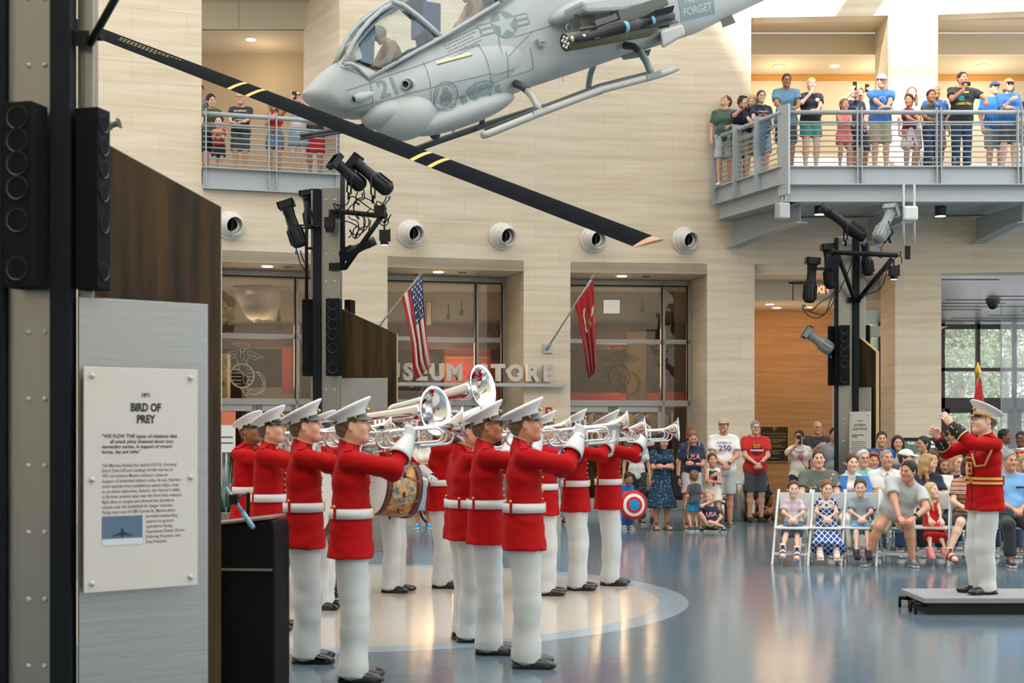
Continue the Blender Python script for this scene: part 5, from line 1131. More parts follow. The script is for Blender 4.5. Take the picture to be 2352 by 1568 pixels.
# exhibit signs
def sign(a,b,zt_,zb_,n,lines,label,picture=None):
    a=np.array(a);b=np.array(b); d=(b-a); w=np.linalg.norm(d); d/=w; nn=np.array([-d[1],d[0]]); M=Matrix(((d[0],nn[0],0,a[0]),(d[1],nn[1],0,a[1]),(0,0,1,zb_),(0,0,0,1))); h=zt_-zb_
    o=empty('exhibit_sign',label=label,cat='sign'); o.matrix_world=M
    mb=MB(); mb.bx(0,w,-.012,0,0,h); mb.obj('sign_panel',[MATS['sign_acrylic']],o,bev=.003)
    mb=MB()
    for x in(.045,w-.045):
        for z in(.05,h*.5,h-.05): mb.lathe([(0,.018),(.012,.016),(.016,.0),(.016,-.05)],(x,-.012,z),(0,-1,0),0,14)
    mb.obj('standoffs',[MATS['alum_lt']],o)
    mb=MB()
    for t,x,z,s,m,al,bo,na in lines:
        if al=='bar':
            k_=0.; rq=random.Random(int(z*1000))
            while k_<bo: e_=min(bo-k_,rq.uniform(.04,.12)); mb.quad(((x+k_)*w,-.0135,z*h),((x+k_+e_)*w,-.0135,z*h),((x+k_+e_)*w,-.0135,(z+na)*h),((x+k_)*w,-.0135,(z+na)*h),m); k_+=e_+.018
            continue
        text_on(mb,t,(x*w,-.0135,z*h),(1,0,0),(0,0,1),s*h,m,0,bo*s*h,al,1.,na)
    mb.obj('lettering',[MATS['sign_ink'],MATS['sign_ink_lt']],o,fix=False)
    if picture:
        x0,x1,z0,z1=picture; mb=MB(); mb.bx(x0*w,x1*w,-.014,-.012,z0*h,z1*h,0); mb.bx(x0*w,x1*w,-.0145,-.012,z0*h,(z0+(z1-z0)*.22)*h,1)
        cx_=(x0+x1)/2*w; cz_=(z0*.6+z1*.4)*h; mb.add([(cx_+x*.10,-.0148,cz_+z*.10) for x,z in((0,.35),(.06,.2),(.1,.05),(.55,-.1),(.55,-.16),(.1,-.1),(.05,-.22),(-.05,-.22),(-.1,-.1),(-.55,-.16),(-.55,-.1),(-.1,.05),(-.06,.2))],[tuple(range(13))],2)
        mb.obj('photo_print',[MATS['photo_blue'],MATS['photo_white'],MATS['sign_ink']],o)
    return o
al=rL[1]; o_=rL[2]-rL[3]*.06; a=al(191,o_); b=al(452,o_); ym=(a[1]+b[1])/2
para=['The Marines fielded the radical V/STOL (Vertical/','Short Take-Off and Landing) AV-8A Harrier in','1971 to enhance Marine aviation\u2019s close-air','support of embattled infantry units. At sea, Harriers','could operate from amphibious assault ships, close','to on-shore objectives. Ashore, the Harrier\u2019s ability','to fly from austere sites near the front lines reduced','flight time to targets and allowed the aircraft to','remain over the battlefield for longer intervals.','Flying improved AV-8B Harrier IIs, Marine pilots']
par2=['provided outstanding','support to ground','operations during','Operations Desert Storm,','Enduring Freedom, and','Iraqi Freedom.']
ln=[('1971',.53,.868,.026,0,'CENTER',.04,.9),('BIRD OF',.53,.805,.05,0,'CENTER',.05,.78),('PREY',.53,.752,.05,0,'CENTER',.05,.78),('\u201cWE FLEW THE types of missions that',.15,.684,.0245,0,'LEFT',.02,.92),('all attack pilots dreamed about: long,',.22,.661,.0215,0,'LEFT',.02,.95),('demanding sorties, in support of ground',.15,.638,.0215,0,'LEFT',.02,.95),('forces, day and night.\u201d',.15,.615,.0215,0,'LEFT',.02,.95),]
ln+=[(t,.15,.555-.0232*i,.0205,1,'LEFT',.01,.87) for i,t in enumerate(para)]+[(t,.53,.323-.0232*i,.0205,1,'LEFT',.01,.87) for i,t in enumerate(par2)]
sign(a,b,pz(845,ym),pz(1352,ym),rL[3],ln,'tall clear exhibit sign headed BIRD OF PREY on left foreground pillar',(.15,.50,.205,.335))
al=rR[1]; o_=rR[2]-rR[3]*.06; a=al(1951,o_); b=al(2000,o_); ym=(a[1]+b[1])/2
ln=[('1775-PRESENT',.52,.865,.022,0,'CENTER',.03,.8),('LEATHERNECK',.52,.80,.045,0,'CENTER',.02,.62),('GALLERY PORTRAITS',.52,.745,.045,0,'CENTER',.02,.55)]+[('',.15,.67,.3,0,'bar',.55,.014),('',.15,.645,.3,0,'bar',.25,.014)]+[('',.15,.58-.026*i,.3,1,'bar',.68-.05*(i%3),.010) for i in range(7)]
sign(a,b,pz(945,ym),pz(945,ym)-1.2,rR[3],ln,'clear exhibit sign headed LEATHERNECK GALLERY PORTRAITS on right pillar')
# ============================================================ RIG ARMS AND STAGE LIGHTS
def arm(name,segs,Y,label,plates=()):
    mb=MB()
    for (p0,p1,r,dy) in segs: mb.tube([P(*p0,Y+dy[0]),P(*p1,Y+dy[1])],r/F*Y,0,10)
    for x0,x1,y0,y1,dy in plates: mb.bx(ppt(x0,Y),ppt(x1,Y),Y+dy,Y+dy+.02,pz(y1,Y),pz(y0,Y))
    return mb.obj(name,[MATS['rig_black']],label=label,cat='lighting arm')
arm('lighting_arm',[((787,395),(787,620),6,(-.15,-.15)),((770,484),(887,497),6,(-.2,-.55)),((792,616),(874,500),6,(-.15,-.5))],YM,'black triangular lighting arm at right of the middle pillar',((757,790,483,502,-.08),(757,792,605,622,-.08),(868,892,486,512,-.55)))
arm('lighting_arm',[((704,462),(704,690),4,(-.05,-.05)),((704,494),(722,494),5,(-.05,.0)),((704,522),(722,522),4,(-.05,.0)),((704,570),(720,570),3,(-.05,0))],YM,'thin black lighting pole at left of the middle pillar',((710,719,485,500,-.08),))
arm('lighting_arm',[((1908,579),(2062,586),5.5,(-.6,-.6)),((1926,588),(1964,692),5,(-.6,-.1)),((2048,594),(1968,692),5,(-.6,-.1)),((1966,580),(1966,588),5,(-.6,0))],YR,'black triangular lighting arm on front of the right pillar',((1945,1975,684,696,-.08),(2056,2068,575,605,-.6)))
arm('lighting_arm',[((207,100),(275,-22),9,(-.05,-.3)),((196,88),(236,88),6,(.0,-.05))],YL,'black diagonal lighting bracket cut off at top of left pillar',((170,207,72,106,-.02),))
for i,(yy,) in enumerate(((0,),)): pass
mat('spot_black',lin(15,19,24),.42,spec=.35); mat('spot_grey',lin(120,126,128),.4); S('conn_blue',40,110,200,.5); mat('lens_glass',lin(30,40,52),.1,.3); mat('lens_warm',lin(130,80,50),.2,emit=(1,.5,.25),estr=.25)
def spot(f,b,rpx,Y,label,m='spot_black',dyf=0.,square=True,yoke=(0,1),warm=False,grp='theatre spotlights on the pillars',long_tube=False):
    p=P(*f,Y+dyf); q=P(*b,Y-dyf); ax=nrm(p-q); L=np.linalg.norm(p-q); r=rpx/F*Y
    o=empty('stage_light',label=label,cat='stage light',group=grp)
    u=nrm(np.cross(ax,A(0,0,1)) if abs(ax[2])<.9 else np.cross(ax,A(1,0,0))); v=np.cross(u,ax)
    mb=MB(); mb.lathe([(0,0),(r*.7,.01),(r*.98,L*.06),(r*1.02,L*.1),(r*1.02,L*.40),(r*.85,L*.46)],q,ax,0,18)
    for k in range(10): a=2*PI*k/10; e=math.cos(a)*u+math.sin(a)*v; mb.box(q+ax*L*.24+e*r*1.05,(r*.12,L*.3,r*.22),0,rot=Matrix(np.stack([np.cross(ax,e),ax,e],1).tolist()))
    mb.obj('lamp_housing',[MATS[m]],o)
    mb=MB(); mb.lathe([(r*.85,L*.42),(r*.78,L*.5),(r*.72,L*.72),(r*.8,L*.74),(r*.8,L*.84)],q,ax,0,18); mb.obj('barrel',[MATS[m]],o)
    mb=MB()
    if square:
        for s in(-1,1):
            for e,g_ in((u,v),(v,u)): mb.box(q+ax*L*.93+e*s*r*1.02,(r*.16,L*.14,r*2.2),0,rot=Matrix(np.stack([e,ax,g_],1).tolist()))
        mb.lathe([(r*.75,L*.82),(r*1.0,L*.87)],q,ax,0,18)
    if long_tube: mb.lathe([(r*.8,L*.8),(r*.8,L*1.0),(r*.72,L*1.0),(r*.7,L*.85)],q,ax,0,18)
    mb.obj('colour_frame',[MATS[m]],o)
    mb=MB(); mb.lathe([(0,L*.9),(r*.72,L*.89)],q,ax,0,18); mb.obj('lens',[MATS['lens_warm' if warm else 'lens_glass']],o)
    mb=MB(); g=q+ax*L*.45
    if yoke is not None:
        e=nrm(A(0,1,0)-ax*ax[1]); yv=nrm(A(yoke[0],0,-yoke[1])); yv=yv-e*(yv@e); 
        h=r*2.6; mb.tube([g+e*r*1.25,g+e*r*1.25+yv*h,g-e*r*1.25+yv*h,g-e*r*1.25],r*.13,0,6); mb.tube([g+yv*h,g+yv*(h+r*1.0)],r*.2,0,6); mb.obj('yoke',[MATS['rig_black']],o)
    mb=MB(); k=q-ax*.02+v*-r*.7; mb.tube([k,k-A(0,0,.05)],.014,0,6); mb.obj('connector',[MATS['conn_blue']],o)
    return o
spot((764,366),(836,432),16,YM-.55,'black stage light with open square front, left of upper pair on middle pillar',dyf=-.12,warm=True)
spot((808,366),(898,440),17,YM-.5,'black stage light pointing up left, right of upper pair on middle pillar',dyf=.05)
spot((655,462),(690,568),17,YM-.1,'black stage light tilted up on left pole of middle pillar',yoke=(1,.0))
spot((704,438),(716,520),15,YM+.25,'black stage light half hidden behind top of the middle pillar',yoke=(1,.2))
spot((862,552),(780,590),13,YM-.05,'black stage light behind diagonal strut of the middle pillar',yoke=None,square=False,long_tube=True)
spot((1886,474),(1988,548),14,YR-.6,'black stage light pointing up left over the right pillar',long_tube=True,square=False)
spot((2049,480),(2016,552),15,YR-.6,'grey stage light seen from its back at top of right pillar',m='spot_grey',dyf=.25)
spot((1867,592),(1858,696),14,YR-.3,'black stage light pointing up, outermost at left of right pillar',yoke=(-1,.0),long_tube=True,warm=True)
spot((1900,560),(1908,664),13,YR-.2,'black stage light pointing up between outer light and right pillar',yoke=(-1,0),long_tube=True)
spot((1848,760),(1912,806),14,YR-.05,'grey stage light low on left side of the right pillar',m='spot_grey',yoke=None)
spot((1985,545),(1996,634),12,YR-.2,'dark stage light hanging behind the arm of right pillar',yoke=None,square=False)
spot((276,282),(240,292),9,YL+.1,'small grey lamp sticking out behind left foreground speaker',m='spot_grey',yoke=None)
def small_light(c,Y,w,label,glow=True,tilt=0.):
    o=empty('box_light',P(*c,Y),label=label,cat='stage light'); mb=MB(); s=w/F*Y; mb.bx(-s/2,s/2,-s/2,s/2,-s*.55,s*.55); mb.bx(s*.5,s*.62,-s*.3,s*.3,-s*.6,s*.7); mb.tube([(0,0,s*.5),(0,0,s*1.3)],s*.1); mb.obj('housing',[MATS['spot_black']],o)
    mb=MB(); mb.lathe([(s*.42,-s*.5),(s*.42,-s*.95),(s*.36,-s*.97),(0,-s*.9)],(0,0,0),(0,0,1),0,16,ms=[0,0,1]); mb.obj('lens_ring',[MATS['spot_black'],MATS['lamp_warm'] if glow else MATS['lens_glass']],o); o.rotation_euler=(tilt,0,0)
small_light((883,541),YM-.55,22,'small black box lamp with glowing lens on arm end of middle pillar')
small_light((757,512),YM-.25,22,'small black box lamp on the face of the middle pillar',False)
small_light((2053,622),YR-.6,20,'small black box lamp with glowing lens on arm end of right pillar')
small_light((1912,600),YR-.6,24,'small grey-black box lamp at left end of right arm',False,.3)
rnd=random.Random(3)
def cable(p,q,sag,Y,lab,n=18,r=.008,jit=.0):
    pts=[]; ph=rnd.uniform(0,6.28)
    for i in range(n+1):
        t=i/n; a=P(p[0]+(q[0]-p[0])*t,p[1]+(q[1]-p[1])*t+sag*4*t*(1-t),Y); pts.append(a+A(jit*2.2*math.sin(ph+t*7),.05*math.sin(ph*2+t*5),jit*2.2*math.sin(ph*3+t*8.5))*min(1,6*t*(1-t)))
    MB().tube(pts,r,0,6).obj('cable',[MATS['rig_black']],label=lab,cat='cable',group='lighting cables '+('of right pillar' if 'right' in lab else 'of middle pillar'))
for k,(p,q,s) in enumerate((((835,435),(812,490),20),((888,450),(868,490),14),((896,450),(872,486),30),((780,488),(850,480),40),((812,480),(880,470),-14),((845,500),(800,545),8),((830,490),(818,520),30),((870,498),(898,492),18),((785,500),(770,470),-10),((775,470),(888,492),-16),((800,496),(842,520),26),((850,505),(885,478),24),((822,440),(800,480),16))): cable(p,q,s,YM-.45,'black cable looping among the lights of the middle pillar',jit=.03)
for k,(p,q,s) in enumerate((((690,575),(706,600),14),((680,570),(702,620),10))): cable(p,q,s,YM-.1,'black cable looping below the left lights of middle pillar')
for k,(p,q,s) in enumerate((((1842,700),(1920,655),26),((1845,702),(1918,672),34),((1841,705),(1960,590),70),((2058,590),(1972,680),12),((2050,600),(1975,690),18),((2030,560),(2010,582),16),((2066,580),(2070,605),-8),((1975,545),(1950,580),14))): cable(p,q,s,YR-.45,'black cable looping among the lights of the right pillar',jit=.015)
# ============================================================ SHOP SIGN
zb=pz(884,27.0); a=W2(846);b=W2(1298); n_=np.array([(b-a)[1],-(b-a)[0]]); n_/=np.linalg.norm(n_); a=a+n_*.12; b=b+n_*.12; d=(b-a)/np.linalg.norm(b-a); Ls=np.linalg.norm(b-a)
root=empty('store_sign',(a[0],a[1],zb),math.atan2(d[1],d[0]),label='steel letters MUSEUM STORE standing on a bar across the shop front',cat='sign')
mat('letter_steel',lin(190,186,176),.3,.8)
mb=MB(); mb.bx(0,Ls,-.05,.05,-.035,.03); mb.obj('bar',[MATS['alum']],root,bev=.004)
for ch,x in zip('MUSEUMSTORE',(862,901,936,968,1003,1043,1108,1143,1181,1221,1256)):
    k=(x-CX)/F; s=(k*a[1]-a[0])/(d[0]-k*d[1]); mb=MB(); text_on(mb,ch,(s,-.02,.085),(1,0,0),(0,0,1),.415,0,.055,.021,"CENTER",1.,.92); 
    for dx in(-.04,.04): mb.tube([(s+dx,0,.02),(s+dx,0,.12)],.008,0,6)
    mb.obj('letter',[MATS['letter_steel']],root,fix=False)
# fire alarm, flag plates
def on_wall(px_,py_,off=.0):
    p=W2(px_-5);q=W2(px_+5); d=(q-p)/np.linalg.norm(q-p); c=P(px_,py_,WY(px_)); return c+A(d[1],-d[0],0)*off, math.atan2(d[1],d[0]), A(d[1],-d[0],0)
c,rz,_=on_wall(1260,944); o=empty('fire_alarm',c,rz,label='red fire alarm strobe on the stone wall under the sign',cat='fire alarm'); mb=MB(); mb.bx(-.06,.06,-.05,0,-.075,.075); mb.obj('case',[MATS['red']],o,bev=.008); mb=MB(); mb.bx(-.035,.035,-.056,-.05,-.02,.03); mb.obj('strobe',[MATS['alum_lt']],o,bev=.004)
# ============================================================ FLAGS
def flag(base,tip,Yb,Yt,pts,label,stripes,dy=0.):
    b=P(*base,Yb); t=P(*tip,Yt); o=empty('flag_pole',label='thin metal flagpole slanting from the wall plate with the '+label+' flag',cat='flagpole')
    d=nrm(t-b); mb=MB(); mb.tube([b,t-d*.12],.018,0,8); mb.obj('pole',[MATS['alum_lt']],o); mb=MB(); mb.lathe([(.02,-.14),(.028,-.12),(.03,-.08),(.012,-.03),(.0,.03)],t,d,0,10); mb.obj('finial',[MATS['alum']],o)
    mb=MB(); mb.tube([b-d*.02,b+d*.14],.034,0,10); mb.obj('socket',[MATS['alum']],o)
    return b,t,d
def cloth(name,Tp,Bt,Y0,Y1,mats,fm,label,nu=52,nv=60,fold=.09,nf=3.2):
    """Tp/Bt: photo polylines of the edge from the pole tip and of the edge from the lower hoist end"""
    def ev(pl,t):
        L=[0]
        for a,b in zip(pl,pl[1:]): L.append(L[-1]+math.dist(a,b))
        s=t*L[-1]
        for i in range(len(pl)-1):
            if s<=L[i+1]+1e-6: f=(s-L[i])/(L[i+1]-L[i]); return (pl[i][0]+(pl[i+1][0]-pl[i][0])*f,pl[i][1]+(pl[i+1][1]-pl[i][1])*f)
        return pl[-1]
    V=[]
    for j in range(nv+1):
        v=j/nv; a=ev(Tp,v); b=ev(Bt,v)
        for i in range(nu+1):
            u=i/nu; uu=u+.05*v*math.sin(u*nf*2*PI+1); Y=Y0+(Y1-Y0)*u+fold*v**.6*math.sin(u*nf*2*PI+2*v); V.append(P(a[0]+(b[0]-a[0])*uu,a[1]+(b[1]-a[1])*uu,Y))
    Fq=[];fmm=[]
    for j in range(nv):
        for i in range(nu): Fq.append((j*(nu+1)+i,j*(nu+1)+i+1,(j+1)*(nu+1)+i+1,(j+1)*(nu+1)+i)); fmm.append(fm((i+.5)/nu,(j+.5)/nv))
    o=link(name,mesh(name,V,Fq,[MATS[m] for m in mats],fmm),label=label,cat='flag'); md=o.modifiers.new('s','SOLIDIFY'); md.thickness=.004
    def at(u,v): i=min(nu-1,int(u*nu)); j=min(nv-1,int(v*nv)); fu=u*nu-i; fv=v*nv-j; q=[np.array(V[(j+dj)*(nu+1)+i+di]) for dj in(0,1) for di in(0,1)]; return (q[0]*(1-fu)+q[1]*fu)*(1-fv)+(q[2]*(1-fu)+q[3]*fu)*fv
    return o,at
S('flag_red',196,26,36,.75,sheen=.2); S('flag_white',228,224,220,.75,sheen=.2); S('flag_blue',24,62,118,.75,sheen=.2); S('flag_scarlet',178,18,32,.75,sheen=.2); S('flag_gold',204,172,84,.7); S('flag_cream',226,214,196,.7)
c,rz,nn=on_wall(868,752); mb=MB(); mb.box(c+nn*.02,(.2,.04,.2),0,rz=rz); mb.obj('wall_plate',[MATS['alum_lt']],bev=.004,label='pale mounting plate for striped flag, behind the bronze wing',cat='wall plate')
flag((868,752),(973,622),26.2,25.2,None,'striped',1)
def usf(u,v):
    st=int(u*7)
    return 2 if (u<4/7 and v<.44) else (0 if st%2==0 else 1)
fo,at=cloth('us_flag',[(970,636),(974,700),(980,770),(990,830),(994,838)],[(922,682),(938,750),(948,800),(950,846),(960,870)],25.2,25.45,['flag_red','flag_white','flag_blue'],usf,'red white and blue striped flag hanging from the left pole')
k=0
for r_ in range(9):
    for c_ in range(4 if r_%2==0 else 3):
        v=.030+.046*r_; u=(.07+.142*c_+(0 if r_%2==0 else .071)); mb=MB(); q=at(u,v); w_=.036
        du=nrm(at(u+.01,v)-at(u-.01,v)); dv=nrm(at(u,v+.005)-at(u,v-.005)); nn_=nrm(np.cross(du,dv)); nn_=nn_ if nn_[1]<0 else -nn_
        mb.add([q+nn_*.006+du*x+dv*y for x,y in star_poly(w_,.4,-PI/2)],[tuple(range(10))],0); mb.obj('star',[MATS['flag_white']],fo,fix=False); k+=1
c,rz,nn=on_wall(1258,800); mb=MB(); mb.box(c+nn*.02,(.18,.04,.18),0,rz=rz); mb.obj('wall_plate',[MATS['alum_lt']],bev=.004,label='pale square mounting plate of the red flag on the stone pier',cat='wall plate')
flag((1257,800),(1367,628),27.1,26.0,None,'plain red',1)
fo,at=cloth('red_flag',[(1362,642),(1367,720),(1370,800),(1371,846),(1364,858)],[(1320,700),(1334,760),(1344,810),(1348,845),(1352,867)],26.0,26.2,['flag_scarlet'],lambda u,v:0,'scarlet flag with gold and white emblem hanging from the right pole')
mb=MB()
def fl_poly(pts,m):
    V=[]
    for u,v in pts: q=at(u,v); V.append(q+A(0,-.035,0))
    mb.add(V,[tuple(range(len(pts)))],m)
fl_poly([(.55,.17),(.66,.17),(.72,.24),(.7,.34),(.74,.42),(.62,.47),(.58,.45),(.66,.40),(.61,.33),(.63,.25),(.57,.21)],1)
fl_poly([(.30,.27),(.42,.33),(.48,.38),(.40,.42),(.34,.47),(.28,.42),(.36,.36)],0); fl_poly([(.03,.25),(.12,.27),(.16,.31),(.08,.36),(.1,.43),(.04,.48),(.02,.40),(.05,.31)],0); fl_poly([(.08,.255),(.2,.27),(.28,.34),(.22,.35),(.16,.30),(.1,.29)],1)
mb.obj('emblem',[MATS['flag_gold'],MATS['flag_cream']],fo,fix=False)
# ============================================================ ROTOR BLADE OF THE HELICOPTER ABOVE
mat('blade_black',lin(9,14,19),.85,spec=.06); S('blade_yellow',214,178,64,.5); S('blade_tan',176,134,92,.5)
a=P(150,46,18.5); b=P(1500,562,11.5); d=nrm(b-a); L=np.linalg.norm(b-a); ch=A(-.173,-.122,-.090); ch=nrm(ch-d*(ch@d)); up=np.cross(d,ch); up=up if up[2]>0 else -up
sec=[(x*.62,y*.62) for x,y in((-.2,0),(-.17,.018),(-.07,.027),(.05,.022),(.2,.003),(.2,-.003),(.05,-.012),(-.07,-.016),(-.17,-.014))]
mb=MB(); segs=[0,L*.26,L*.268,L*.294,L*.302,L*.587,L*.597,L*.616,L*.626,L*.985,L]; ms=[0,1,0,1,0,0,0,0,0,2]
fr_=lambda q:(q*18.5/11.5)/(1-q*(1-18.5/11.5))
segs=[0]+[L*fr_(q) for q in(.291,.297,.322,.328,.603,.610,.633,.640,.984)]+[L]; ms=[0,1,0,1,0,1,0,1,0,2]
base=[]
for i,s in enumerate(segs):
    for u,v in sec:
        sh=(-(u+.124)*.3 if i==len(segs)-1 else 0); tw=1
        base.append(a+d*(s+sh)+ch*u*tw+up*v*tw)
kk=len(sec)
for i in range(len(segs)-1): mb.add(base,[(i*kk+j,i*kk+(j+1)%kk,(i+1)*kk+(j+1)%kk,(i+1)*kk+j) for j in range(kk)],ms[i])
mb.add(base,[tuple(range(kk)),tuple(range((len(segs)-1)*kk,len(segs)*kk))],2)
o=mb.obj('rotor_blade',[MATS['blade_black'],MATS['blade_yellow'],MATS['blade_tan']],label='long black rotor blade with yellow bands crossing the hall overhead',cat='rotor blade'); o.data.polygons.foreach_set('use_smooth',[False]*len(o.data.polygons))
mb=MB()
for r_ in range(3):
    for i in range(16-3*r_): s=L*(.135+.009*i+.003*r_); p_=a+d*s+ch*(-.06+.030*r_)+up*.0175; mb.add([p_,p_+d*.06,p_+d*.06+ch*.016,p_+ch*.016],[(0,1,2,3)],0)
mb.obj('lettering',[S('stencil',120,112,56,.6)],o,fix=False)
# ============================================================ ATTACK HELICOPTER HUNG NOSE-DOWN
HO=P(1200,150,23.3); psi=R(28); the=R(22.6)
HU=A(math.cos(psi)*math.cos(the),math.sin(psi)*math.cos(the),math.sin(the))          # aft
HS=A(-math.sin(psi),math.cos(psi),0)                                                 # starboard (away)
HV=np.cross(HS,HU); HV=HV if HV[2]>0 else -HV                                         # up
def hab(px_,py_,off=0.):   # aft / up coordinates of a photo direction on the plane off metres to starboard
    d=A((px_-CX)/F,1,-(py_-CY)/F); o=A(0,0,CAMH)-(HO+HS*off); t=-(o@HS)/(d@HS); q=o+d*t; return float(q@HU),float(q@HV)
def hp(a,s,b): return A(a,s,b)
HM=Matrix(((HU[0],HS[0],HV[0],HO[0]),(HU[1],HS[1],HV[1],HO[1]),(HU[2],HS[2],HV[2],HO[2]),(0,0,0,1)))
heli=empty('helicopter',label='grey attack helicopter with number 21, hung nose-down under the roof',cat='helicopter'); heli.matrix_world=HM
mat('heli_grey',lin(172,180,181),.5,var=.10,vscale=1.6,detail=6); mat('heli_dark',lin(120,140,142),.55); mat('heli_line',lin(126,134,134),.6); mat('heli_under',lin(170,176,176),.5); mat('skid_dark',lin(60,66,68),.5); mat('skid_light',lin(170,172,166),.45,.2); mat('missile_black',lin(38,42,46),.4); mat('missile_band',lin(112,180,204),.5); mat('launcher',lin(88,90,84),.5,.3); mat('olive_tube',lin(100,96,72),.5); mat('chrome',(.8,.8,.78),.15,1.)
glass_mat('canopy_glass',(.9,.95,.96),1.,None)
htop=[(694,215),(700,206),(720,183),(745,159),(775,140),(800,146),(852,172),(930,126),(1012,84),(1140,8),(1200,-50),(1280,-130),(1450,-170),(1560,-110),(1650,-70),(1760,-75),(2000,-190)]
hbot=[(694,218),(700,228),(720,244),(770,264),(820,272),(866,268),(937,296),(966,300),(1060,272),(1118,254),(1160,226),(1200,207),(1366,152),(1430,130),(1540,96),(1600,76),(1640,56),(1727,14),(2000,-110)]
hw=[(-9,.03),(-4.5,.04),(-4.2,.14),(-3.7,.33),(-3,.46),(-1.5,.49),(0,.5),(2,.52),(3,.44),(4,.33),(6,.22),(12,.14)]
T_=sorted(hab(*p) for p in htop); B_=sorted(hab(*p) for p in hbot)
a0=min(T_[0][0],B_[0][0]); a1=min(T_[-1][0],B_[-1][0])
ts=np.concatenate([a0+np.array([.0,.03,.08,.16,.28]),np.linspace(a0+.4,a1,64)])
tb=np.interp(ts,*np.array(T_).T); bb=np.interp(ts,*np.array(B_).T); ww=np.interp(ts,*np.array(hw).T)
n=32; V=[]
for i,s in enumerate(ts):
    h=max(.01,(tb[i]-bb[i])/2); c=(tb[i]+bb[i])/2; w=ww[i]*(min(1,i/4)**.5 if i<4 else 1); w=max(w,.012)
    ex=2.0 if i<5 else 3.2 if s<2.6 else 2.5
    for k in range(n):
        t=2*PI*k/n; cs,sn=math.cos(t),math.sin(t); V.append((s,w*math.copysign(abs(cs)**(2/ex),cs),c+h*math.copysign(abs(sn)**(2/ex),sn)))
Fq=[(i*n+k,i*n+(k+1)%n,(i+1)*n+(k+1)%n,(i+1)*n+k) for i in range(len(ts)-1) for k in range(n)]+[tuple(reversed(range(n))),tuple(range((len(ts)-1)*n,len(ts)*n))]
mb=MB(); mb.add(V,Fq,0,True); fus=mb.obj('fuselage',[MATS['heli_grey']],heli); FUSM=fus.data
def hpart(name,fn,mats,par=heli,**k): m_=MB(); fn(m_); return m_.obj(name,[MATS[x] for x in mats],par,**k)
def at(px_,py_,off): a,b=hab(px_,py_,off); return A(a,off,b)
# sponson fairings along the belly and the gun fairing, stub wing root, side sensors
def ellp(m_,c,r,tilt=0.,m=0): m_.sph(c,r,m,22,14)
hpart('belly_fairing',lambda m_: ellp(m_,at(1062,262,-.28),(1.0,.30,.20)),['heli_under'])
hpart('turret_fairing',lambda m_: (ellp(m_,at(930,268,-.22),(.52,.42,.36)),ellp(m_,at(885,262,-.2),(.4,.36,.22))),['heli_under'])
hpart('ammunition_bay',lambda m_: ellp(m_,at(1050,175,-.30),(1.55,.30,.42)),['heli_grey'])
hpart('gun_barrels',lambda m_: (m_.tube([at(842,286,-.1),at(690,311,-.1)],.024),m_.tube([at(850,294,-.1),at(690,318,-.1)],.022),m_.tube([at(842,292,.05),at(700,316,.05)],.022),m_.lathe([(.05,-.04),(.05,.04)],at(808,298,-.1),(1,0,0),0,12)),['skid_dark'])
hpart('wing_root_fairing',lambda m_: ellp(m_,at(1345,22,-.55),(.72,.30,.20)),['heli_grey'])
def wing(m_):
    p=[at(1335,0,-1.3),at(1345,28,-1.3),at(1430,24,-1.3),at(1535,5,-1.3),at(1530,-30,-1.3)]; q=[x+A(0,.85,0) for x in p]; m_.add(p+q,[(0,1,2,3,4),(9,8,7,6,5)]+[(i,i+5,(i+1)%5+5,(i+1)%5) for i in range(5)])
hpart('stub_wing',wing,['heli_grey'],bev=.06)
hpart('wing_pylon',lambda m_: (m_.tube([at(1410,30,-1.2),at(1410,45,-1.2)],.06),m_.box(at(1470,22,-1.2),(1.0,.22,.16),0),m_.box(at(1390,48,-1.2),(.5,.16,.10),0),m_.box(at(1440,46,-1.25),(1.35,.12,.07),0),m_.tube([at(1330,68,-1.2),at(1520,28,-1.2)],.035),m_.box(at(1345,48,-1.0),(.3,.1,.3),0)),['launcher'],bev=.015)
m0=at(1311,91,-1.35); m1=at(1546,36,-1.35); ax=nrm(m1-m0); L=np.linalg.norm(m1-m0)
ms=heli
def missile(m_):
    prof=[(.0,0),(.045,.012),(.05,.03),(.072,.10),(.088,.22),(.09,.3),(.09,L*.50),(.0905,L*.50),(.0905,L*.535),(.09,L*.535),(.09,L*.76),(.0905,L*.76),(.0905,L*.79),(.09,L*.79),(.09,L*.98),(.06,L)]
    m_.lathe(prof,m0,ax,0,26,ms=[2,2]+[0]*5+[1]+[0]*3+[1]+[0]*3)
    u=nrm(np.cross(ax,A(0,1,0)))
    for k in range(4):
        a=PI/4+k*PI/2; e=math.cos(a)*u+math.sin(a)*np.cross(ax,u); f=np.cross(ax,e)*.006
        for (s0,s1,hh) in((L*.64,L*.985,.11),(L*.16,L*.24,.05)):
            q=[m0+ax*s0+e*.085,m0+ax*(s0+.14*(s1-s0)/.3)+e*(.085+hh),m0+ax*s1+e*(.085+hh),m0+ax*s1+e*.085]; W=[x-f for x in q]+[x+f for x in q]; m_.add(W,[(3,2,1,0),(4,5,6,7)]+[(i,(i+1)%4,(i+1)%4+4,i+4) for i in range(4)],0)
    m_.sph(m0+ax*.2-A(0,.085,.0),.03,2)
hpart('missile',missile,['missile_black','missile_band','chrome'])
r0=at(1297,98,-1.15); r1=at(1505,62,-1.15); ax2=nrm(r1-r0); L2=np.linalg.norm(r1-r0)
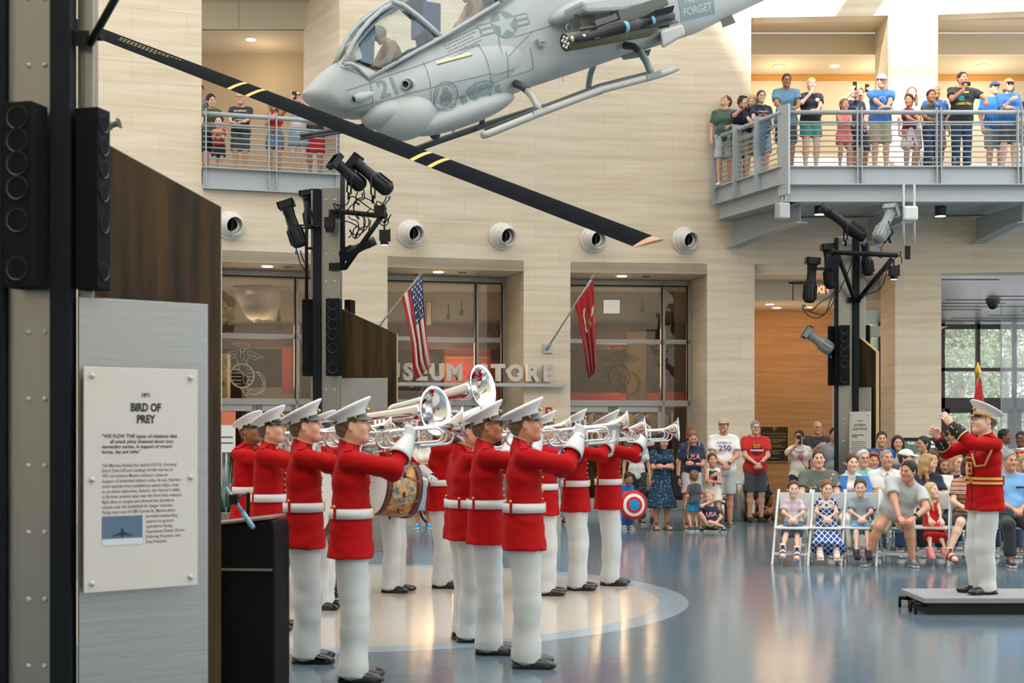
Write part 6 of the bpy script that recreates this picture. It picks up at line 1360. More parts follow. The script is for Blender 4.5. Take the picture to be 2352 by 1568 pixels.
def pod(m_):
    m_.lathe([(.0,.03),(.125,.03),(.135,0),(.14,.01),(.14,L2*.9),(.10,L2),(0,L2)],r0,ax2,0,26,ms=[2,2,0,0,0,0]); u=nrm(np.cross(ax2,A(0,1,0))); v=np.cross(ax2,u)
    for k in range(7): e=(u*math.cos(k*PI/3)+v*math.sin(k*PI/3))*.082 if k<6 else 0*u; m_.lathe([(0,-.012),(.018,-.006),(.026,.01),(.036,.012),(.036,.02),(.02,.03)],r0+e,ax2,1,12)
hpart('rocket_pod',pod,['olive_tube','chrome','skid_dark'])
hpart('sling_ring',lambda m_: m_.tube([at(1308,64,-.75)+A(.06*math.cos(t),0,.06*math.sin(t)) for t in np.linspace(0,2*PI,14)[:-1]],.014,0,6,closed=True),['skid_light'])
# skids and cross tubes
SO=1.02
near=[at(x,y,-SO) for x,y in((1107,312),(1118,308),(1240,259),(1380,206),(1500,175),(1530,166),(1556,156))]
far=[at(x,y,SO) for x,y in((950,345),(1000,326),(1105,290),(1215,255),(1330,226),(1380,210),(1404,196))]
hpart('skid',lambda m_: (m_.tube(near,[.05,.062,.062,.062,.06,.055,.05],0,12),m_.tube([p+A(0,0,.07) for p in near[1:5]],.03,1,8)),['skid_light','skid_dark'])
hpart('skid',lambda m_: m_.tube(far,[.05,.055,.055,.055,.055,.05,.045],0,12),['skid_dark'])
def strut(m_,pts,r,c1=0): m_.tube(pts,r,c1,10); m_.box(pts[-1],(.3,.14,.07),c1)
hpart('cross_tube',lambda m_: (m_.tube([at(1184,192,-.45),at(1200,198,-.62),at(1212,208,-.75)],.065,1,10),strut(m_,[at(1210,207,-.73),at(1224,222,-.88),at(1234,242,-.98),at(1239,256,-SO)],.06)),['skid_light','skid_dark'])
hpart('cross_tube',lambda m_: strut(m_,[at(1107,262,.8),at(1107,280,.98),at(1107,291,SO)],.05),['skid_dark'])
hpart('cross_tube',lambda m_: (m_.tube([at(1434,104,-.45),at(1456,107,-.62),at(1470,118,-.75)],.065,1,10),strut(m_,[at(1468,116,-.73),at(1484,140,-.9),at(1492,160,-.98),at(1497,173,-SO)],.06)),['heli_dark','skid_dark'])
hpart('cross_tube',lambda m_: strut(m_,[at(1364,148,.7),at(1356,170,.85),at(1352,195,.95),at(1353,214,SO)],.055),['heli_dark'])
hpart('landing_light',lambda m_: (m_.sph(at(998,306,-.1),(.09,.09,.11),0),m_.tube([at(998,297,-.1),at(998,283,-.1)],.04)),['skid_dark'])
hpart('antenna',lambda m_: (m_.add([at(1045,282,-.1),at(1062,280,-.1),at(1035,312,-.1)]+[at(1045,282,-.08),at(1062,280,-.08),at(1035,312,-.08)],[(0,1,2),(5,4,3),(0,3,4,1),(1,4,5,2),(2,5,3,0)]),m_.tube([at(1008,287,-.1),at(1030,290,-.1)],.016)),['heli_under'])
hpart('antenna',lambda m_: m_.add([at(x,y,o) for o in(-.12,-.06) for x,y in((1650,34),(1678,28),(1690,52),(1660,64))],[(0,1,2,3),(7,6,5,4)]+[(i,i+4,(i+1)%4+4,(i+1)%4) for i in range(4)]),['launcher'])
hpart('belly_antenna',lambda m_: m_.add([at(x,y,o) for o in(-.12,.0) for x,y in((1424,128),(1496,112),(1490,128),(1432,138))],[(0,1,2,3),(7,6,5,4)]+[(i,i+4,(i+1)%4+4,(i+1)%4) for i in range(4)]),['launcher'])
hpart('flare_dispenser',lambda m_: (m_.add([at(x,y,o) for o in(-.62,-.28) for x,y in((1516,70),(1568,54),(1575,80),(1520,112))],[(0,1,2,3),(7,6,5,4)]+[(i,i+4,(i+1)%4+4,(i+1)%4) for i in range(4)])),['skid_light'],bev=.05)
hpart('sensor_pod',lambda m_: (m_.lathe([(.0,-.02),(.045,-.02),(.062,.02),(.075,.08),(.06,.22),(.02,.42),(0,.44)],at(815,227,-.46),(1,.12,0),0,18,ms=[1,0,0,0,0,0])),['heli_grey','missile_black'])
hpart('sensor_pod',lambda m_: m_.lathe([(.0,.05),(.045,.05),(.05,.0),(.075,.0),(.08,.04),(.08,.13),(.1,.25),(.06,.4)],at(931,194,-.60),(.75,.66,.0),0,18,ms=[1,1,0,2,2,0,0]),['heli_grey','missile_black','launcher'])
hpart('tow_fitting',lambda m_: (m_.box(at(1240,98,-.53),(.1,.14,.12),0),m_.box(at(1249,94,-.62),(.1,.05,.02),0)),['heli_under'])
# canopy: clear shell over two seats with thick frame arches
ct=sorted(hab(*p) for p in((776,140),(800,92),(830,52),(868,20),(905,0),(960,-25),(1040,-66),(1110,-100),(1190,-120),(1230,-115)))
cs=np.linspace(ct[0][0]+.01,ct[-1][0],30); ctop=np.interp(cs,*np.array(ct).T); cbot=np.interp(cs,ts,tb)-.03
def canopy_pt(i,t):  # t 0..1 over the arch from port sill to starboard sill
    a=PI*t; h=max(.02,ctop[i]-cbot[i]); w=.43; return A(cs[i],-w*math.copysign(abs(math.cos(a))**.62,math.cos(a)),cbot[i]+h*abs(math.sin(a))**.7)
m_=MB(); nn=18; m_.add([canopy_pt(i,k/nn) for i in range(len(cs)) for k in range(nn+1)],[(i*(nn+1)+k,i*(nn+1)+k+1,(i+1)*(nn+1)+k+1,(i+1)*(nn+1)+k) for i in range(len(cs)-1) for k in range(nn)],0,True)
can=m_.obj('canopy',[MATS['canopy_glass']],heli,label='clear canopy glazing')
def fr(pts,r): m_=MB(); m_.tube(pts,r,0,8); return m_.obj('canopy_frame',[MATS['heli_grey']],can)
fr([at(x,y,-.44) for x,y in((790,148),(800,122),(815,92),(832,68),(852,45),(878,22),(906,5))],.032)
fr([at(x,y,-.30) for x,y in((772,142),(786,112),(803,80),(824,55),(850,34),(884,10),(900,-3))],.028)
fr([at(x,y,.40) for x,y in((768,146),(782,112),(800,78),(822,50),(850,28),(884,6))],.026)
fr([at(x,y,-.45) for x,y in((898,3),(925,12),(958,36),(988,62),(1012,84))],.045)
fr([at(x,y,-.47) for x,y in((790,148),(806,146),(822,154),(836,168),(850,182))],.03); fr([at(x,y,-.47) for x,y in((848,180),(930,132),(1014,86),(1146,6))],.03)
fr([at(x,y,.42) for x,y in((905,3),(945,40),(985,75))],.04); fr([at(x,y,-.44) for x,y in((1012,84),(1050,30),(1110,-30))],.001)
fr([at(x,y,-.46) for x,y in((1150,4),(1140,-40),(1100,-90))],.06)
# crew seats, instrument hood
def seat(c): hpart('crew_seat',lambda m_: (m_.box(c+A(.28,0,.25),(.12,.44,.95),0,rot=Matrix.Rotation(.2,3,'Y')),m_.box(c+A(0,0,-.2),(.5,.44,.12),0)),['seat_blue'],bev=.03)
S('seat_blue',66,84,100,.7); S('hood_blue',82,112,144,.6); S('flight_tan',206,172,142,.85,bump=.4,bscale=60); S('vest_olive',150,130,92,.85,bump=.5,bscale=50); S('helmet_grey',150,150,148,.35)
seat(at(945,92,.0)); seat(at(1095,22,.0))
hpart('instrument_hood',lambda m_: (m_.box(at(832,108,0),(.22,.5,.62),0,rot=Matrix.Rotation(.45,3,'Y')),m_.box(at(812,120,-.1),(.12,.3,.3),1),m_.box(at(978,50,0),(.3,.5,.5),0,rot=Matrix.Rotation(.4,3,'Y'))),['hood_blue','white_plastic'],bev=.02)
# crew figures are separate people seated inside
def crew(px_,py_,label):
    c=person(label,(0,0,0),0,1.72,'man','b',None,pose='sit',seat=.30,arms=(((.06,.42,-.22),(1,-.3,-.5),None,(.2,.3,1),'grip'),((.08,.40,-.26),(1,-.3,-.5),None,(.2,.3,1),'grip')),head=(0,-14,0),wear=(('long','flight_tan'),('pants','flight_tan')),foot=('dress','brn','brn'),feet=((.1,.38,0,0),(-.1,.38,0,0)),cat='person')
    o=c.o; g=SDF(.012,.02); g.ell((0,-.01,.035),(.105,.13,.115)); g.cut((0,.06,-.03),nrm(A(0,.9,-.5))); g.cut((0,0,-.07),(0,0,-1)); V,Q=g.surf(); link('helmet',mesh('helmet',V@c.Rh.T+c.hc,Q,MATS['helmet_grey']),o)
    g=SDF(.012,.02); g.ell((0,.05,.012),(.075,.075,.05)); g.sub((0,-.02,.0),(.09,.1,.1)); V,Q=g.surf(); link('visor',mesh('visor',V@c.Rh.T+c.hc,Q,MATS['lens_dk']),o)
    g=SDF(.014,.04); c.torso(g,.032,low=False); g.cut(c.T(0,0,.1),-c.Rt[:,2]); g.cut(c.T(0,0,.46),c.Rt[:,2]); gput(c,'survival_vest',g,'vest_olive')
    q=at(px_,py_,0.); W=np.array(HM@Vector(q)); f=-HU; z=HV
    x=np.cross(f,z); Rm=np.stack([x,f,z],1)@rotx(R(-4)); hc=c.hc
    M=Matrix.Identity(4)
    for i in range(3):
        for j in range(3): M[i][j]=Rm[i,j]
        M[i][3]=(W-Rm@hc)[i]
    o.matrix_world=M
crew(872,82,'seated pilot figure in tan flight suit, front cockpit of helicopter'); crew(1068,-14,'seated pilot figure in tan flight suit, rear cockpit of helicopter')
# markings laid on the port side
def mark(name,fn,px_,py_,mats,rot=0.,targets=None,off=-1.2):
    a,b=hab(px_,py_,-.5); m_=MB(); fn(m_); c,s=math.cos(rot),math.sin(rot)
    tg=[FUSM]+[x.data for x in heli.children if x.name.startswith(('ammunition','belly_f'))]
    project(m_,tg,A(a,off,b),A(c,0,s),A(-s,0,c),A(0,1,0),.006,.05); return m_.obj(name,[MATS[x] for x in mats],heli,fix=False)
rt=R(-6)
def star_ins(m_):
    disc2(m_,0,0,.225,0,0); poly2(m_,star_poly(.225,.40),1,1)
    for sx in(-1,1):
        rect2(m_,sx*.33,.0,.24,.19,0,0,4); rect2(m_,sx*.33,.045,.20,.045,1,1,4); rect2(m_,sx*.33,-.045,.20,.045,1,1,4)
mark('star_marking',star_ins,1160,55,['heli_dark','heli_grey'],rot=R(-3))
mark('number_marking',lambda m_: tx(m_,'21',0,-.13,.38,0,0,.03,.95),895,199,['heli_dark'],rot=R(-3))
def fdny(m_):
    ring2(m_,0,0,.205,.222,0,0)
    for a in(90,210,330): disc2(m_,.06*math.cos(R(a)),.06*math.sin(R(a))+.02,.055,0,0,12)
    ring2(m_,0,.0,.10,.14,0,0,16,R(215),R(325)); rect2(m_,0,-.05,.02,.1,0,0)
    for i,ch in enumerate('LADDER 17 ENGINE 60'): 
        t=R(168-9.0*i); V,Fs=text_geo(ch,.042); m_.add([(.155*math.cos(t)+v[0]*math.sin(t)+v[1]*math.cos(t),.155*math.sin(t)-v[0]*math.cos(t)+v[1]*math.sin(t),1) for v in V],Fs,0)
    for i,ch in enumerate('SOUTH BRONX'):
        t=R(225+9*i); V,Fs=text_geo(ch,.042); m_.add([(.195*math.cos(t)-v[0]*math.sin(t)-v[1]*math.cos(t),.195*math.sin(t)+v[0]*math.cos(t)-v[1]*math.sin(t),1) for v in V],Fs,0)
mark('fire_badge',fdny,1023,222,['heli_dark'],rot=R(-3))
def banner(m_):
    ring2(m_,0,-.42,.30,.52,0,0,18,R(58),R(122))
    for sx in(-1,1): poly2(m_,[(sx*.27,-.02),(sx*.27,-.13),(sx*.42,-.16),(sx*.36,-.10),(sx*.40,-.03)],0,0)
    for i,ch in enumerate('FIRE DEPARTMENT'):
        t=R(117-3.9*i); V,Fs=text_geo(ch,.058,0,.002); m_.add([(.46*math.cos(t)+v[0]*math.sin(t)+v[1]*math.cos(t),-.42+.46*math.sin(t)-v[0]*math.cos(t)+v[1]*math.sin(t),1) for v in V],Fs,1)
    tx(m_,'CITY OF',0,-.005,.055,1,1,.03); tx(m_,'NEW YORK',0,-.055,.05,1,1,.03)
mark('fire_banner',banner,1103,203,['heli_dark','heli_grey'],rot=R(-1))
def rescue(m_): tx(m_,'RESCUE',0,0,.085,0,0,.01,.9); [poly2(m_,p,0,0) for p in([(-.2,-.03),(.2,-.03),(.2,-.024),(-.2,-.024)],[(-.2,.09),(.2,.09),(.2,.096),(-.2,.096)],[(.2,.096),(.3,.03),(.2,-.03),(.29,.03)])]
mark('rescue_marking',rescue,902,150,['heli_line'],rot=R(8))
mark('forget_marking',lambda m_: (rect2(m_,0,.05,.8,.5,1,0,4),tx(m_,'FORGET',0,-.12,.18,0,1,.02),tx(m_,'NEVER',0,.08,.18,0,1,.02)),1612,8,['heli_grey','heli_dark'],rot=R(-4))
mark('formation_strip',lambda m_: (rect2(m_,0,0,.62,.05,0,0,6),rect2(m_,0,-.035,.62,.02,1,0,6)),1040,134,['strip_yellow','launcher'] if S('strip_yellow',206,200,164,.5) else [],rot=R(-3))
def notes(m_):
    rq=random.Random(4)
    for i in range(6):
        x=-.34
        while x<.3-.05*(i%3): e_=rq.uniform(.03,.1); rect2(m_,x+e_/2,-.05*i,e_,.016,0,0,1); x+=e_+.02
mark('stencil_text',notes,1062,78,['heli_line'],rot=R(6))
def lines(m_,segs,w=.006):
    for (x0,y0,x1,y1) in segs:
        a=A(*hab(x0,y0,-.5)); b=A(*hab(x1,y1,-.5)); d=b-a; L_=np.linalg.norm(d); d/=L_; e=A(-d[1],d[0])*w; k=max(2,int(L_/.08))
        for i in range(k): p=a+d*L_*i/k; q=a+d*L_*(i+1)/k; m_.add([(*(p-e),0),(*(q-e),0),(*(q+e),0),(*(p+e),0)],[(0,1,2,3)],0)
m_=MB(); lines(m_,[(778,142,852,182),(852,182,1012,90),(852,186,990,140),(990,140,1100,100),(1100,100,1140,230),(852,186,868,268),(975,140,996,275),(868,234,1000,200),(1000,200,1130,170),(1166,130,1225,70),(1130,175,1180,160),(1166,178,1228,158),(1160,120,1168,178),(1218,110,1228,158),(1180,85,1330,40),(1300,140,1303,185),(1140,20,1150,125),(1000,210,1000,275),(800,205,868,185),(806,250,870,232)])
project(m_,[FUSM]+[x.data for x in heli.children if x.name.startswith('ammunition')],A(0,-1.6,0),A(1,0,0),A(0,0,1),A(0,1,0),.007); m_.obj('seam',[MATS['heli_line']],heli,fix=False)
# ============================================================ THE BAND
def pl(px_,Y,z=0.): return ((px_-CX)/F*Y,Y,z)
ms=[ # px,Y,yaw,H,skin,head,label,bugle(bell,L)
 (574,13.6,-113,1.76,'f',(0,8,0),'bandsman in red tunic, leftmost of the front line, face turned to the camera',(.075,.5)),
 (622,11.75,-98,1.78,'a',(0,8,0),'bandsman in red tunic, second from the left, his bugle pointing away',(.075,.5)),
 (698,10.1,-84,1.80,'a',(0,7,0),'bandsman in red tunic, third from the left, directly behind the lectern',(.075,.5)),
 (806,9.36,-86,1.80,'a',(0,6,0),'bandsman in red tunic blowing a bugle, nearest to the camera',(.13,.62)),
 (1066,11.1,-72,1.76,'b',(0,6,0),'bandsman in red tunic, farthest left of the middle trio, face hidden',(.075,.5)),
 (1117,10.5,-88,1.80,'c',(0,8,0),'bandsman in red tunic and dark glasses, centre of the middle trio',(.075,.5)),
 (1203,9.9,-88,1.81,'b',(0,5,0),'bandsman in red tunic, right of the middle trio, elbow raised high',(.10,.6)),
 (1322,14.65,-98,1.79,'a',(0,8,0),'bandsman in red tunic standing on far edge of the pale floor disc, left of pair',(.12,.6)),
 (1398,15.1,-100,1.79,'b',(0,8,0),'bandsman in red tunic, rightmost of the band, bugle bell to the right',(.13,.62)),
 (1250,14.2,-96,1.77,'a',(0,8,0),'bandsman in red tunic half hidden behind the raised elbow, gold buckle showing',(.1,.55))]
for i,(p_,Y,yw,H,sk,hd,lb,(bl,L)) in enumerate(ms):
    c=marine(lb,pl(p_,Y),yw,H,sk,hd,shades=(i==5),res=.0125 if Y<11 else .0145)
    give_bugle(c,['silver bugle of the leftmost bandsman, pointing toward next man','silver bugle of the second bandsman from left','silver bugle of the bandsman behind the lectern','silver bugle with wide bell played by the nearest bandsman','silver bugle of the hidden-face bandsman in middle trio','silver bugle of the bandsman in dark glasses','silver bugle of the bandsman with raised elbow','silver bugle with wide bell, left of the far pair','silver bugle with wide bell at right end of the band','silver bugle of the half hidden bandsman with gold buckle'][i],pitch=4 if i!=8 else 2,yaw=0,bell=bl,L=L)
HORN=((.12,.30,.16),(1,.1,-1.),(-.2,.5,.7),(1,.1,.1),'grip')
c=marine('bandsman in red tunic carrying a large bugle whose bell shows above the flag side',pl(1012,14.85),-94,1.79,'a',(0,4,0),arms=(HORN,BUGL))
contrabugle('large silver shoulder bugle, farther and higher bell of the two',aim(P(905,938,15.0),P(1106,890,14.45)-P(905,938,15.0)))
c=marine('bandsman in red tunic mostly hidden behind nearest bandsman, cap edge showing',pl(757,14.1),-94,1.78,'e',(0,4,0),arms=(HORN,BUGL))
contrabugle('large silver shoulder bugle, nearer bell beside the gloved hand',aim(P(796,966,14.1),P(1002,943,13.45)-P(796,966,14.1)))
DR=((.20,.34,-.28),(1,-.4,-.2),None,(.3,0,1),'grip')
def drum(label,at,ax,r,L,shell):
    o=empty('drum',at,label=label,cat='drum'); ax=nrm(A(*ax))
    mb=MB(); mb.lathe([(r*.98,-L/2),(r,-L/2+.02),(r,L/2-.02),(r*.98,L/2)],(0,0,0),ax,0,40); mb.obj('shell',[MATS[shell]],o)
    for s in(-1,1):
        mb=MB(); mb.lathe([(r*1.0,s*(L/2-.045)),(r*1.05,s*(L/2-.045)),(r*1.05,s*(L/2+.012)),(r*.99,s*(L/2+.012)),(r*.99,s*(L/2-.045))],(0,0,0),ax,0,40); mb.obj('hoop',[S('hoop_brown',84,36,34,.35)],o)
        mb=MB(); mb.lathe([(r*.99,s*(L/2+.004)),(.001,s*(L/2+.006))],(0,0,0),ax,0,40); mb.obj('drum_head',[S('drum_skin',226,228,226,.5)],o)
    u=nrm(np.cross(ax,A(0,0,1)));v=np.cross(ax,u); n=9; mb=MB(); pts=[]
    for i in range(2*n): a=PI*i/n; pts.append((u*math.cos(a)+v*math.sin(a))*r*1.035+ax*(L/2-.02)*(1 if i%2 else -1))
    mb.tube(pts,.0055,0,6,closed=True); mb.obj('tension_rope',[S('rope_white',220,214,200,.8)],o)
    mb=MB()
    for i in range(n): a=PI*(2*i+.5)/n; q=(u*math.cos(a)+v*math.sin(a))*r*1.035; mb.box(q,(.022,.022,.05),0)
    mb.obj('rope_ears',[S('leather_dark',60,40,30,.6)],o); return o
m=mat('drum_gold',lin(196,146,66),.35,.2,var=.45,vscale=9,col2=lin(120,60,30))
m2=mat('drum_emblem',lin(206,172,92),.45,col2=lin(60,80,130),vscale=22,var=.1)
c=marine('bandsman in red tunic with a gold rope-tension drum at his waist',pl(900,14.45),-104,1.78,'b',(0,2,0),arms=(DR,DR))
dr=drum('gold painted rope-tension drum held beside the nearest bandsman',P(902,1122,14.08),(-.86,-.5,.12),.27,.36,'drum_gold')
mb=MB(); disc2(mb,0,0,.13,0,0,28); poly2(mb,star_poly(.07,.5),1,1); sh=[x for x in dr.children if x.name.startswith('shell')][0]
ax=nrm(A(-.86,-.5,.12)); pd=nrm(A(0,1,0)-ax*ax[1]); 
project(mb,[sh.data],-pd*.6,nrm(np.cross(pd,A(0,0,1))),A(0,0,1),pd,.004,.04); mb.obj('painted_emblem',[MATS['drum_emblem'],MATS['gld']],dr,fix=False)
c=marine('bandsman in red tunic with a big drum, seen only between the two nearest men',pl(734,13.1),-100,1.77,'b',(0,2,0),arms=(DR,DR))
drum('large gold drum glimpsed between the two nearest bandsmen',P(764,1150,12.75),(-.8,-.55,.1),.34,.32,'drum_gold')
drum('orange snare drum on the floor behind the two nearest bandsmen',P(756,1297,13.4)*A(1,1,0)+A(0,0,.30),(0,0,1),.2,.28,'drum_gold')
# bandmaster on a low platform
CA=((.10,.40,.16),(1,.0,-1.),(-.1,.55,.85),(.9,.2,.3),'soft'); CB=((.16,.40,.05),(1,.0,-1.),(-.1,.7,.6),(.9,.2,.3),'soft')
c=person('conductor in red tunic with gold belt, hands raised, standing on the low platform',pl(2262,12.95,.155),100,1.70,'man','e',('fade','buzz'),arms=(CB,CA),head=(0,6,0),wear=(('tunic',-.165,True),('dtrousers',),('mcap',True)),foot=('dress','patent_black','patent_black'),res=.014,stance=.07,footyaw=12)
for i in(0,1):
    sh,el,wr,Rm,_=c.arm[i]; d=nrm(wr-el); mb=MB(); mb.lathe([(.064,-.15),(.062,-.05),(.056,-.005),(.045,-.004)],wr,d,0,20); cf=mb.obj('cuff',[MATS['navy_cuff']],c.o); mb=MB(); mb.lathe([(.067,-.155),(.068,-.145),(.064,-.14)],wr,d,0,20)
    u=nrm(np.cross(d,A(1,0,0)));v=np.cross(d,u)
    for k in range(6): a=k*PI/3; e=u*math.cos(a)+v*math.sin(a); mb.sph(wr-d*.1+e*.062,.008,0,8,6); mb.tube([wr-d*.02+e*.06,wr-d*.06+e*.063],.006,0,5)
    mb.obj('cuff_braid',[MATS['gold_cloth']],cf)
mb=MB(); mb.tube([c.T(-c.sw*.9,.0,.49),c.T(-c.sw-.05,.06,.40),c.T(-c.sw-.02,.11,.26),c.T(-.1,.15,.25),c.T(-.02,.14,.36)],.011,0,8); mb.obj('shoulder_cord',[S('cord_tan',196,146,84,.6)],c.o)
mb=MB(); [mb.box(c.T(.02,.15,z),(.09,.02,.012),0) for z in(.18,.23,.28,.33)]; mb.tube([c.T(-.03,.15,.18),c.T(-.03,.155,.28),c.T(.05,.15,.28)],.006,0,6); mb.obj('chest_braid',[MATS['gold_cloth']],c.o)
mat('carpet_gry',lin(150,150,152),.9,bump=.3,bscale=300); mat('skirt_black',lin(14,22,28),.6)
o=empty('platform',label='low grey topped conductor platform with black skirt',cat='platform'); x0=P(2122,1374,12.6)[0]
mb=MB(); mb.bx(x0,x0+2.6,12.6,13.35,.105,.155); mb.obj('deck',[MATS['carpet_gry']],o,bev=.008)
mb=MB(); mb.bx(x0+.05,x0+2.6,12.66,13.3,0,.105); mb.obj('skirt',[MATS['skirt_black']],o)
for y in(12.68,12.85,13.2): mb=MB(); mb.tube([(x0+.05,y,.08),(x0-.05,y,.085)],.018,0,8); mb.tube([(x0-.05,y,.0),(x0-.05,y,.1)],.014,0,8); mb.obj('corner_clamp',[MATS['rig_black']],o)
# ============================================================ PATTERNS
def pat(name,base,fg,scale,kind='dots',th=.3,rough=.85):
    m=bpy.data.materials.new(name); m.use_nodes=True; nt=m.node_tree; N=nt.nodes; L=nt.links; b=N['Principled BSDF']; b.inputs['Roughness'].default_value=rough
    tc=N.new('ShaderNodeTexCoord'); mx=N.new('ShaderNodeMix'); mx.data_type='RGBA'; mx.inputs[6].default_value=lin(*base)+(1,); mx.inputs[7].default_value=lin(*fg)+(1,)
    def math_(op,a,bv=None):
        q=N.new('ShaderNodeMath'); q.operation=op; L.new(a,q.inputs[0])
        if bv is not None: (L.new(bv,q.inputs[1]) if not isinstance(bv,(int,float)) else setattr(q.inputs[1],'default_value',bv))
        return q.outputs[0]
    if kind=='dots':
        v=N.new('ShaderNodeTexVoronoi'); v.inputs['Scale'].default_value=scale; L.new(tc.outputs['Object'],v.inputs[0]); f=math_('LESS_THAN',v.outputs['Distance'],th)
    elif kind=='floral':
        v=N.new('ShaderNodeTexVoronoi'); v.inputs['Scale'].default_value=scale; L.new(tc.outputs['Object'],v.inputs[0]); n=N.new('ShaderNodeTexNoise'); n.inputs['Scale'].default_value=scale*3; L.new(tc.outputs['Object'],n.inputs[0]); f=math_('LESS_THAN',math_('ADD',v.outputs['Distance'],math_('MULTIPLY',n.outputs['Fac'],.5)),th+.25)
        hs=N.new('ShaderNodeMix'); hs.data_type='RGBA'; L.new(math_('GREATER_THAN',math_('FRACT',math_('MULTIPLY',v.outputs['Color'],7.)),.5),hs.inputs[0]); hs.inputs[6].default_value=lin(*fg)+(1,); hs.inputs[7].default_value=lin(fg[0]*.5,min(255,fg[1]*.8),fg[2]*.55)+(1,); L.new(hs.outputs[2],mx.inputs[7])
    else:
        s=N.new('ShaderNodeSeparateXYZ'); L.new(tc.outputs['Object'],s.inputs[0])
        if kind=='stripe': f=math_('LESS_THAN',math_('FRACT',math_('MULTIPLY',s.outputs['Z'],scale)),th)
        elif kind=='plaid': f=math_('MULTIPLY',math_('ADD',math_('LESS_THAN',math_('FRACT',math_('MULTIPLY',s.outputs['Z'],scale)),th),math_('LESS_THAN',math_('FRACT',math_('MULTIPLY',s.outputs['X'],scale)),th)),.5)
        else:
            a=math_('MULTIPLY',s.outputs['X'],scale); z=math_('MULTIPLY',s.outputs['Z'],scale); g=lambda e: math_('LESS_THAN',math_('ABSOLUTE',math_('SUBTRACT',math_('FRACT',e),.5)),th)
            f=math_('MAXIMUM',g(math_('ADD',a,z)),g(math_('SUBTRACT',a,z)))
    L.new(f,mx.inputs[0]); L.new(mx.outputs[2],b.inputs['Base Color']); MATS[name]=m
pat('floral_teal',(20,52,82),(112,156,176),24,'floral',.28); pat('trellis',(24,66,140),(216,224,232),14,'trellis',.10); pat('hawaii_grey',(92,104,96),(196,150,130),14,'floral',.25); pat('hawaii_blue',(40,90,160),(190,140,190),18,'floral',.25); pat('plaid_pink',(206,212,224),(222,168,182),11,'plaid',.4); pat('rose_skirt',(214,214,210),(176,54,84),11,'dots',.33); pat('stripe_tan',(190,140,112),(60,60,72),19,'stripe',.22); pat('print_white',(226,222,214),(120,120,110),26,'dots',.2); pat('chambray',(150,166,178),(138,154,166),60,'plaid',.5); pat('palm_navy',(36,50,74),(180,186,178),18,'floral',.26); pat('dotnavy',(30,36,52),(210,210,210),40,'dots',.2); pat('camo_shorts',(110,112,96),(84,92,86),8,'floral',.35)
# ============================================================ STANDING CROWD BEFORE THE SHOP DOORS
def usa(c,name='shirt',sz=.12,y=0.,col='wht'): chest_print(c,(lambda mb:(tx(mb,'USA',0,y-.05,sz,1,0,.035),tx(mb,'USA',0,y-.05,sz,0,1,.0)),[col,'red']),name)
SNK=('sneaker','wht','sole'); SNB=('sneaker','blk','sole'); SNG=('sneaker','shoeg','lgry'); BLK=('sneaker','blk','blk')
c=person('person in light denim capris and blue floral top, hidden behind bandsmen arms',pl(1284,24.6),185,1.66,'woman','b',('bob','gry'),arms=('clasp','side'),wear=(('tee','hawaii_blue'),('pants','ljean')),foot=SNB)
c=person('woman in black and white patterned top, hidden behind the far bandsman',pl(1462,24.6),180,1.62,'woman','b',('long','dk'),arms=('side','side'),wear=(('tee','print_white'),('pants','dotnavy')),foot=SNB)
c=person('small boy in blue costume holding a round red and white shield',pl(1441,23.4),185,.97,'child','c',('short','blk'),arms=(('side'),((.0,.22,-.24),(1,-.4,-.4),(-.8,.3,.1),(0,1,.2),'grip')),head=(10,-22,0),wear=(('tee','roy',.95),('pants','roy')),foot=('sneaker','gry','wht'))
W=local2world(c,A(-.04,.36,.42)); o=empty('shield',W,label='round toy shield with red and white rings held by small boy',cat='shield'); mb=MB(); mb.lathe([(0,.05),(.09,.045),(.135,.036),(.185,.02),(.235,-.002),(.24,-.01),(.23,-.012),(0,.03)],(0,0,0),(.25,-1,.05),0,32,ms=[2,0,1,0,0,0,0]); mb.obj('face',[MATS['red'],MATS['wht'],MATS['trq']],o)
c=person('man in navy shirt and beige shorts behind the trumpet bell, dark trainers',pl(1486,25.2),180,1.82,'man','a',('short','brn'),arms=(('chest'),('side')),wear=(('tee','navy'),('shorts','khaki'),('shades',)),foot=BLK,head=(-20,-10,0))
c=person('little girl in star glasses and blue hair bow held up above trumpet',pl(1469,24.95,1.22),180,1.0,'child','a',('long','lbrn'),pose='sit',seat=.05,arms=('lap','lap'),wear=(('tee','blk'),('shorts','blk'),('glasses','purple')),foot=SNB)
mb=MB(); [mb.sph(HP(c,x,.03,.125-.6*x*x*8),(.022,.02,.02),0,8,6) for x in(-.05,-.025,0,.025,.05)]; mb.obj('hair_bow',[MATS['roy']],c.o)
c=person('woman in long blue floral dress with black hair, arms folded at waist',pl(1519,23.35),188,1.60,'woman','b',('long','blk'),arms=('belly','belly'),head=(20,-20,8),wear=(('tee','floral_teal',.36,-.05),('skirt','floral_teal',.12,.36,.13,.30)),foot=('sandal','navy','navy'))
me=None; mb=MB(); mb.box((-.24,-.02,.72),(.10,.22,.34),0); mb.tube([(-.24,-.02,.88),(-.16,.05,1.30)],.012,0,6); mb.obj('shoulder_bag',[MATS['blk']],c.o,bev=.02)
c=person('woman in navy USA t-shirt and grey shorts with side braid, looking down',pl(1590,23.4),182,1.66,'woman','b',('short','lbrn'),arms=('side','belly'),head=(0,-24,0),wear=(('tee','navy'),('shorts','lgry',.34),('watch',1)),foot=('sandal','navy','navy')); usa(c)
mb=MB(); mb.tube([HP(c,.05,.02,-.08),c.T(.10,.11,.42),c.T(.09,.14,.30)],[.022,.02,.012],0,8); mb.obj('braid',[MATS['hair_lbrn']],c.o)
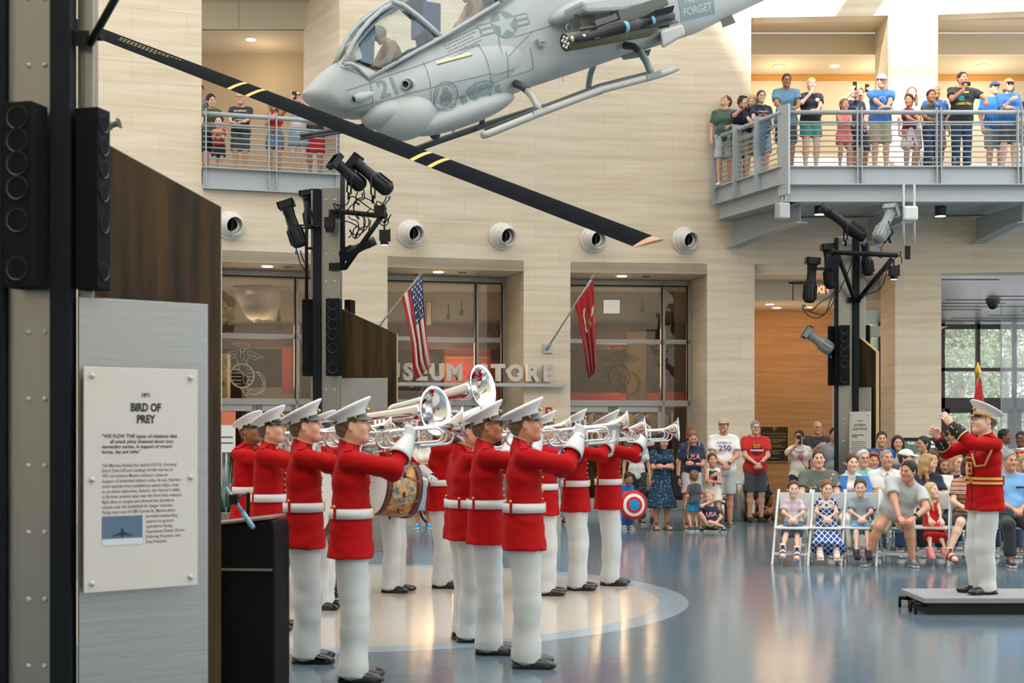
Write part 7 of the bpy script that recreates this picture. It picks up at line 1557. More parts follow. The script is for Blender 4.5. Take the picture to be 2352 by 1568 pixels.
c=person('woman with auburn hair in patterned navy top behind the navy USA woman',pl(1588,24.6),180,1.70,'woman','a',('bob','red'),arms=('side','side'),wear=(('tee','palm_navy'),('shorts','navy')),foot=('sandal','brn','brn'))
c=person('small boy seen from behind in grey and red raglan tee, blue shorts',pl(1594,22.9),10,1.0,'child','a',('short','lbrn'),arms=('side','side'),wear=(('tee','dgry',.4),('shorts','trq',.3)),foot=('sneaker','dgry','wht'))
c.gar['shirt'][0].materials.append(MATS['red']); me=c.gar['shirt'][0]; co_=np.zeros(len(me.polygons)*3); me.polygons.foreach_get('center',co_); X=co_.reshape(-1,3)[:,0]; me.polygons.foreach_set('material_index',(np.abs(X)>.11).astype(np.int32))
c=person('girl in white fringed vest with red wristband standing before white-shirted man',pl(1637,23.35),180,1.27,'child','b',('pony','brn'),arms=('chest','belly'),head=(0,2,4),wear=(('tank','wht',-.2),('shorts','cream',.3)),foot=SNG); chest_print(c,(lambda mb:(rect2(mb,0,0,.14,.18,0,0,3),rect2(mb,.0,-.06,.03,.2,1,1)),['dotnavy','red']))
c=person('blond boy in navy USA shirt sitting on the floor hugging one knee',pl(1631,23.0),190,1.15,'child','a',('short','bln'),pose='floor',arms=('head',((.10,.26,-.36),(1,-.3,-.2),None,(.1,.3,1),'soft')),head=(-30,10,8),wear=(('tee','navy'),('shorts','khaki',.5)),foot=SNB,feet=((.06,.12,0,50),(-.16,.22,0,-15))); usa(c,sz=.1)
c=person('tall bearded man in tan cap and white AMERICA 250 t-shirt, grey shorts',pl(1662,24.0),180,1.83,'man','b',('short','dk'),arms=('clasp','clasp'),head=(-18,4,0),wear=(('loose','wht'),('shorts','lgry',.46),('cap','khaki'),('beard','hair_dk'),('watch',1,'blk')),foot=SNG,fat=1.02)
chest_print(c,(lambda mb:(tx(mb,'AMERICA',0,.05,.06,0),tx(mb,'250',0,-.06,.13,1,0,.0,1.1),tx(mb,'250',.008,-.068,.13,2,1,-.012,1.1)),['dgry','red','roy']))
c=person('grey haired man in red 250 t-shirt and dark shorts, hands clasped',pl(1735,25.3),182,1.80,'man','a',('short','gry'),arms=('clasp','clasp'),wear=(('loose','red'),('shorts','dgry',.46),('glasses',),('watch',1,'gry')),foot=BLK,fat=1.08)
chest_print(c,(lambda mb:(disc2(mb,0,-.05,.10,0,0),rect2(mb,0,-.05,.24,.03,2,1,4),tx(mb,'250',0,.0,.085,1,2,.02)),['maroon','yel','wht']))
c=person('person sitting on the floor against panelled wall behind red-shirted man',pl(1752,25.9),200,1.5,'woman','c',('long','dk'),pose='floor',arms=('lap','lap'),wear=(('tee','blk'),('shorts','blk')),foot=('sandal','grn2','grn2'),feet=((.28,.1,0,-50),(-.1,.25,0,0)))
c=person('woman in white t-shirt and dark shorts filming with phone by the plaque',pl(1836,24.9),178,1.64,'woman','b',('bun','blk'),arms=('phone','side'),head=(-25,0,0),wear=(('loose','pale'),('shorts','navy',.3),('glasses',),('strap','navy')),foot=SNK); mk_phone(c,0,'phone with patterned case held up by woman in white tee')
chest_print(c,(lambda mb:(disc2(mb,0,-.02,.06,0),rect2(mb,0,.06,.14,.05,1,0,3)),['coral','steelb']))
c=person('bald bearded man in black t-shirt with crossbody strap near the plaque',pl(1877,25.6),180,1.80,'man','b',('bald','dk'),arms=('chest','belly'),wear=(('loose','char'),('shorts','blk'),('glasses',),('beard','hair_blk'),('strap','blk')),foot=BLK,fat=1.2)
c=person('person in grey printed tee half hidden behind the right pillar',pl(1916,24.6),180,1.68,'man','b',('short','dk'),arms=('side','side'),wear=(('tee','gry'),('shorts','navy')),foot=SNK); chest_print(c,(lambda mb:(disc2(mb,.02,.03,.05,0),rect2(mb,.02,-.06,.12,.08,1,0,3)),['coral','steelb']))
c=person('woman with bare arms in light skirt standing behind the far bandsmen',pl(972,23.6),185,1.62,'woman','b',('bob','gry'),arms=('cross','cross'),wear=(('loose','cream'),('skirt','ljean',.1,.30,.12,.22)),foot=('sneaker','trq','wht'))
# right side standing behind the chairs
for (p_,Y,yw,H,kd,sk,hr,ar,we,lb) in (
 (2025,22.6,170,1.62,'man','b',('short','dk'),('side','side'),(('tee','hawaii_blue'),('shorts','khaki')),'man in blue patterned shirt mostly hidden behind right pillar'),
 (2062,22.6,170,1.56,'woman','b',('bob','dk'),('side','side'),(('loose','gry'),('pants','dgry')),'short dark haired woman in grey top standing behind the seated rows'),
 (2122,22.4,120,1.55,'woman','b',('pony','blk'),('side','side'),(('tee','lgry'),('pants','blk'),('glasses',)),'woman in profile with black ponytail and glasses behind the seated rows'),
 (2182,22.8,190,1.66,'man','c',('short','blk'),('hips','hips'),(('loose','blk'),('shorts','dgry')),'person in black t-shirt, hand on hip, behind raised conductor arm'),
 (2216,26.5,180,1.64,'woman','f',('bun','dk'),('side','side'),(('tee','blk'),('pants','blk')),'person with hair bun far back near the entrance doors'),
 (2305,24.0,240,1.66,'man','d',('short','blk'),('side','side'),(('tee','gry'),('pants','blk')),'young man in grey tee in profile behind the conductor'),
 (2346,22.8,150,1.62,'man','d',('short','blk'),('side','side'),(('tee','gry'),('pants','dgry'),('glasses',)),'young man with glasses in grey tee at right edge of picture')):
    person(lb,pl(p_,Y),yw,H,kd,sk,hr,arms=ar,wear=we,foot=SNK,res=.019)
# ============================================================ FOLDING CHAIRS AND SEATED AUDIENCE
mat('chair_white',lin(226,230,230),.4)
def chair_proto():
    o=empty('folding_chair'); bm_=lambda f,n,b=.004: (lambda mb:(f(mb),mb.obj(n,[MATS['chair_white']],o,bev=b)))(MB())
    bm_(lambda mb: mb.box((0,.0,.445),(.41,.40,.03)),'seat',.012)
    bm_(lambda mb: mb.add([(x*.20,-.215-.05*(1-abs(x)**2)+.0,z) for z in(.66,.86) for x in np.linspace(-1,1,9)]+[(x*.20,-.235-.05*(1-abs(x)**2),z) for z in(.66,.86) for x in np.linspace(-1,1,9)],[(i,i+1,i+10,i+9) for i in range(8)]+[(i+19,i+18,i+27,i+28) for i in range(8)]+[(i+9,i+10,i+28,i+27) for i in range(8)]+[(i+1,i,i+18,i+19) for i in range(8)]),'backrest')
    for s in(-1,1):
        bm_(lambda mb: mb.add([(s*.215+dx,y+dy,z) for y,z in((.24,0),(-.24,.9)) for dx in(-.014,.014) for dy in(-.022,.022)],[(0,1,3,2),(4,6,7,5),(0,4,5,1),(2,3,7,6),(0,2,6,4),(1,5,7,3)]),'leg')
        bm_(lambda mb: mb.add([(s*.18+dx,y+dy,z) for y,z in((-.24,0),(.14,.44)) for dx in(-.013,.013) for dy in(-.02,.02)],[(0,1,3,2),(4,6,7,5),(0,4,5,1),(2,3,7,6),(0,2,6,4),(1,5,7,3)]),'leg')
    bm_(lambda mb: mb.box((0,.185,.13),(.41,.016,.035)),'front_stretcher'); bm_(lambda mb: mb.box((0,-.16,.12),(.35,.016,.035)),'rear_stretcher')
    return o
CH=None
def chair(px_,Y,yaw,label):
    global CH
    if CH is None: CH=chair_proto(); o=CH
    else: o=copytree(CH)
    o.location=pl(px_,Y); o.rotation_euler=(0,0,R(yaw)); setp(o,label=label,category='chair',group='white folding chairs'); return o
R1=17.45
seats1=[(1822,'white folding chair under the boy in pink plaid, at row end'),(1897,'white folding chair under the girl in trellis dress'),(1976,'white folding chair under the boy in grey shirt'),(2058,'white folding chair under the man in grey t-shirt'),(2138,'white folding chair under the girl in red dress'),(2226,'white folding chair under the woman with crossed legs'),(2316,'white folding chair under the man in blue work shirt'),(2400,'white folding chair at right edge under the purple-shirted woman')]
for p_,lb in seats1: chair(p_,R1,160,lb)
Y=R1+.03
DK=lambda: None
c=person('small boy in pink plaid shirt and denim shorts on first folding chair',pl(1822,Y),168,1.03,'child','e',('short','brn'),pose='sit',seat=.45,arms=('lap','lap'),head=(8,-2,0),wear=(('tee','plaid_pink',.38),('shorts','jean',.46),('collar','plaid_pink')),foot=('sandal','steelb','djean'),feet=((.12,.36,.14,0,-20),(-.05,.34,.12,0,-20)))
c=person('small girl in blue trellis dress with white bib on second folding chair',pl(1897,Y),172,1.06,'child','e',('pony','lbrn'),pose='sit',seat=.45,arms=('lap','lap'),head=(12,-8,0),wear=(('tee','trellis',.22,-.02),('lapskirt','trellis',.20,.07)),foot=('sandal','sole','wht'),feet=((.1,.36,.09,0,-10),(-.1,.36,.09,0,-10))); chest_print(c,(lambda mb:(disc2(mb,0,.0,.10,0,0,24,.06),rect2(mb,-.055,.01,.04,.025,1,1),rect2(mb,.055,.01,.04,.025,1,1),rect2(mb,0,-.015,.03,.03,2,1)),['wht','coral','brn']),z=.40,pn='bib')
c=person('boy in grey short-sleeved shirt on third folding chair',pl(1976,Y),172,1.08,'child','e',('short','brn'),pose='sit',seat=.45,arms=('lap','lap'),wear=(('tee','chambray',.38),('shorts','sky',.4),('collar','chambray')),foot=BLK,feet=((.08,.34,.12,0,-15),(-.06,.34,.12,0,-15)),head=(-6,-6,0))
c=person('man in grey t-shirt and khaki shorts leaning to the little girl in red',pl(2052,Y),168,1.80,'man','b',('short','blk'),pose='sit',arms=(((.10,.36,-.38),(1,-.3,0),(-.4,.7,-.5),(.2,.3,1),'soft'),((.06,.38,-.36),(1,-.3,0),(-.7,.6,-.4),(.2,.3,1),'soft')),lean=.52,side=-.34,head=(-38,-6,-8),wear=(('loose','lgry'),('shorts','khaki',.47,.03),('watch',1,'blk')),foot=SNG,feet=((.33,.38,0,-14),(-.20,.40,0,10)),fat=1.12)
c=person('little blond girl in red sundress on folding chair beside grey t-shirt man',pl(2140,Y),176,.98,'child','e',('long','bln'),pose='sit',seat=.45,arms=('knee','knee'),head=(36,10,0),wear=(('tank','red',-.02),('lapskirt','red',.05,.04)),foot=('sneaker','pink','pink'),feet=((.09,.34,.12,0,-25),(-.09,.34,.11,0,-25)))
c=person('woman in striped tan shirt with bare legs crossed, beside the conductor',pl(2226,Y),170,1.66,'woman','e',('bob','brn'),pose='sit',arms=('lap','lap'),head=(10,0,0),wear=(('loose','stripe_tan'),('shorts','dgry',.3),('glasses',)),foot=('sandal','brn','brn'),feet=((.30,.50,.10,20,-10),(-.02,.36,0,0)))
c=person('man in blue work shirt and black trousers seated behind the conductor',pl(2318,Y),178,1.80,'man','b',('short','gry'),pose='sit',arms=('lap','lap'),head=(10,0,0),wear=(('loose','sky',.40),('pants','char')),foot=('sneaker','blk','sole'),fat=1.2)
chest_print(c,(lambda mb: rect2(mb,.09,.03,.10,.02,0,0,2),['navy']))
c=person('woman in purple t-shirt and dark shorts seated at right edge',pl(2392,Y),172,1.66,'woman','b',('long','blnd'),pose='sit',arms=('lap','lap'),wear=(('loose','purple'),('shorts','dgry')),foot=SNK,fat=1.15)
row2=[(1880,'man','a',('short','brn'),'hawaii_grey','man in floral camp shirt in second row behind small girl',(0,0,0),()),(1956,'woman','e',('pony','brn'),'print_white','woman in blue cardigan and printed top in the second row',(12,0,0),()),(2036,'man','b',('fade','gry'),'wht','grey cropped man in white shirt, arms crossed, second row',(14,4,0),(('watch',1,'steelb'),('collar','wht'))),(2128,'woman','a',('wavy','blnd'),'navy','woman with long wavy blond hair in second row, face turned away',(60,-6,0),()),(2196,'woman','a',('bob','blnd'),'wht','woman in white jacket and glasses in second row beside the conductor',(24,2,0),(('glasses',),)),(2292,'man','b',('short','gry'),'sky','grey haired man in second row hidden behind the conductor',(10,0,0),()),(2354,'woman','e',('long','blnd'),'print_white','woman with long fair hair and glasses in second row at right edge',(10,0,0),(('glasses',),))]
for i,(p_,kd,sk,hr,m,lb,hd,ex) in enumerate(row2):
    Y=18.75; chair(p_,Y,162,'white folding chair in second row under the '+('man in floral shirt','woman in blue cardigan','man in white shirt','woman with wavy hair','woman in white jacket','man behind the conductor','woman at right edge')[i])
    c=person(lb,pl(p_,Y+.03),172,1.80 if kd=='man' else 1.68,kd,sk,hr,pose='sit',arms=('cross','cross') if i==2 else ('lap','lap'),head=hd,wear=(('tank' if kd=='woman' and m in('print_white','wht') else 'loose',m),('pants',('khaki','cream','djean','blk','navy','navy','jean')[i]))+ex,foot=SNK,res=.019)
    if i==1:
        g=SDF(.016,.03); c.torso(g,.044); [c.armseg(g,k,.7,off=.034) for k in(0,1)]; g.cut(c.T(0,0,-.02),-c.Rt[:,2]); g.cut(c.T(0,0,.50),c.Rt[:,2]); g.ell(c.T(0,0,.3),(.001,)*3); g.sub(c.T(0,.17,.25),(.075,.20,.5),c.Rt); gput(c,'cardigan',g,'blu')
    if i==4: g=SDF(.016,.03); c.torso(g,.044); [c.armseg(g,k,.95,off=.034) for k in(0,1)]; g.cut(c.T(0,0,-.06),-c.Rt[:,2]); g.cut(c.T(0,0,.51),c.Rt[:,2]); g.sub(c.T(0,.17,.3),(.055,.2,.4),c.Rt); gput(c,'jacket',g,'wht'); c.gar['shirt'][0].materials[0]=MATS['navy']
row3=[(1982,'man','a',('short','wht'),'aqua','white haired man in aqua shirt in third row behind cardigan woman',(10,0,0),(('glasses',),)),(2004,'woman','b',('curly','ginger'),'coral','auburn curly haired woman in third row behind the aqua-shirted man',(10,0,0),()),(2080,'man','a',('short','brn'),'char','man in backward white cap in third row',(60,0,0),(('cap','wht'),)),(2140,'man','a',('short','brn'),'navy','brown haired man in third row behind wavy blond hair',(0,-10,0),()),(2168,'woman','b',('bob','lbrn'),'red','person in red top in third row beside the white jacket',(0,-20,0),()),(2318,'man','a',('short','gry'),'chambray','man holding up a red phone in the third row',(10,6,0),()),(2348,'man','a',('curly','wht'),'gry','white haired man in third row at right edge',(0,0,0),())]
for i,(p_,kd,sk,hr,m,lb,hd,ex) in enumerate(row3):
    Y=19.75+(.75 if i in(1,6) else 0.); c=person(lb,pl(p_,Y+.03),172,1.76 if kd=='man' else 1.64,kd,sk,hr,pose='sit',arms=('phonehi','phonehi') if i==5 else ('lap','lap'),head=hd,wear=(('loose',m),('pants',('khaki','cream','djean','blk','navy','navy','jean')[i]))+ex,foot=SNK,res=.02)
    chair(p_,Y,162,'white folding chair in third row under the '+('aqua-shirted man','auburn haired woman','man in white cap','brown haired man','person in red top','man with red phone','man at right edge')[i])
    if i==5: mk_phone(c,1,'red phone held up high in the third row','phone_red',True)
# ============================================================ PEOPLE ON THE BALCONIES
BZ=6.31
def bal(lb,px_,Y,H,kd,sk,hr,ar,we,yaw=180,hd=(0,0,0),foot=SNK,**k): return person(lb,pl(px_,Y,BZ),yaw,H,kd,sk,hr,arms=ar,wear=we,head=hd,foot=foot,res=.019,**k)
c=bal('man in green t-shirt looking up, at left end of right balcony',1664,27.40,1.78,'man','a',('short','brn'),('side','rail'),(('tee','green'),('shorts','lgry'),('glasses',)),170,(-45,28,0))
c=bal('young man in navy tee leaning on slanted rail filming with phone',1700,27.08,1.66,'man','b',('curly','brn'),('phone','lean'),(('tee','navy'),('shorts','dgry'),('watch',0)),195,(10,-6,0),lean=.18); mk_phone(c,0,'white phone held by young man leaning on slanted rail','phone_wht')
c=bal('blond girl in navy tee looking down over slanted rail',1726,26.88,1.66,'woman','e',('long','bln'),('lean','lean'),(('tee','navy'),('shorts','khaki')),190,(-30,-24,0),lean=.12)
c=bal('girl with glasses in blue printed tee at corner of right balcony',1748,26.7,1.70,'woman','e',('pony','brn'),('rail','side'),(('tee','navy'),('shorts','ljean'),('glasses',),('strap','blk')),185); chest_print(c,(lambda mb:(tx(mb,'APOLLO',0,.02,.05,0,0,.02),rect2(mb,0,-.03,.16,.035,1,0,4)),['cream','pink']))
mb=MB(); v=local2world(c,(0,0,0)); 
g=SDF(.016,.05); b0=A(4.58,25.92,7.27); g.cone(b0,b0+A(.02,-.06,-.25),.05,.07); g.cone(b0+A(.02,-.06,-.25),b0+A(-.02,-.07,-.62),.07,.035); g.cone(b0+A(.05,-.1,.0),b0+A(.09,-.14,-.16),.045,.06); g.wr(.008,40,(1,0,.3),2); V,Q=g.surf(); link('jacket',mesh('jacket',V,Q,MATS['jean']),label='blue denim jacket draped over the slanted balcony rail',cat='jacket')
c=bal('man in blue t-shirt and grey shorts with glasses leaning on front rail',1805,25.8,1.77,'man','c',('short','blk'),('rail','rail'),(('loose','steelb'),('shorts','dgry',.47),('glasses',),('beard','hair_blk')),178,(0,-8,0),fat=1.1,lean=.10)
c=bal('fair haired woman in black tee and teal shorts, hand at her chin',1862,25.8,1.70,'woman','e',('sleek','bln'),('chin','lean'),(('loose','char'),('shorts','teal',.3)),182,fat=1.2,lean=.10); chest_print(c,(lambda mb:disc2(mb,.08,.05,.035,0),['wht']))
c=bal('girl in pink top and shorts resting arms on front rail',1938,25.75,1.33,'child','b',('pony','lbrn'),('lean','lean'),(('tank','coral',-.1),('shorts','coral',.28)),182,(10,-4,0))
c=bal('girl in navy tee filming with phone behind the pink-topped girl',1962,26.15,1.66,'woman','e',('pony','bln'),('phonehi','side'),(('tee','navy'),('shorts','navy')),184); mk_phone(c,0,'black phone held up by girl in navy tee')
c=bal('person behind with both hands raised taking a picture, right balcony',1974,26.6,1.72,'man','b',('short','brn'),('phonehi','phonehi'),(('tee','cream'),('shorts','dgry')),180); mk_phone(c,1,'black phone held by raised hands on right balcony')
c=bal('man in light cap and bright blue t-shirt, forearms on front rail',2022,25.8,1.76,'man','a',('short','brn'),('lean','lean'),(('loose','blu'),('shorts','khaki',.47),('cap','lgry'),('strap','blk')),178,(0,-10,0),fat=1.06,lean=.12); chest_print(c,(lambda mb:(ring2(mb,0,0,.055,.065,0)),['lgry']))
c=bal('woman with long fair hair behind the girl in burgundy top',2093,26.25,1.66,'woman','e',('long','lbrn'),('side','side'),(('tank','cream'),('shorts','cream')),180,(0,2,0))
c=bal('girl in burgundy top and rose-print skirt at front rail',2088,25.78,1.42,'child','b',('pony','dk'),('lean','lean'),(('tank','maroon',-.02),('skirt','rose_skirt',.14,BZ*0+.45,.11,.22)),200,(-50,-4,0))
c=bal('boy in grey polo and jeans with dark headband at front rail',2138,25.8,1.50,'child','c',('short','blk'),('rail','side'),(('tee','dgry'),('pants','djean'),('collar','dgry')),182)
c=bal('man in bright floral shirt behind the boy in grey polo',2148,26.25,1.68,'man','c',('short','gry'),('side','side'),(('loose','hawaii_blue'),('shorts','khaki')),182)
c=bal('large man in black graphic tee and jeans holding a phone level',2208,25.85,1.82,'man','b',('short','dk'),(((.06,.30,-.06),(1,-.2,-1),(-.1,.2,1),(.9,.3,0),'grip'),((.30,.38,-.28),(1,-.1,-.3),(-.2,.8,-.5),(0,.3,1),'soft')),(('loose','char'),('pants','djean')),180,(14,0,0),fat=1.15,lean=.06); mk_phone(c,0,'phone held level by large man in black tee','phone_blk',True)
chest_print(c,(lambda mb:(rect2(mb,0,-.01,.24,.13,0,0,6),disc2(mb,-.04,-.02,.05,1,1),disc2(mb,.06,.0,.04,2,1),rect2(mb,.02,.10,.16,.03,3,1,4),tx(mb,'LIBER-TEA?',0,-.14,.06,3,1,.03)),['djean','teal','char','yel']))
c=bal('man in navy cap and blue tee standing behind the visor woman',2284,26.2,1.74,'man','a',('short','brn'),('side','side'),(('loose','roy'),('shorts','gry',.47),('cap','djean')),182,fat=1.12)
c=bal('woman in pink sun visor and bright blue shirt at front rail',2316,25.8,1.70,'woman','e',('bob','blnd'),('chest','belly'),(('loose','blu',.5,-.2),('shorts','dgry'),('visor','pink'),('shades',)),178,fat=1.3)
c=bal('person at right edge of the right balcony with dark bag',2372,25.9,1.6,'woman','b',('long','dk'),('rail','side'),(('loose','blk'),('shorts','dgry')),180)
c=bal('man in grey shirt partly cut off by the wall, left balcony',458,26.55,1.78,'man','b',('short','dk'),('side','side'),(('tee','gry'),('shorts','dgry')),190)
c=bal('dark haired woman looking over the small boy, left balcony',486,26.35,1.55,'woman','e',('sleek','blk'),('rail','side'),(('tee','olive'),('shorts','blk')),185,(30,-10,10))
c=bal('small boy in red printed shirt peering through left balcony rail',503,26.0,1.07,'child','e',('short','dk'),('chest','chest'),(('tee','red'),('shorts','blk',.45)),182); chest_print(c,(lambda mb:(tx(mb,'MARINES',0,.0,.05,0,0,.03),disc2(mb,0,-.06,.04,0)),['yel']))
c=bal('grey bearded man in black veteran t-shirt and grey shorts, left balcony',553,26.15,1.54,'man','a',('fade','wht'),('rail','rail'),(('loose','char'),('shorts','dgry',.47),('glasses',),('beard','hair_wht')),180,fat=1.12); chest_print(c,(lambda mb:(tx(mb,'VETERAN',0,.05,.055,0,0,.02),disc2(mb,0,-.03,.05,1,0,8,.045),tx(mb,'US MARINES',0,-.12,.036,0,0,.02)),['cream','gld']))
c=bal('blond woman in red top leaning head on her hand, left balcony',632,26.3,1.48,'woman','b',('wavy','bln'),('chest','head'),(('tank','red'),('shorts','jean',.34)),180,(0,-16,10),lean=.06)
c=bal('woman in white top and denim shorts holding phone, left balcony',686,26.5,1.66,'woman','e',('sleek','blnd'),('phone','phone'),(('tank','wht'),('shorts','ljean',.34),('shades',)),182); mk_phone(c,0,'phone held in both hands on the left balcony')
c=bal('person in dark jacket beside the helicopter nose, left balcony',724,26.6,1.66,'man','b',('short','brn'),('rail','rail'),(('tee','dgry'),('shorts','red',.46)),180,lean=.1)
for i,(p_,Y) in enumerate(((2118,25.6),(2143,25.6),(2193,25.6))):
    mb=MB(); mb.lathe([(0,0),(.032,0),(.033,.02),(.033,.13),(.014,.18),(.014,.2),(0,.2)],(0,0,0),(0,0,1),0,14,ms=[0]*4+[1,1]); o=mb.obj('water_bottle',[MATS['clear_glass'],MATS['wht']],label='clear water bottle on the right balcony floor '+['between skirt and jeans','right of the boy in jeans','at feet of the man in black tee'][i],cat='bottle',group='water bottles on balcony'); o.location=pl(p_,Y,6.325)
# ============================================================ LECTERN, MICROPHONE, PLANT AND OTHER THINGS
mat('lectern_black',lin(7,9,12),.65,spec=.15); mat('lectern_edge',lin(120,112,104),.5); mat('mic_blue',lin(120,158,186),.35,.3)
o=empty('lectern',pl(560,8.6),R(-6),label='black lectern standing in front of the left bandsmen',cat='lectern'); 
mb=MB(); mb.prism([(-.55,0),(.205,0),(.205,1.04),(.192,1.10),(-.55,1.02)],-.05,.30); mb.obj('body',[MATS['lectern_black']],o,bev=.012)
mb=MB(); mb.add([(-.55,-.06,1.025),(.175,-.06,1.112),(.175,.32,1.112),(-.55,.32,1.025),(-.55,-.06,1.04),(.175,-.06,1.124),(.175,.32,1.124),(-.55,.32,1.04)],[(3,2,1,0),(4,5,6,7),(0,1,5,4),(1,2,6,5),(2,3,7,6),(3,0,4,7)]); mb.obj('top_edge',[MATS['lectern_edge']],o)
mb=MB(); mb.bx(-.5,.19,-.062,-.05,.80,.812); mb.obj('drawer_line',[MATS['lectern_edge']],o); 
mb=MB(); mb.bx(-.30,-.285,-.064,-.05,.1,.98); mb.obj('cable_channel',[MATS['rig_black']],o)
o=empty('microphone_stand',pl(545,8.95),label='boom microphone stand with pale blue microphone at the lectern',cat='microphone'); M_=np.array(o.location)
def rel(mb): mb.v=[tuple(np.array(v)-M_) for v in mb.v]; return mb
p=P(518,1118,8.5);q=P(583,1214,8.5); mb=MB(); mb.tube([p,p+(q-p)*.62],[.011,.012],0,12); rel(mb).obj('boom',[MATS['mic_blue']],o); mb=MB(); mb.tube([p+(q-p)*.60,p+(q-p)*.95,q],[.015,.017,.011],0,12); rel(mb).obj('microphone',[MATS['mic_blue']],o)
mb=MB(); k=p+(q-p)*.3; mb.tube([A(k[0],8.95,.02),A(k[0],8.95,1.25),k],.012,0,8); mb.lathe([(.16,0),(.16,.02),(.03,.03)],A(k[0],8.95,0),(0,0,1),0,20); mb.box(k,(.05,.05,.06)); rel(mb).obj('stand',[MATS['rig_black']],o)
# potted spiky plant
o=empty('potted_plant',pl(520,15.5),label='spiky blue-green plant in a grey pot by the left doors',cat='plant'); mb=MB(); mb.lathe([(0,0),(.24,0),(.30,.7),(.33,.75),(.30,.76),(.28,.7),(0,.7)],(0,0,0),(0,0,1),0,24); mb.obj('pot',[S('pot_grey',130,130,126,.8)],o)
mb=MB(); rn=random.Random(5)
for k in range(120):
    a=rn.uniform(0,2*PI); L=rn.uniform(.5,.9); up=rn.uniform(.35,1.); x,y=math.cos(a),math.sin(a); pts=[A(x*.05,y*.05,.7)]
    for j in range(1,6): t=j/5; pts.append(A(x*(.05+L*t*(1.1-up*.7)),y*(.05+L*t*(1.1-up*.7)),.7+L*up*t*1.1-.55*L*t*t*(1.2-up)))
    n_=A(-y,x,0); V=[]
    for j,p_ in enumerate(pts): w_=.016*(1-j/5.5); V+=[p_-n_*w_,p_+n_*w_]
    mb.add(V,[(2*j,2*j+1,2*j+3,2*j+2) for j in range(5)],0)
mb.obj('leaves',[mat('leaf_blue',lin(98,128,122),.6,col2=lin(62,92,88),vscale=6,var=.1)],o,fix=False)
# small notice by the doors
o=empty('notice_stand',P(519,1000,24.5)*A(1,1,0),label='orange and white notice on a stand by the left shop doors',cat='sign'); mb=MB(); mb.bx(-.16,.16,0,.02,1.25,1.95,0); mb.bx(-.16,.16,-.002,.0,1.72,1.95,1); mb.bx(-.12,.12,-.003,0,1.5,1.52,2); mb.bx(-.12,.12,-.003,0,1.4,1.42,2); mb.obj('panel',[MATS['wht'],S('notice_orange',214,120,88,.6),MATS['dgry']],o); mb=MB(); mb.tube([(0,.03,0),(0,.03,1.3)],.02); mb.lathe([(.2,0),(.2,.02),(.02,.03)],(0,.03,0),(0,0,1)); mb.obj('stand',[MATS['alum']],o)
# plaque
Yp=31.38; a=P(1744,977,Yp); b=P(1812,1062,Yp); w_=b[0]-a[0]; h_=a[2]-b[2]; o=empty('plaque',((a[0]+b[0])/2,Yp,(a[2]+b[2])/2),label='black and gold dedication plaque on the panelled wall',cat='plaque')
mb=MB(); mb.bx(-w_/2,w_/2,-.03,0,-h_/2,h_/2); mb.obj('frame',[S('gold_frame',196,142,66,.35,metal=.6)],o,bev=.01); mb=MB(); mb.bx(-w_/2+.03,w_/2-.03,-.034,-.02,-h_/2+.03,h_/2-.03); mb.obj('panel',[S('plaque_black',24,22,22,.4)],o)
mb=MB()
for t,z,s in (('Marine Corps Heritage Foundation',.22,.05),('Lieutenant General Ron Christmas, USMC',.155,.044),('',.10,.7),('',.065,.8),('',.03,.4),('',-.03,.5),('',-.065,.75),('',-.15,.6),('',-.185,.3),('',-.22,.5),('',-.32,.3)):
    if t: text_on(mb,t,(0,-.0345,z*h_/.82),(1,0,0),(0,0,1),s,0,0,.0,'CENTER',1.,.72)
    else:
        k_=-s/2*w_*.9; rq=random.Random(int(z*999))
        while k_<s/2*w_*.9: e_=rq.uniform(.02,.05); mb.quad((k_,-.0345,z*h_/.82),(k_+e_,-.0345,z*h_/.82),(k_+e_,-.0345,z*h_/.82+.012),(k_,-.0345,z*h_/.82+.012),0); k_+=e_+.012
q0=len(mb.v); ring2(mb,0,0,.048,.056,0,0,24,R(-20),R(200)); disc2(mb,0,.0,.022,0); rect2(mb,0,-.035,.014,.05,0); mb.v[q0:]=[(x,-.0345,z+.35*h_/.82) for x,z,l in mb.v[q0:]]
mb.obj('lettering',[MATS['gld']],o,fix=False)
# exit sign
p=P(1885,665,28.7); o=empty('exit_sign',p,label='red lit EXIT sign hanging behind the right pillar lights',cat='sign'); mb=MB(); mb.bx(-.17,.17,0,.04,-.11,.11); mb.tube([(0,.02,.11),(0,.02,.30)],.012); mb.obj('case',[MATS['alum_lt']],o); mb=MB(); text_on(mb,'EXIT',(0,-.003,-.06),(1,0,0),(0,0,1),.19,0,.002,.008); mb.obj('lettering',[mat('exit_red',(1,.1,.03),.5,emit=(1.,.16,.05),estr=3.)],o,fix=False)
# lobby camera dome
p=P(2280,700,33); p[2]=ZO; mb=MB(); mb.lathe([(.16,0),(.16,-.1),(.14,-.11)],p,(0,0,1),0,20); mb.sph(p-A(0,0,.11),(.13,.13,.13),1); mb.obj('security_camera',[MATS['bronze_frame'],MATS['lens_dk']],label='dark dome security camera on the entrance lobby ceiling',cat='camera')
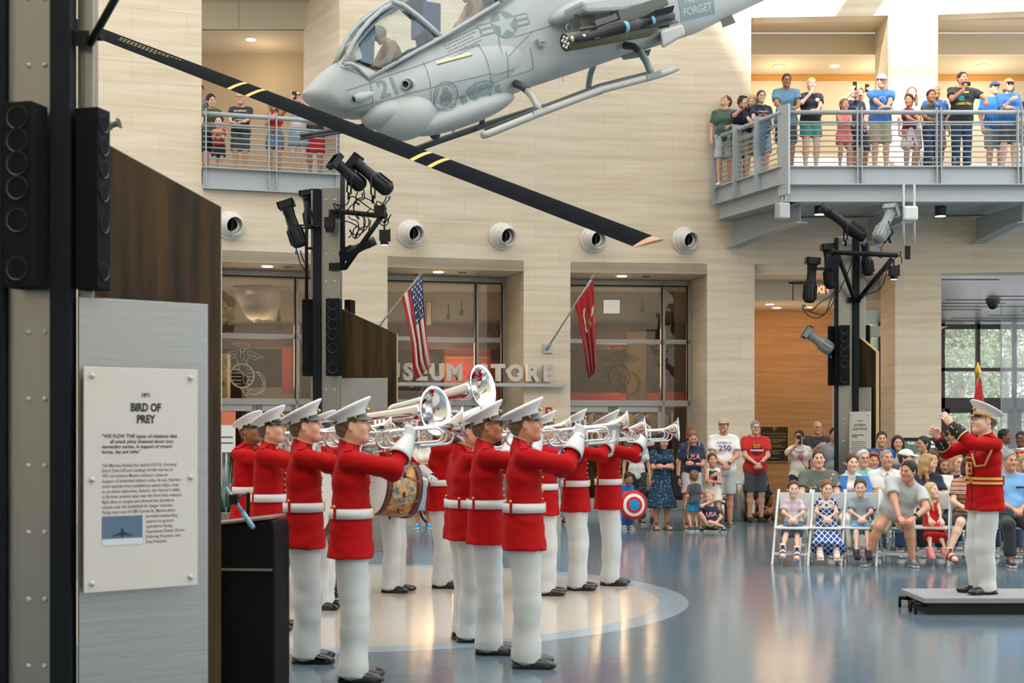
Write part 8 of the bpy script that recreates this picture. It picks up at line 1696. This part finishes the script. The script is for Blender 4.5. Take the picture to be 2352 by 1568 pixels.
# video wall in front of the stone pier
o=empty('display_screen',P(2122,1043,25.6),label='wide video screen showing a crowd and building, behind standing women',cat='screen'); mb=MB(); mb.bx(-.52,.55,0,.06,-.36,.30); mb.obj('bezel',[MATS['blk']],o,bev=.01); mb=MB(); mb.bx(-.49,.52,-.004,0,-.33,.24,0); mb.bx(-.49,.0,-.008,0,-.05,.24,1); mb.bx(.05,.52,-.008,0,-.02,.24,2); [mb.bx(.05,.52,-.01,0,z,z+.03,4) for z in(.02,.09,.16)]; mb.bx(-.49,-.1,-.008,0,-.25,-.05,3); [mb.bx(.05+.0,.45-.05*i,-.008,0,-.09-.045*i,-.075-.045*i,4) for i in range(4)]
def em(n,c,s=.5): return mat(n,lin(*c),.3,emit=lin(*c),estr=s)
mb.obj('picture',[em('scr_grey',(196,200,200)),em('scr_green',(72,96,84)),em('scr_pale',(206,206,200)),em('scr_blue',(74,126,176)),em('scr_dark',(70,76,80)),],o); mb=MB(); text_on(mb,'Follow',(-.2,-.012,.18),(1,0,0),(0,0,1),.07,0); mb.obj('caption',[em('scr_white',(240,240,240))],o,fix=False); mb=MB(); mb.bx(-.05,.05,.02,.06,-1.2,-.36); mb.bx(-.3,.3,-.15,.25,-1.21,-1.19); mb.obj('stand',[MATS['blk']],o)
# litter bin and posts
mat('bin_steel',lin(186,178,168),.28,.9)
o=empty('litter_bin',pl(1694,25.4),label='tall stainless steel litter bin between white-shirted and red-shirted men',cat='bin'); mb=MB(); mb.lathe([(.01,0),(.17,0),(.17,.69),(.15,.72),(.01,.73)],(0,0,0),(0,0,1),0,28); mb.obj('body',[MATS['bin_steel']],o); mb=MB(); mb.lathe([(.172,.66),(.175,.70),(.15,.735),(.01,.74)],(0,0,0),(0,0,1),0,28); mb.obj('lid',[MATS['alum_lt']],o)
o=empty('barrier_post',pl(1659,24.9),label='short steel barrier post beside the sitting boy',cat='post'); mb=MB(); mb.tube([(0,0,0),(0,0,.38)],.045,0,14); mb.lathe([(.06,.36),(.065,.4),(.0,.41)],(0,0,0),(0,0,1)); mb.obj('tube',[MATS['bin_steel']],o)
o=empty('backpack',pl(1667,25.6),label='dark backpack with red trim on floor beside the barrier post',cat='bag'); mb=MB(); mb.box((0,0,.2),(.24,.2,.4)); mb.obj('bag_body',[MATS['blk']],o,bev=.06); mb=MB(); mb.box((.02,-.11,.12),(.16,.04,.2)); mb.tube([(-.05,0,.39),(0,0,.45),(.05,0,.39)],.012,0,6); mb.obj('pocket',[MATS['maroon']],o,bev=.02)
# merchandise counter and wheelchair far behind the band
o=empty('counter',pl(945,24.2),label='red counter with black top and gold emblem behind the bandsmen',cat='counter'); mb=MB(); mb.bx(-.55,.4,0,.6,.2,.62); mb.obj('body',[MATS['flag_scarlet']],o); mb=MB(); mb.bx(-.55,.4,-.02,.6,.62,1.05); mb.obj('top',[MATS['blk']],o,bev=.01); mb=MB(); mb.bx(-.6,.5,.02,.6,0,.2); mb.obj('plinth',[MATS['store_cream']],o); mb=MB(); mb.lathe([(0,.012),(.09,.008),(.1,0)],(-.12,0,.42),(0,-1,0),0,20); mb.box((-.12,-.01,.42),(.04,.02,.24)); mb.obj('emblem',[MATS['gld']],o)
o=empty('wheelchair',pl(1004,24.3),label='wheelchair wheel showing behind a bandsman in white trousers',cat='wheelchair')
for s in(-1,1):
    mb=MB(); mb.tube([(.28*math.cos(t),s*.26,.3+.28*math.sin(t)) for t in np.linspace(0,2*PI,28)[:-1]],.018,0,8,closed=True); mb.tube([(.24*math.cos(t),s*.30,.3+.24*math.sin(t)) for t in np.linspace(0,2*PI,28)[:-1]],.009,1,6,closed=True)
    for k in range(8): t=k*PI/4; mb.tube([(0,s*.26,.3),(.27*math.cos(t),s*.26,.3+.27*math.sin(t))],.003,1,4)
    mb.obj('wheel',[MATS['blk'],MATS['alum_lt']],o)
mb=MB(); mb.bx(-.2,.22,-.22,.22,.46,.5); mb.bx(-.24,-.2,-.22,.22,.5,.95); mb.obj('seat',[MATS['navy']],o,bev=.01)
# parade flag behind the conductor
o=empty('flag_stand',pl(2246,20.5),label='furled red parade flag with brass spear finial behind the conductor',cat='flag'); zt=P(0,868,20.5)[2]; mb=MB(); mb.tube([(0,0,0),(0,0,zt)],.016,0,8); mb.lathe([(.18,0),(.18,.03),(.03,.06)],(0,0,0),(0,0,1)); mb.obj('pole',[MATS['wood_trim']],o); mb=MB(); mb.lathe([(.02,0),(.035,.05),(.05,.1),(.0,.24)],(0,0,zt),(0,0,1),0,10); mb.obj('finial',[MATS['gold']],o)
mb=MB(); V=[];n=20;zs=np.linspace(zt-.02,.75,12)
for i,z in enumerate(zs):
    f=i/11; r=.03+.17*f
    for k in range(n): a=2*PI*k/n; rr=r*(1+.25*math.sin(5*a+2*f)); V.append((rr*math.cos(a)+.02,rr*.7*math.sin(a),z))
mb.add(V,[(i*n+k,i*n+(k+1)%n,(i+1)*n+(k+1)%n,(i+1)*n+k) for i in range(11) for k in range(n)],0,True); mb.obj('cloth',[MATS['flag_scarlet']],o); mb=MB(); mb.tube([(.2*math.cos(t)+.02,-.12+.05*math.sin(t)-.05,.95+.25*math.sin(t)) for t in np.linspace(0,PI,8)],.03,0,8); mb.obj('gold_fringe',[MATS['flag_gold']],o)
# trees outside the entrance: trunk, limbs and a crown of many small leaf cards in real clumps
mat('leaf_overlit_a',lin(236,240,222),.7,col2=lin(190,208,170),vscale=1.2,var=.1); mat('leaf_overlit_b',lin(224,232,206),.7,col2=lin(172,194,150),vscale=1.2,var=.1); mat('bark_pale',lin(214,206,190),.8)  # leaf colours paled to carry the overexposed daylight outside
def tree(x,y,h,sd,label):
    rn=np.random.RandomState(sd); o=empty('tree',(x,y,-.05),label=label,cat='tree',group='trees outside the entrance')
    mb=MB(); b=[(0,0,0),(.15,.1,h*.3),(.0,.2,h*.55),(.2,.1,h*.85)]; mb.tube(b,[.2,.16,.12,.05],0,8)
    for k in range(5): z=h*(.3+.1*k); a=sd+k*2.1; mb.tube([(.1,.1,z),(.8*math.cos(a),.6*math.sin(a),z+.7),(1.5*math.cos(a),1.2*math.sin(a),z+1.6)],[.08,.05,.02],0,6)
    mb.obj('trunk',[MATS['bark_pale']],o)
    n=7000; cl=rn.uniform(-1,1,(46,3))*A(2.0,1.6,h*.46)+A(0,0,h*.56); c=cl[rn.randint(0,46,n)]+rn.normal(0,.36,(n,3)); d1=rn.normal(0,1,(n,3)); d1/=np.linalg.norm(d1,axis=1)[:,None]; d2=np.cross(d1,rn.normal(0,1,(n,3))); d2/=np.linalg.norm(d2,axis=1)[:,None]; s=rn.uniform(.05,.11,(n,1))
    V=np.stack([c-d1*s,c+d2*s*.6,c+d1*s,c-d2*s*.6],1).reshape(-1,3); Fq=np.arange(4*n).reshape(-1,4); link('crown',mesh('crown',V,Fq,MATS['leaf_overlit_a' if sd%2 else 'leaf_overlit_b'],smooth=False),o)
for i,(x,y,h) in enumerate(((10.2,47,7.2),(12.6,49,8),(14.6,46.5,7.5),(16.9,49,8.4),(19.4,47,7.6),(21.6,50,8.2),(11.3,54,9.5),(15.2,55,10),(18.6,54,9.5),(22.5,55,10),(8.6,50,8),(13.5,60,12),(19,61,12),(24.5,59,12))):
    tree(x,y,h,i+1,['pale leafy tree outside, seen at left edge of the entrance glazing','pale leafy tree outside, second from left through the entrance glazing','pale leafy tree outside behind the parade flag','pale leafy tree outside, right of the parade flag','pale leafy tree outside toward right edge of picture','pale leafy tree outside, near right edge of picture'][i] if i<6 else 'pale tree in the far row outside the entrance glazing')
# ============================================================ LIGHT, SKY, CAMERA
w=bpy.data.worlds.new('World'); SC.world=w; w.use_nodes=True; nt=w.node_tree; bg=nt.nodes['Background']
bg.inputs[0].default_value=(.90,.95,1.,1); bg.inputs[1].default_value=SKY
SUND=nrm(A(.36,.74,-.57))
l=bpy.data.lights.new('Sun','SUN'); l.energy=SUN; l.angle=R(1.6); l.color=(1,.93,.82); lo=bpy.data.objects.new('Sun',l); COL.objects.link(lo); lo.rotation_euler=Vector(-SUND).to_track_quat('Z','Y').to_euler(); lo.location=(-10,-5,20)
# unseen frosted glass roof, its opening shaped to drop sun on the right-hand gallery
m=bpy.data.materials.new('frosted_roof'); m.use_nodes=True; nt=m.node_tree; nt.nodes.remove(nt.nodes['Principled BSDF']); t=nt.nodes.new('ShaderNodeBsdfTranslucent'); t.inputs[0].default_value=(.93,.94,.95,1); d=nt.nodes.new('ShaderNodeBsdfDiffuse'); d.inputs[0].default_value=(.9,.9,.9,1); mx=nt.nodes.new('ShaderNodeMixShader'); mx.inputs[0].default_value=.15; nt.links.new(t.outputs[0],mx.inputs[1]); nt.links.new(d.outputs[0],mx.inputs[2]); nt.links.new(mx.outputs[0],nt.nodes['Material Output'].inputs[0])
ZR=24.
def roofpt(p): t_=(ZR-p[2])/-SUND[2]; return np.array([p[0]-SUND[0]*t_,p[1]-SUND[1]*t_])
a=roofpt(P(1655,40,27.6)); b=roofpt(P(2352,40,27.6)); c_=roofpt((4.7,25.8,5.6)); 
x0,x1,y0,y1=a[0],b[0]+3,c_[1]-.0,0
top_=roofpt(P(2000,-60,27.6)); bot=roofpt(P(2000,430,27.6)); ys=sorted([top_[1],bot[1]])
hx0,hx1,hy0,hy1=x0,x1,ys[0],ys[1]
mb=MB()
for r in((-30,hx0,-20,34),(hx1,40,-20,34),(hx0,hx1,-20,hy0),(hx0,hx1,hy1,34)): mb.bx(r[0],r[1],r[2],r[3],ZR,ZR+.05,0)
mb.obj('ceiling',[m],kind='structure')
mb=MB()
for k in range(3): x=hx0+(hx1-hx0)*(.22+.3*k); mb.box((x,(hy0+hy1)/2,ZR-.2),(.22,(hy1-hy0)*1.5,.3),0,rz=R(-38))
mb.box(((hx0+hx1)/2,hy0+(hy1-hy0)*.62,ZR-.2),((hx1-hx0)*1.2,.3,.3),0,rz=R(14)); mb.obj('trim_9',[MATS['paint_steel']],kind='structure')
mb=MB(); mb.bx(-16.3,24,-6.3,-6,0,21); mb.obj('wall_front',[MATS['travertine']],kind='structure')  # unseen wall added behind the camera to cut the frontal fill light
mb=MB(); mb.bx(-16.3,-16,-6,24,0,21); mb.obj('wall_left',[MATS['travertine']],kind='structure')  # unseen side wall, added so light from the roof dominates
def lamp(n,loc,e,col=(1,.8,.58),r=.15):
    l=bpy.data.lights.new(n,'POINT'); l.energy=e; l.color=col; l.shadow_soft_size=r; o=bpy.data.objects.new(n,l); COL.objects.link(o); o.location=loc
for x,y in((-5.6,30.2),(-1.6,31.0),(2.4,31.2)): lamp('shop_lamp',(x,y,3.2),70,(1,.66,.38),.7); lamp('shop_lamp',(x+.3,33.0,3.0),60,(1,.62,.34),.7)
for x in(5.6,7.6,9.8): lamp('gallery_lamp',(x,29.7,8.6),20,(1,.86,.66))
lamp('gallery_lamp',(-5.,28.6,8.8),10,(1,.84,.64)); lamp('hall_lamp',(5.6,29.9,3.4),14,(1,.74,.46),.6); lamp('hall_lamp',(6.6,30.2,3.4),9,(1,.74,.46),.6)
for x,y in((9.5,31),(9.5,36),(13,33),(13,38)): lamp('lobby_fill',(x,y,3.2),12,(1,.93,.95),1.0)  # added fill lights that brighten the lobby, with no fixtures behind them
cam=bpy.data.cameras.new('Camera'); co=bpy.data.objects.new('Camera',cam); COL.objects.link(co); co.location=(0,0,CAMH); co.rotation_euler=(R(90),0,0); cam.sensor_width=36; cam.lens=36*F/2352; cam.shift_y=(985-784)/2352; cam.clip_end=300
cam.dof.use_dof=True; cam.dof.focus_distance=17.5; cam.dof.aperture_fstop=2.8
SC.camera=co
vs=SC.view_settings; vs.view_transform='Standard'; vs.look='None'; vs.exposure=EXPO; vs.gamma=1.; vs.use_curve_mapping=False
SC.cycles.use_denoising=True; SC.cycles.max_bounces=7; SC.cycles.transparent_max_bounces=12; SC.cycles.diffuse_bounces=4; SC.cycles.caustics_reflective=False; SC.cycles.caustics_refractive=False; SC.cycles.sample_clamp_indirect=8
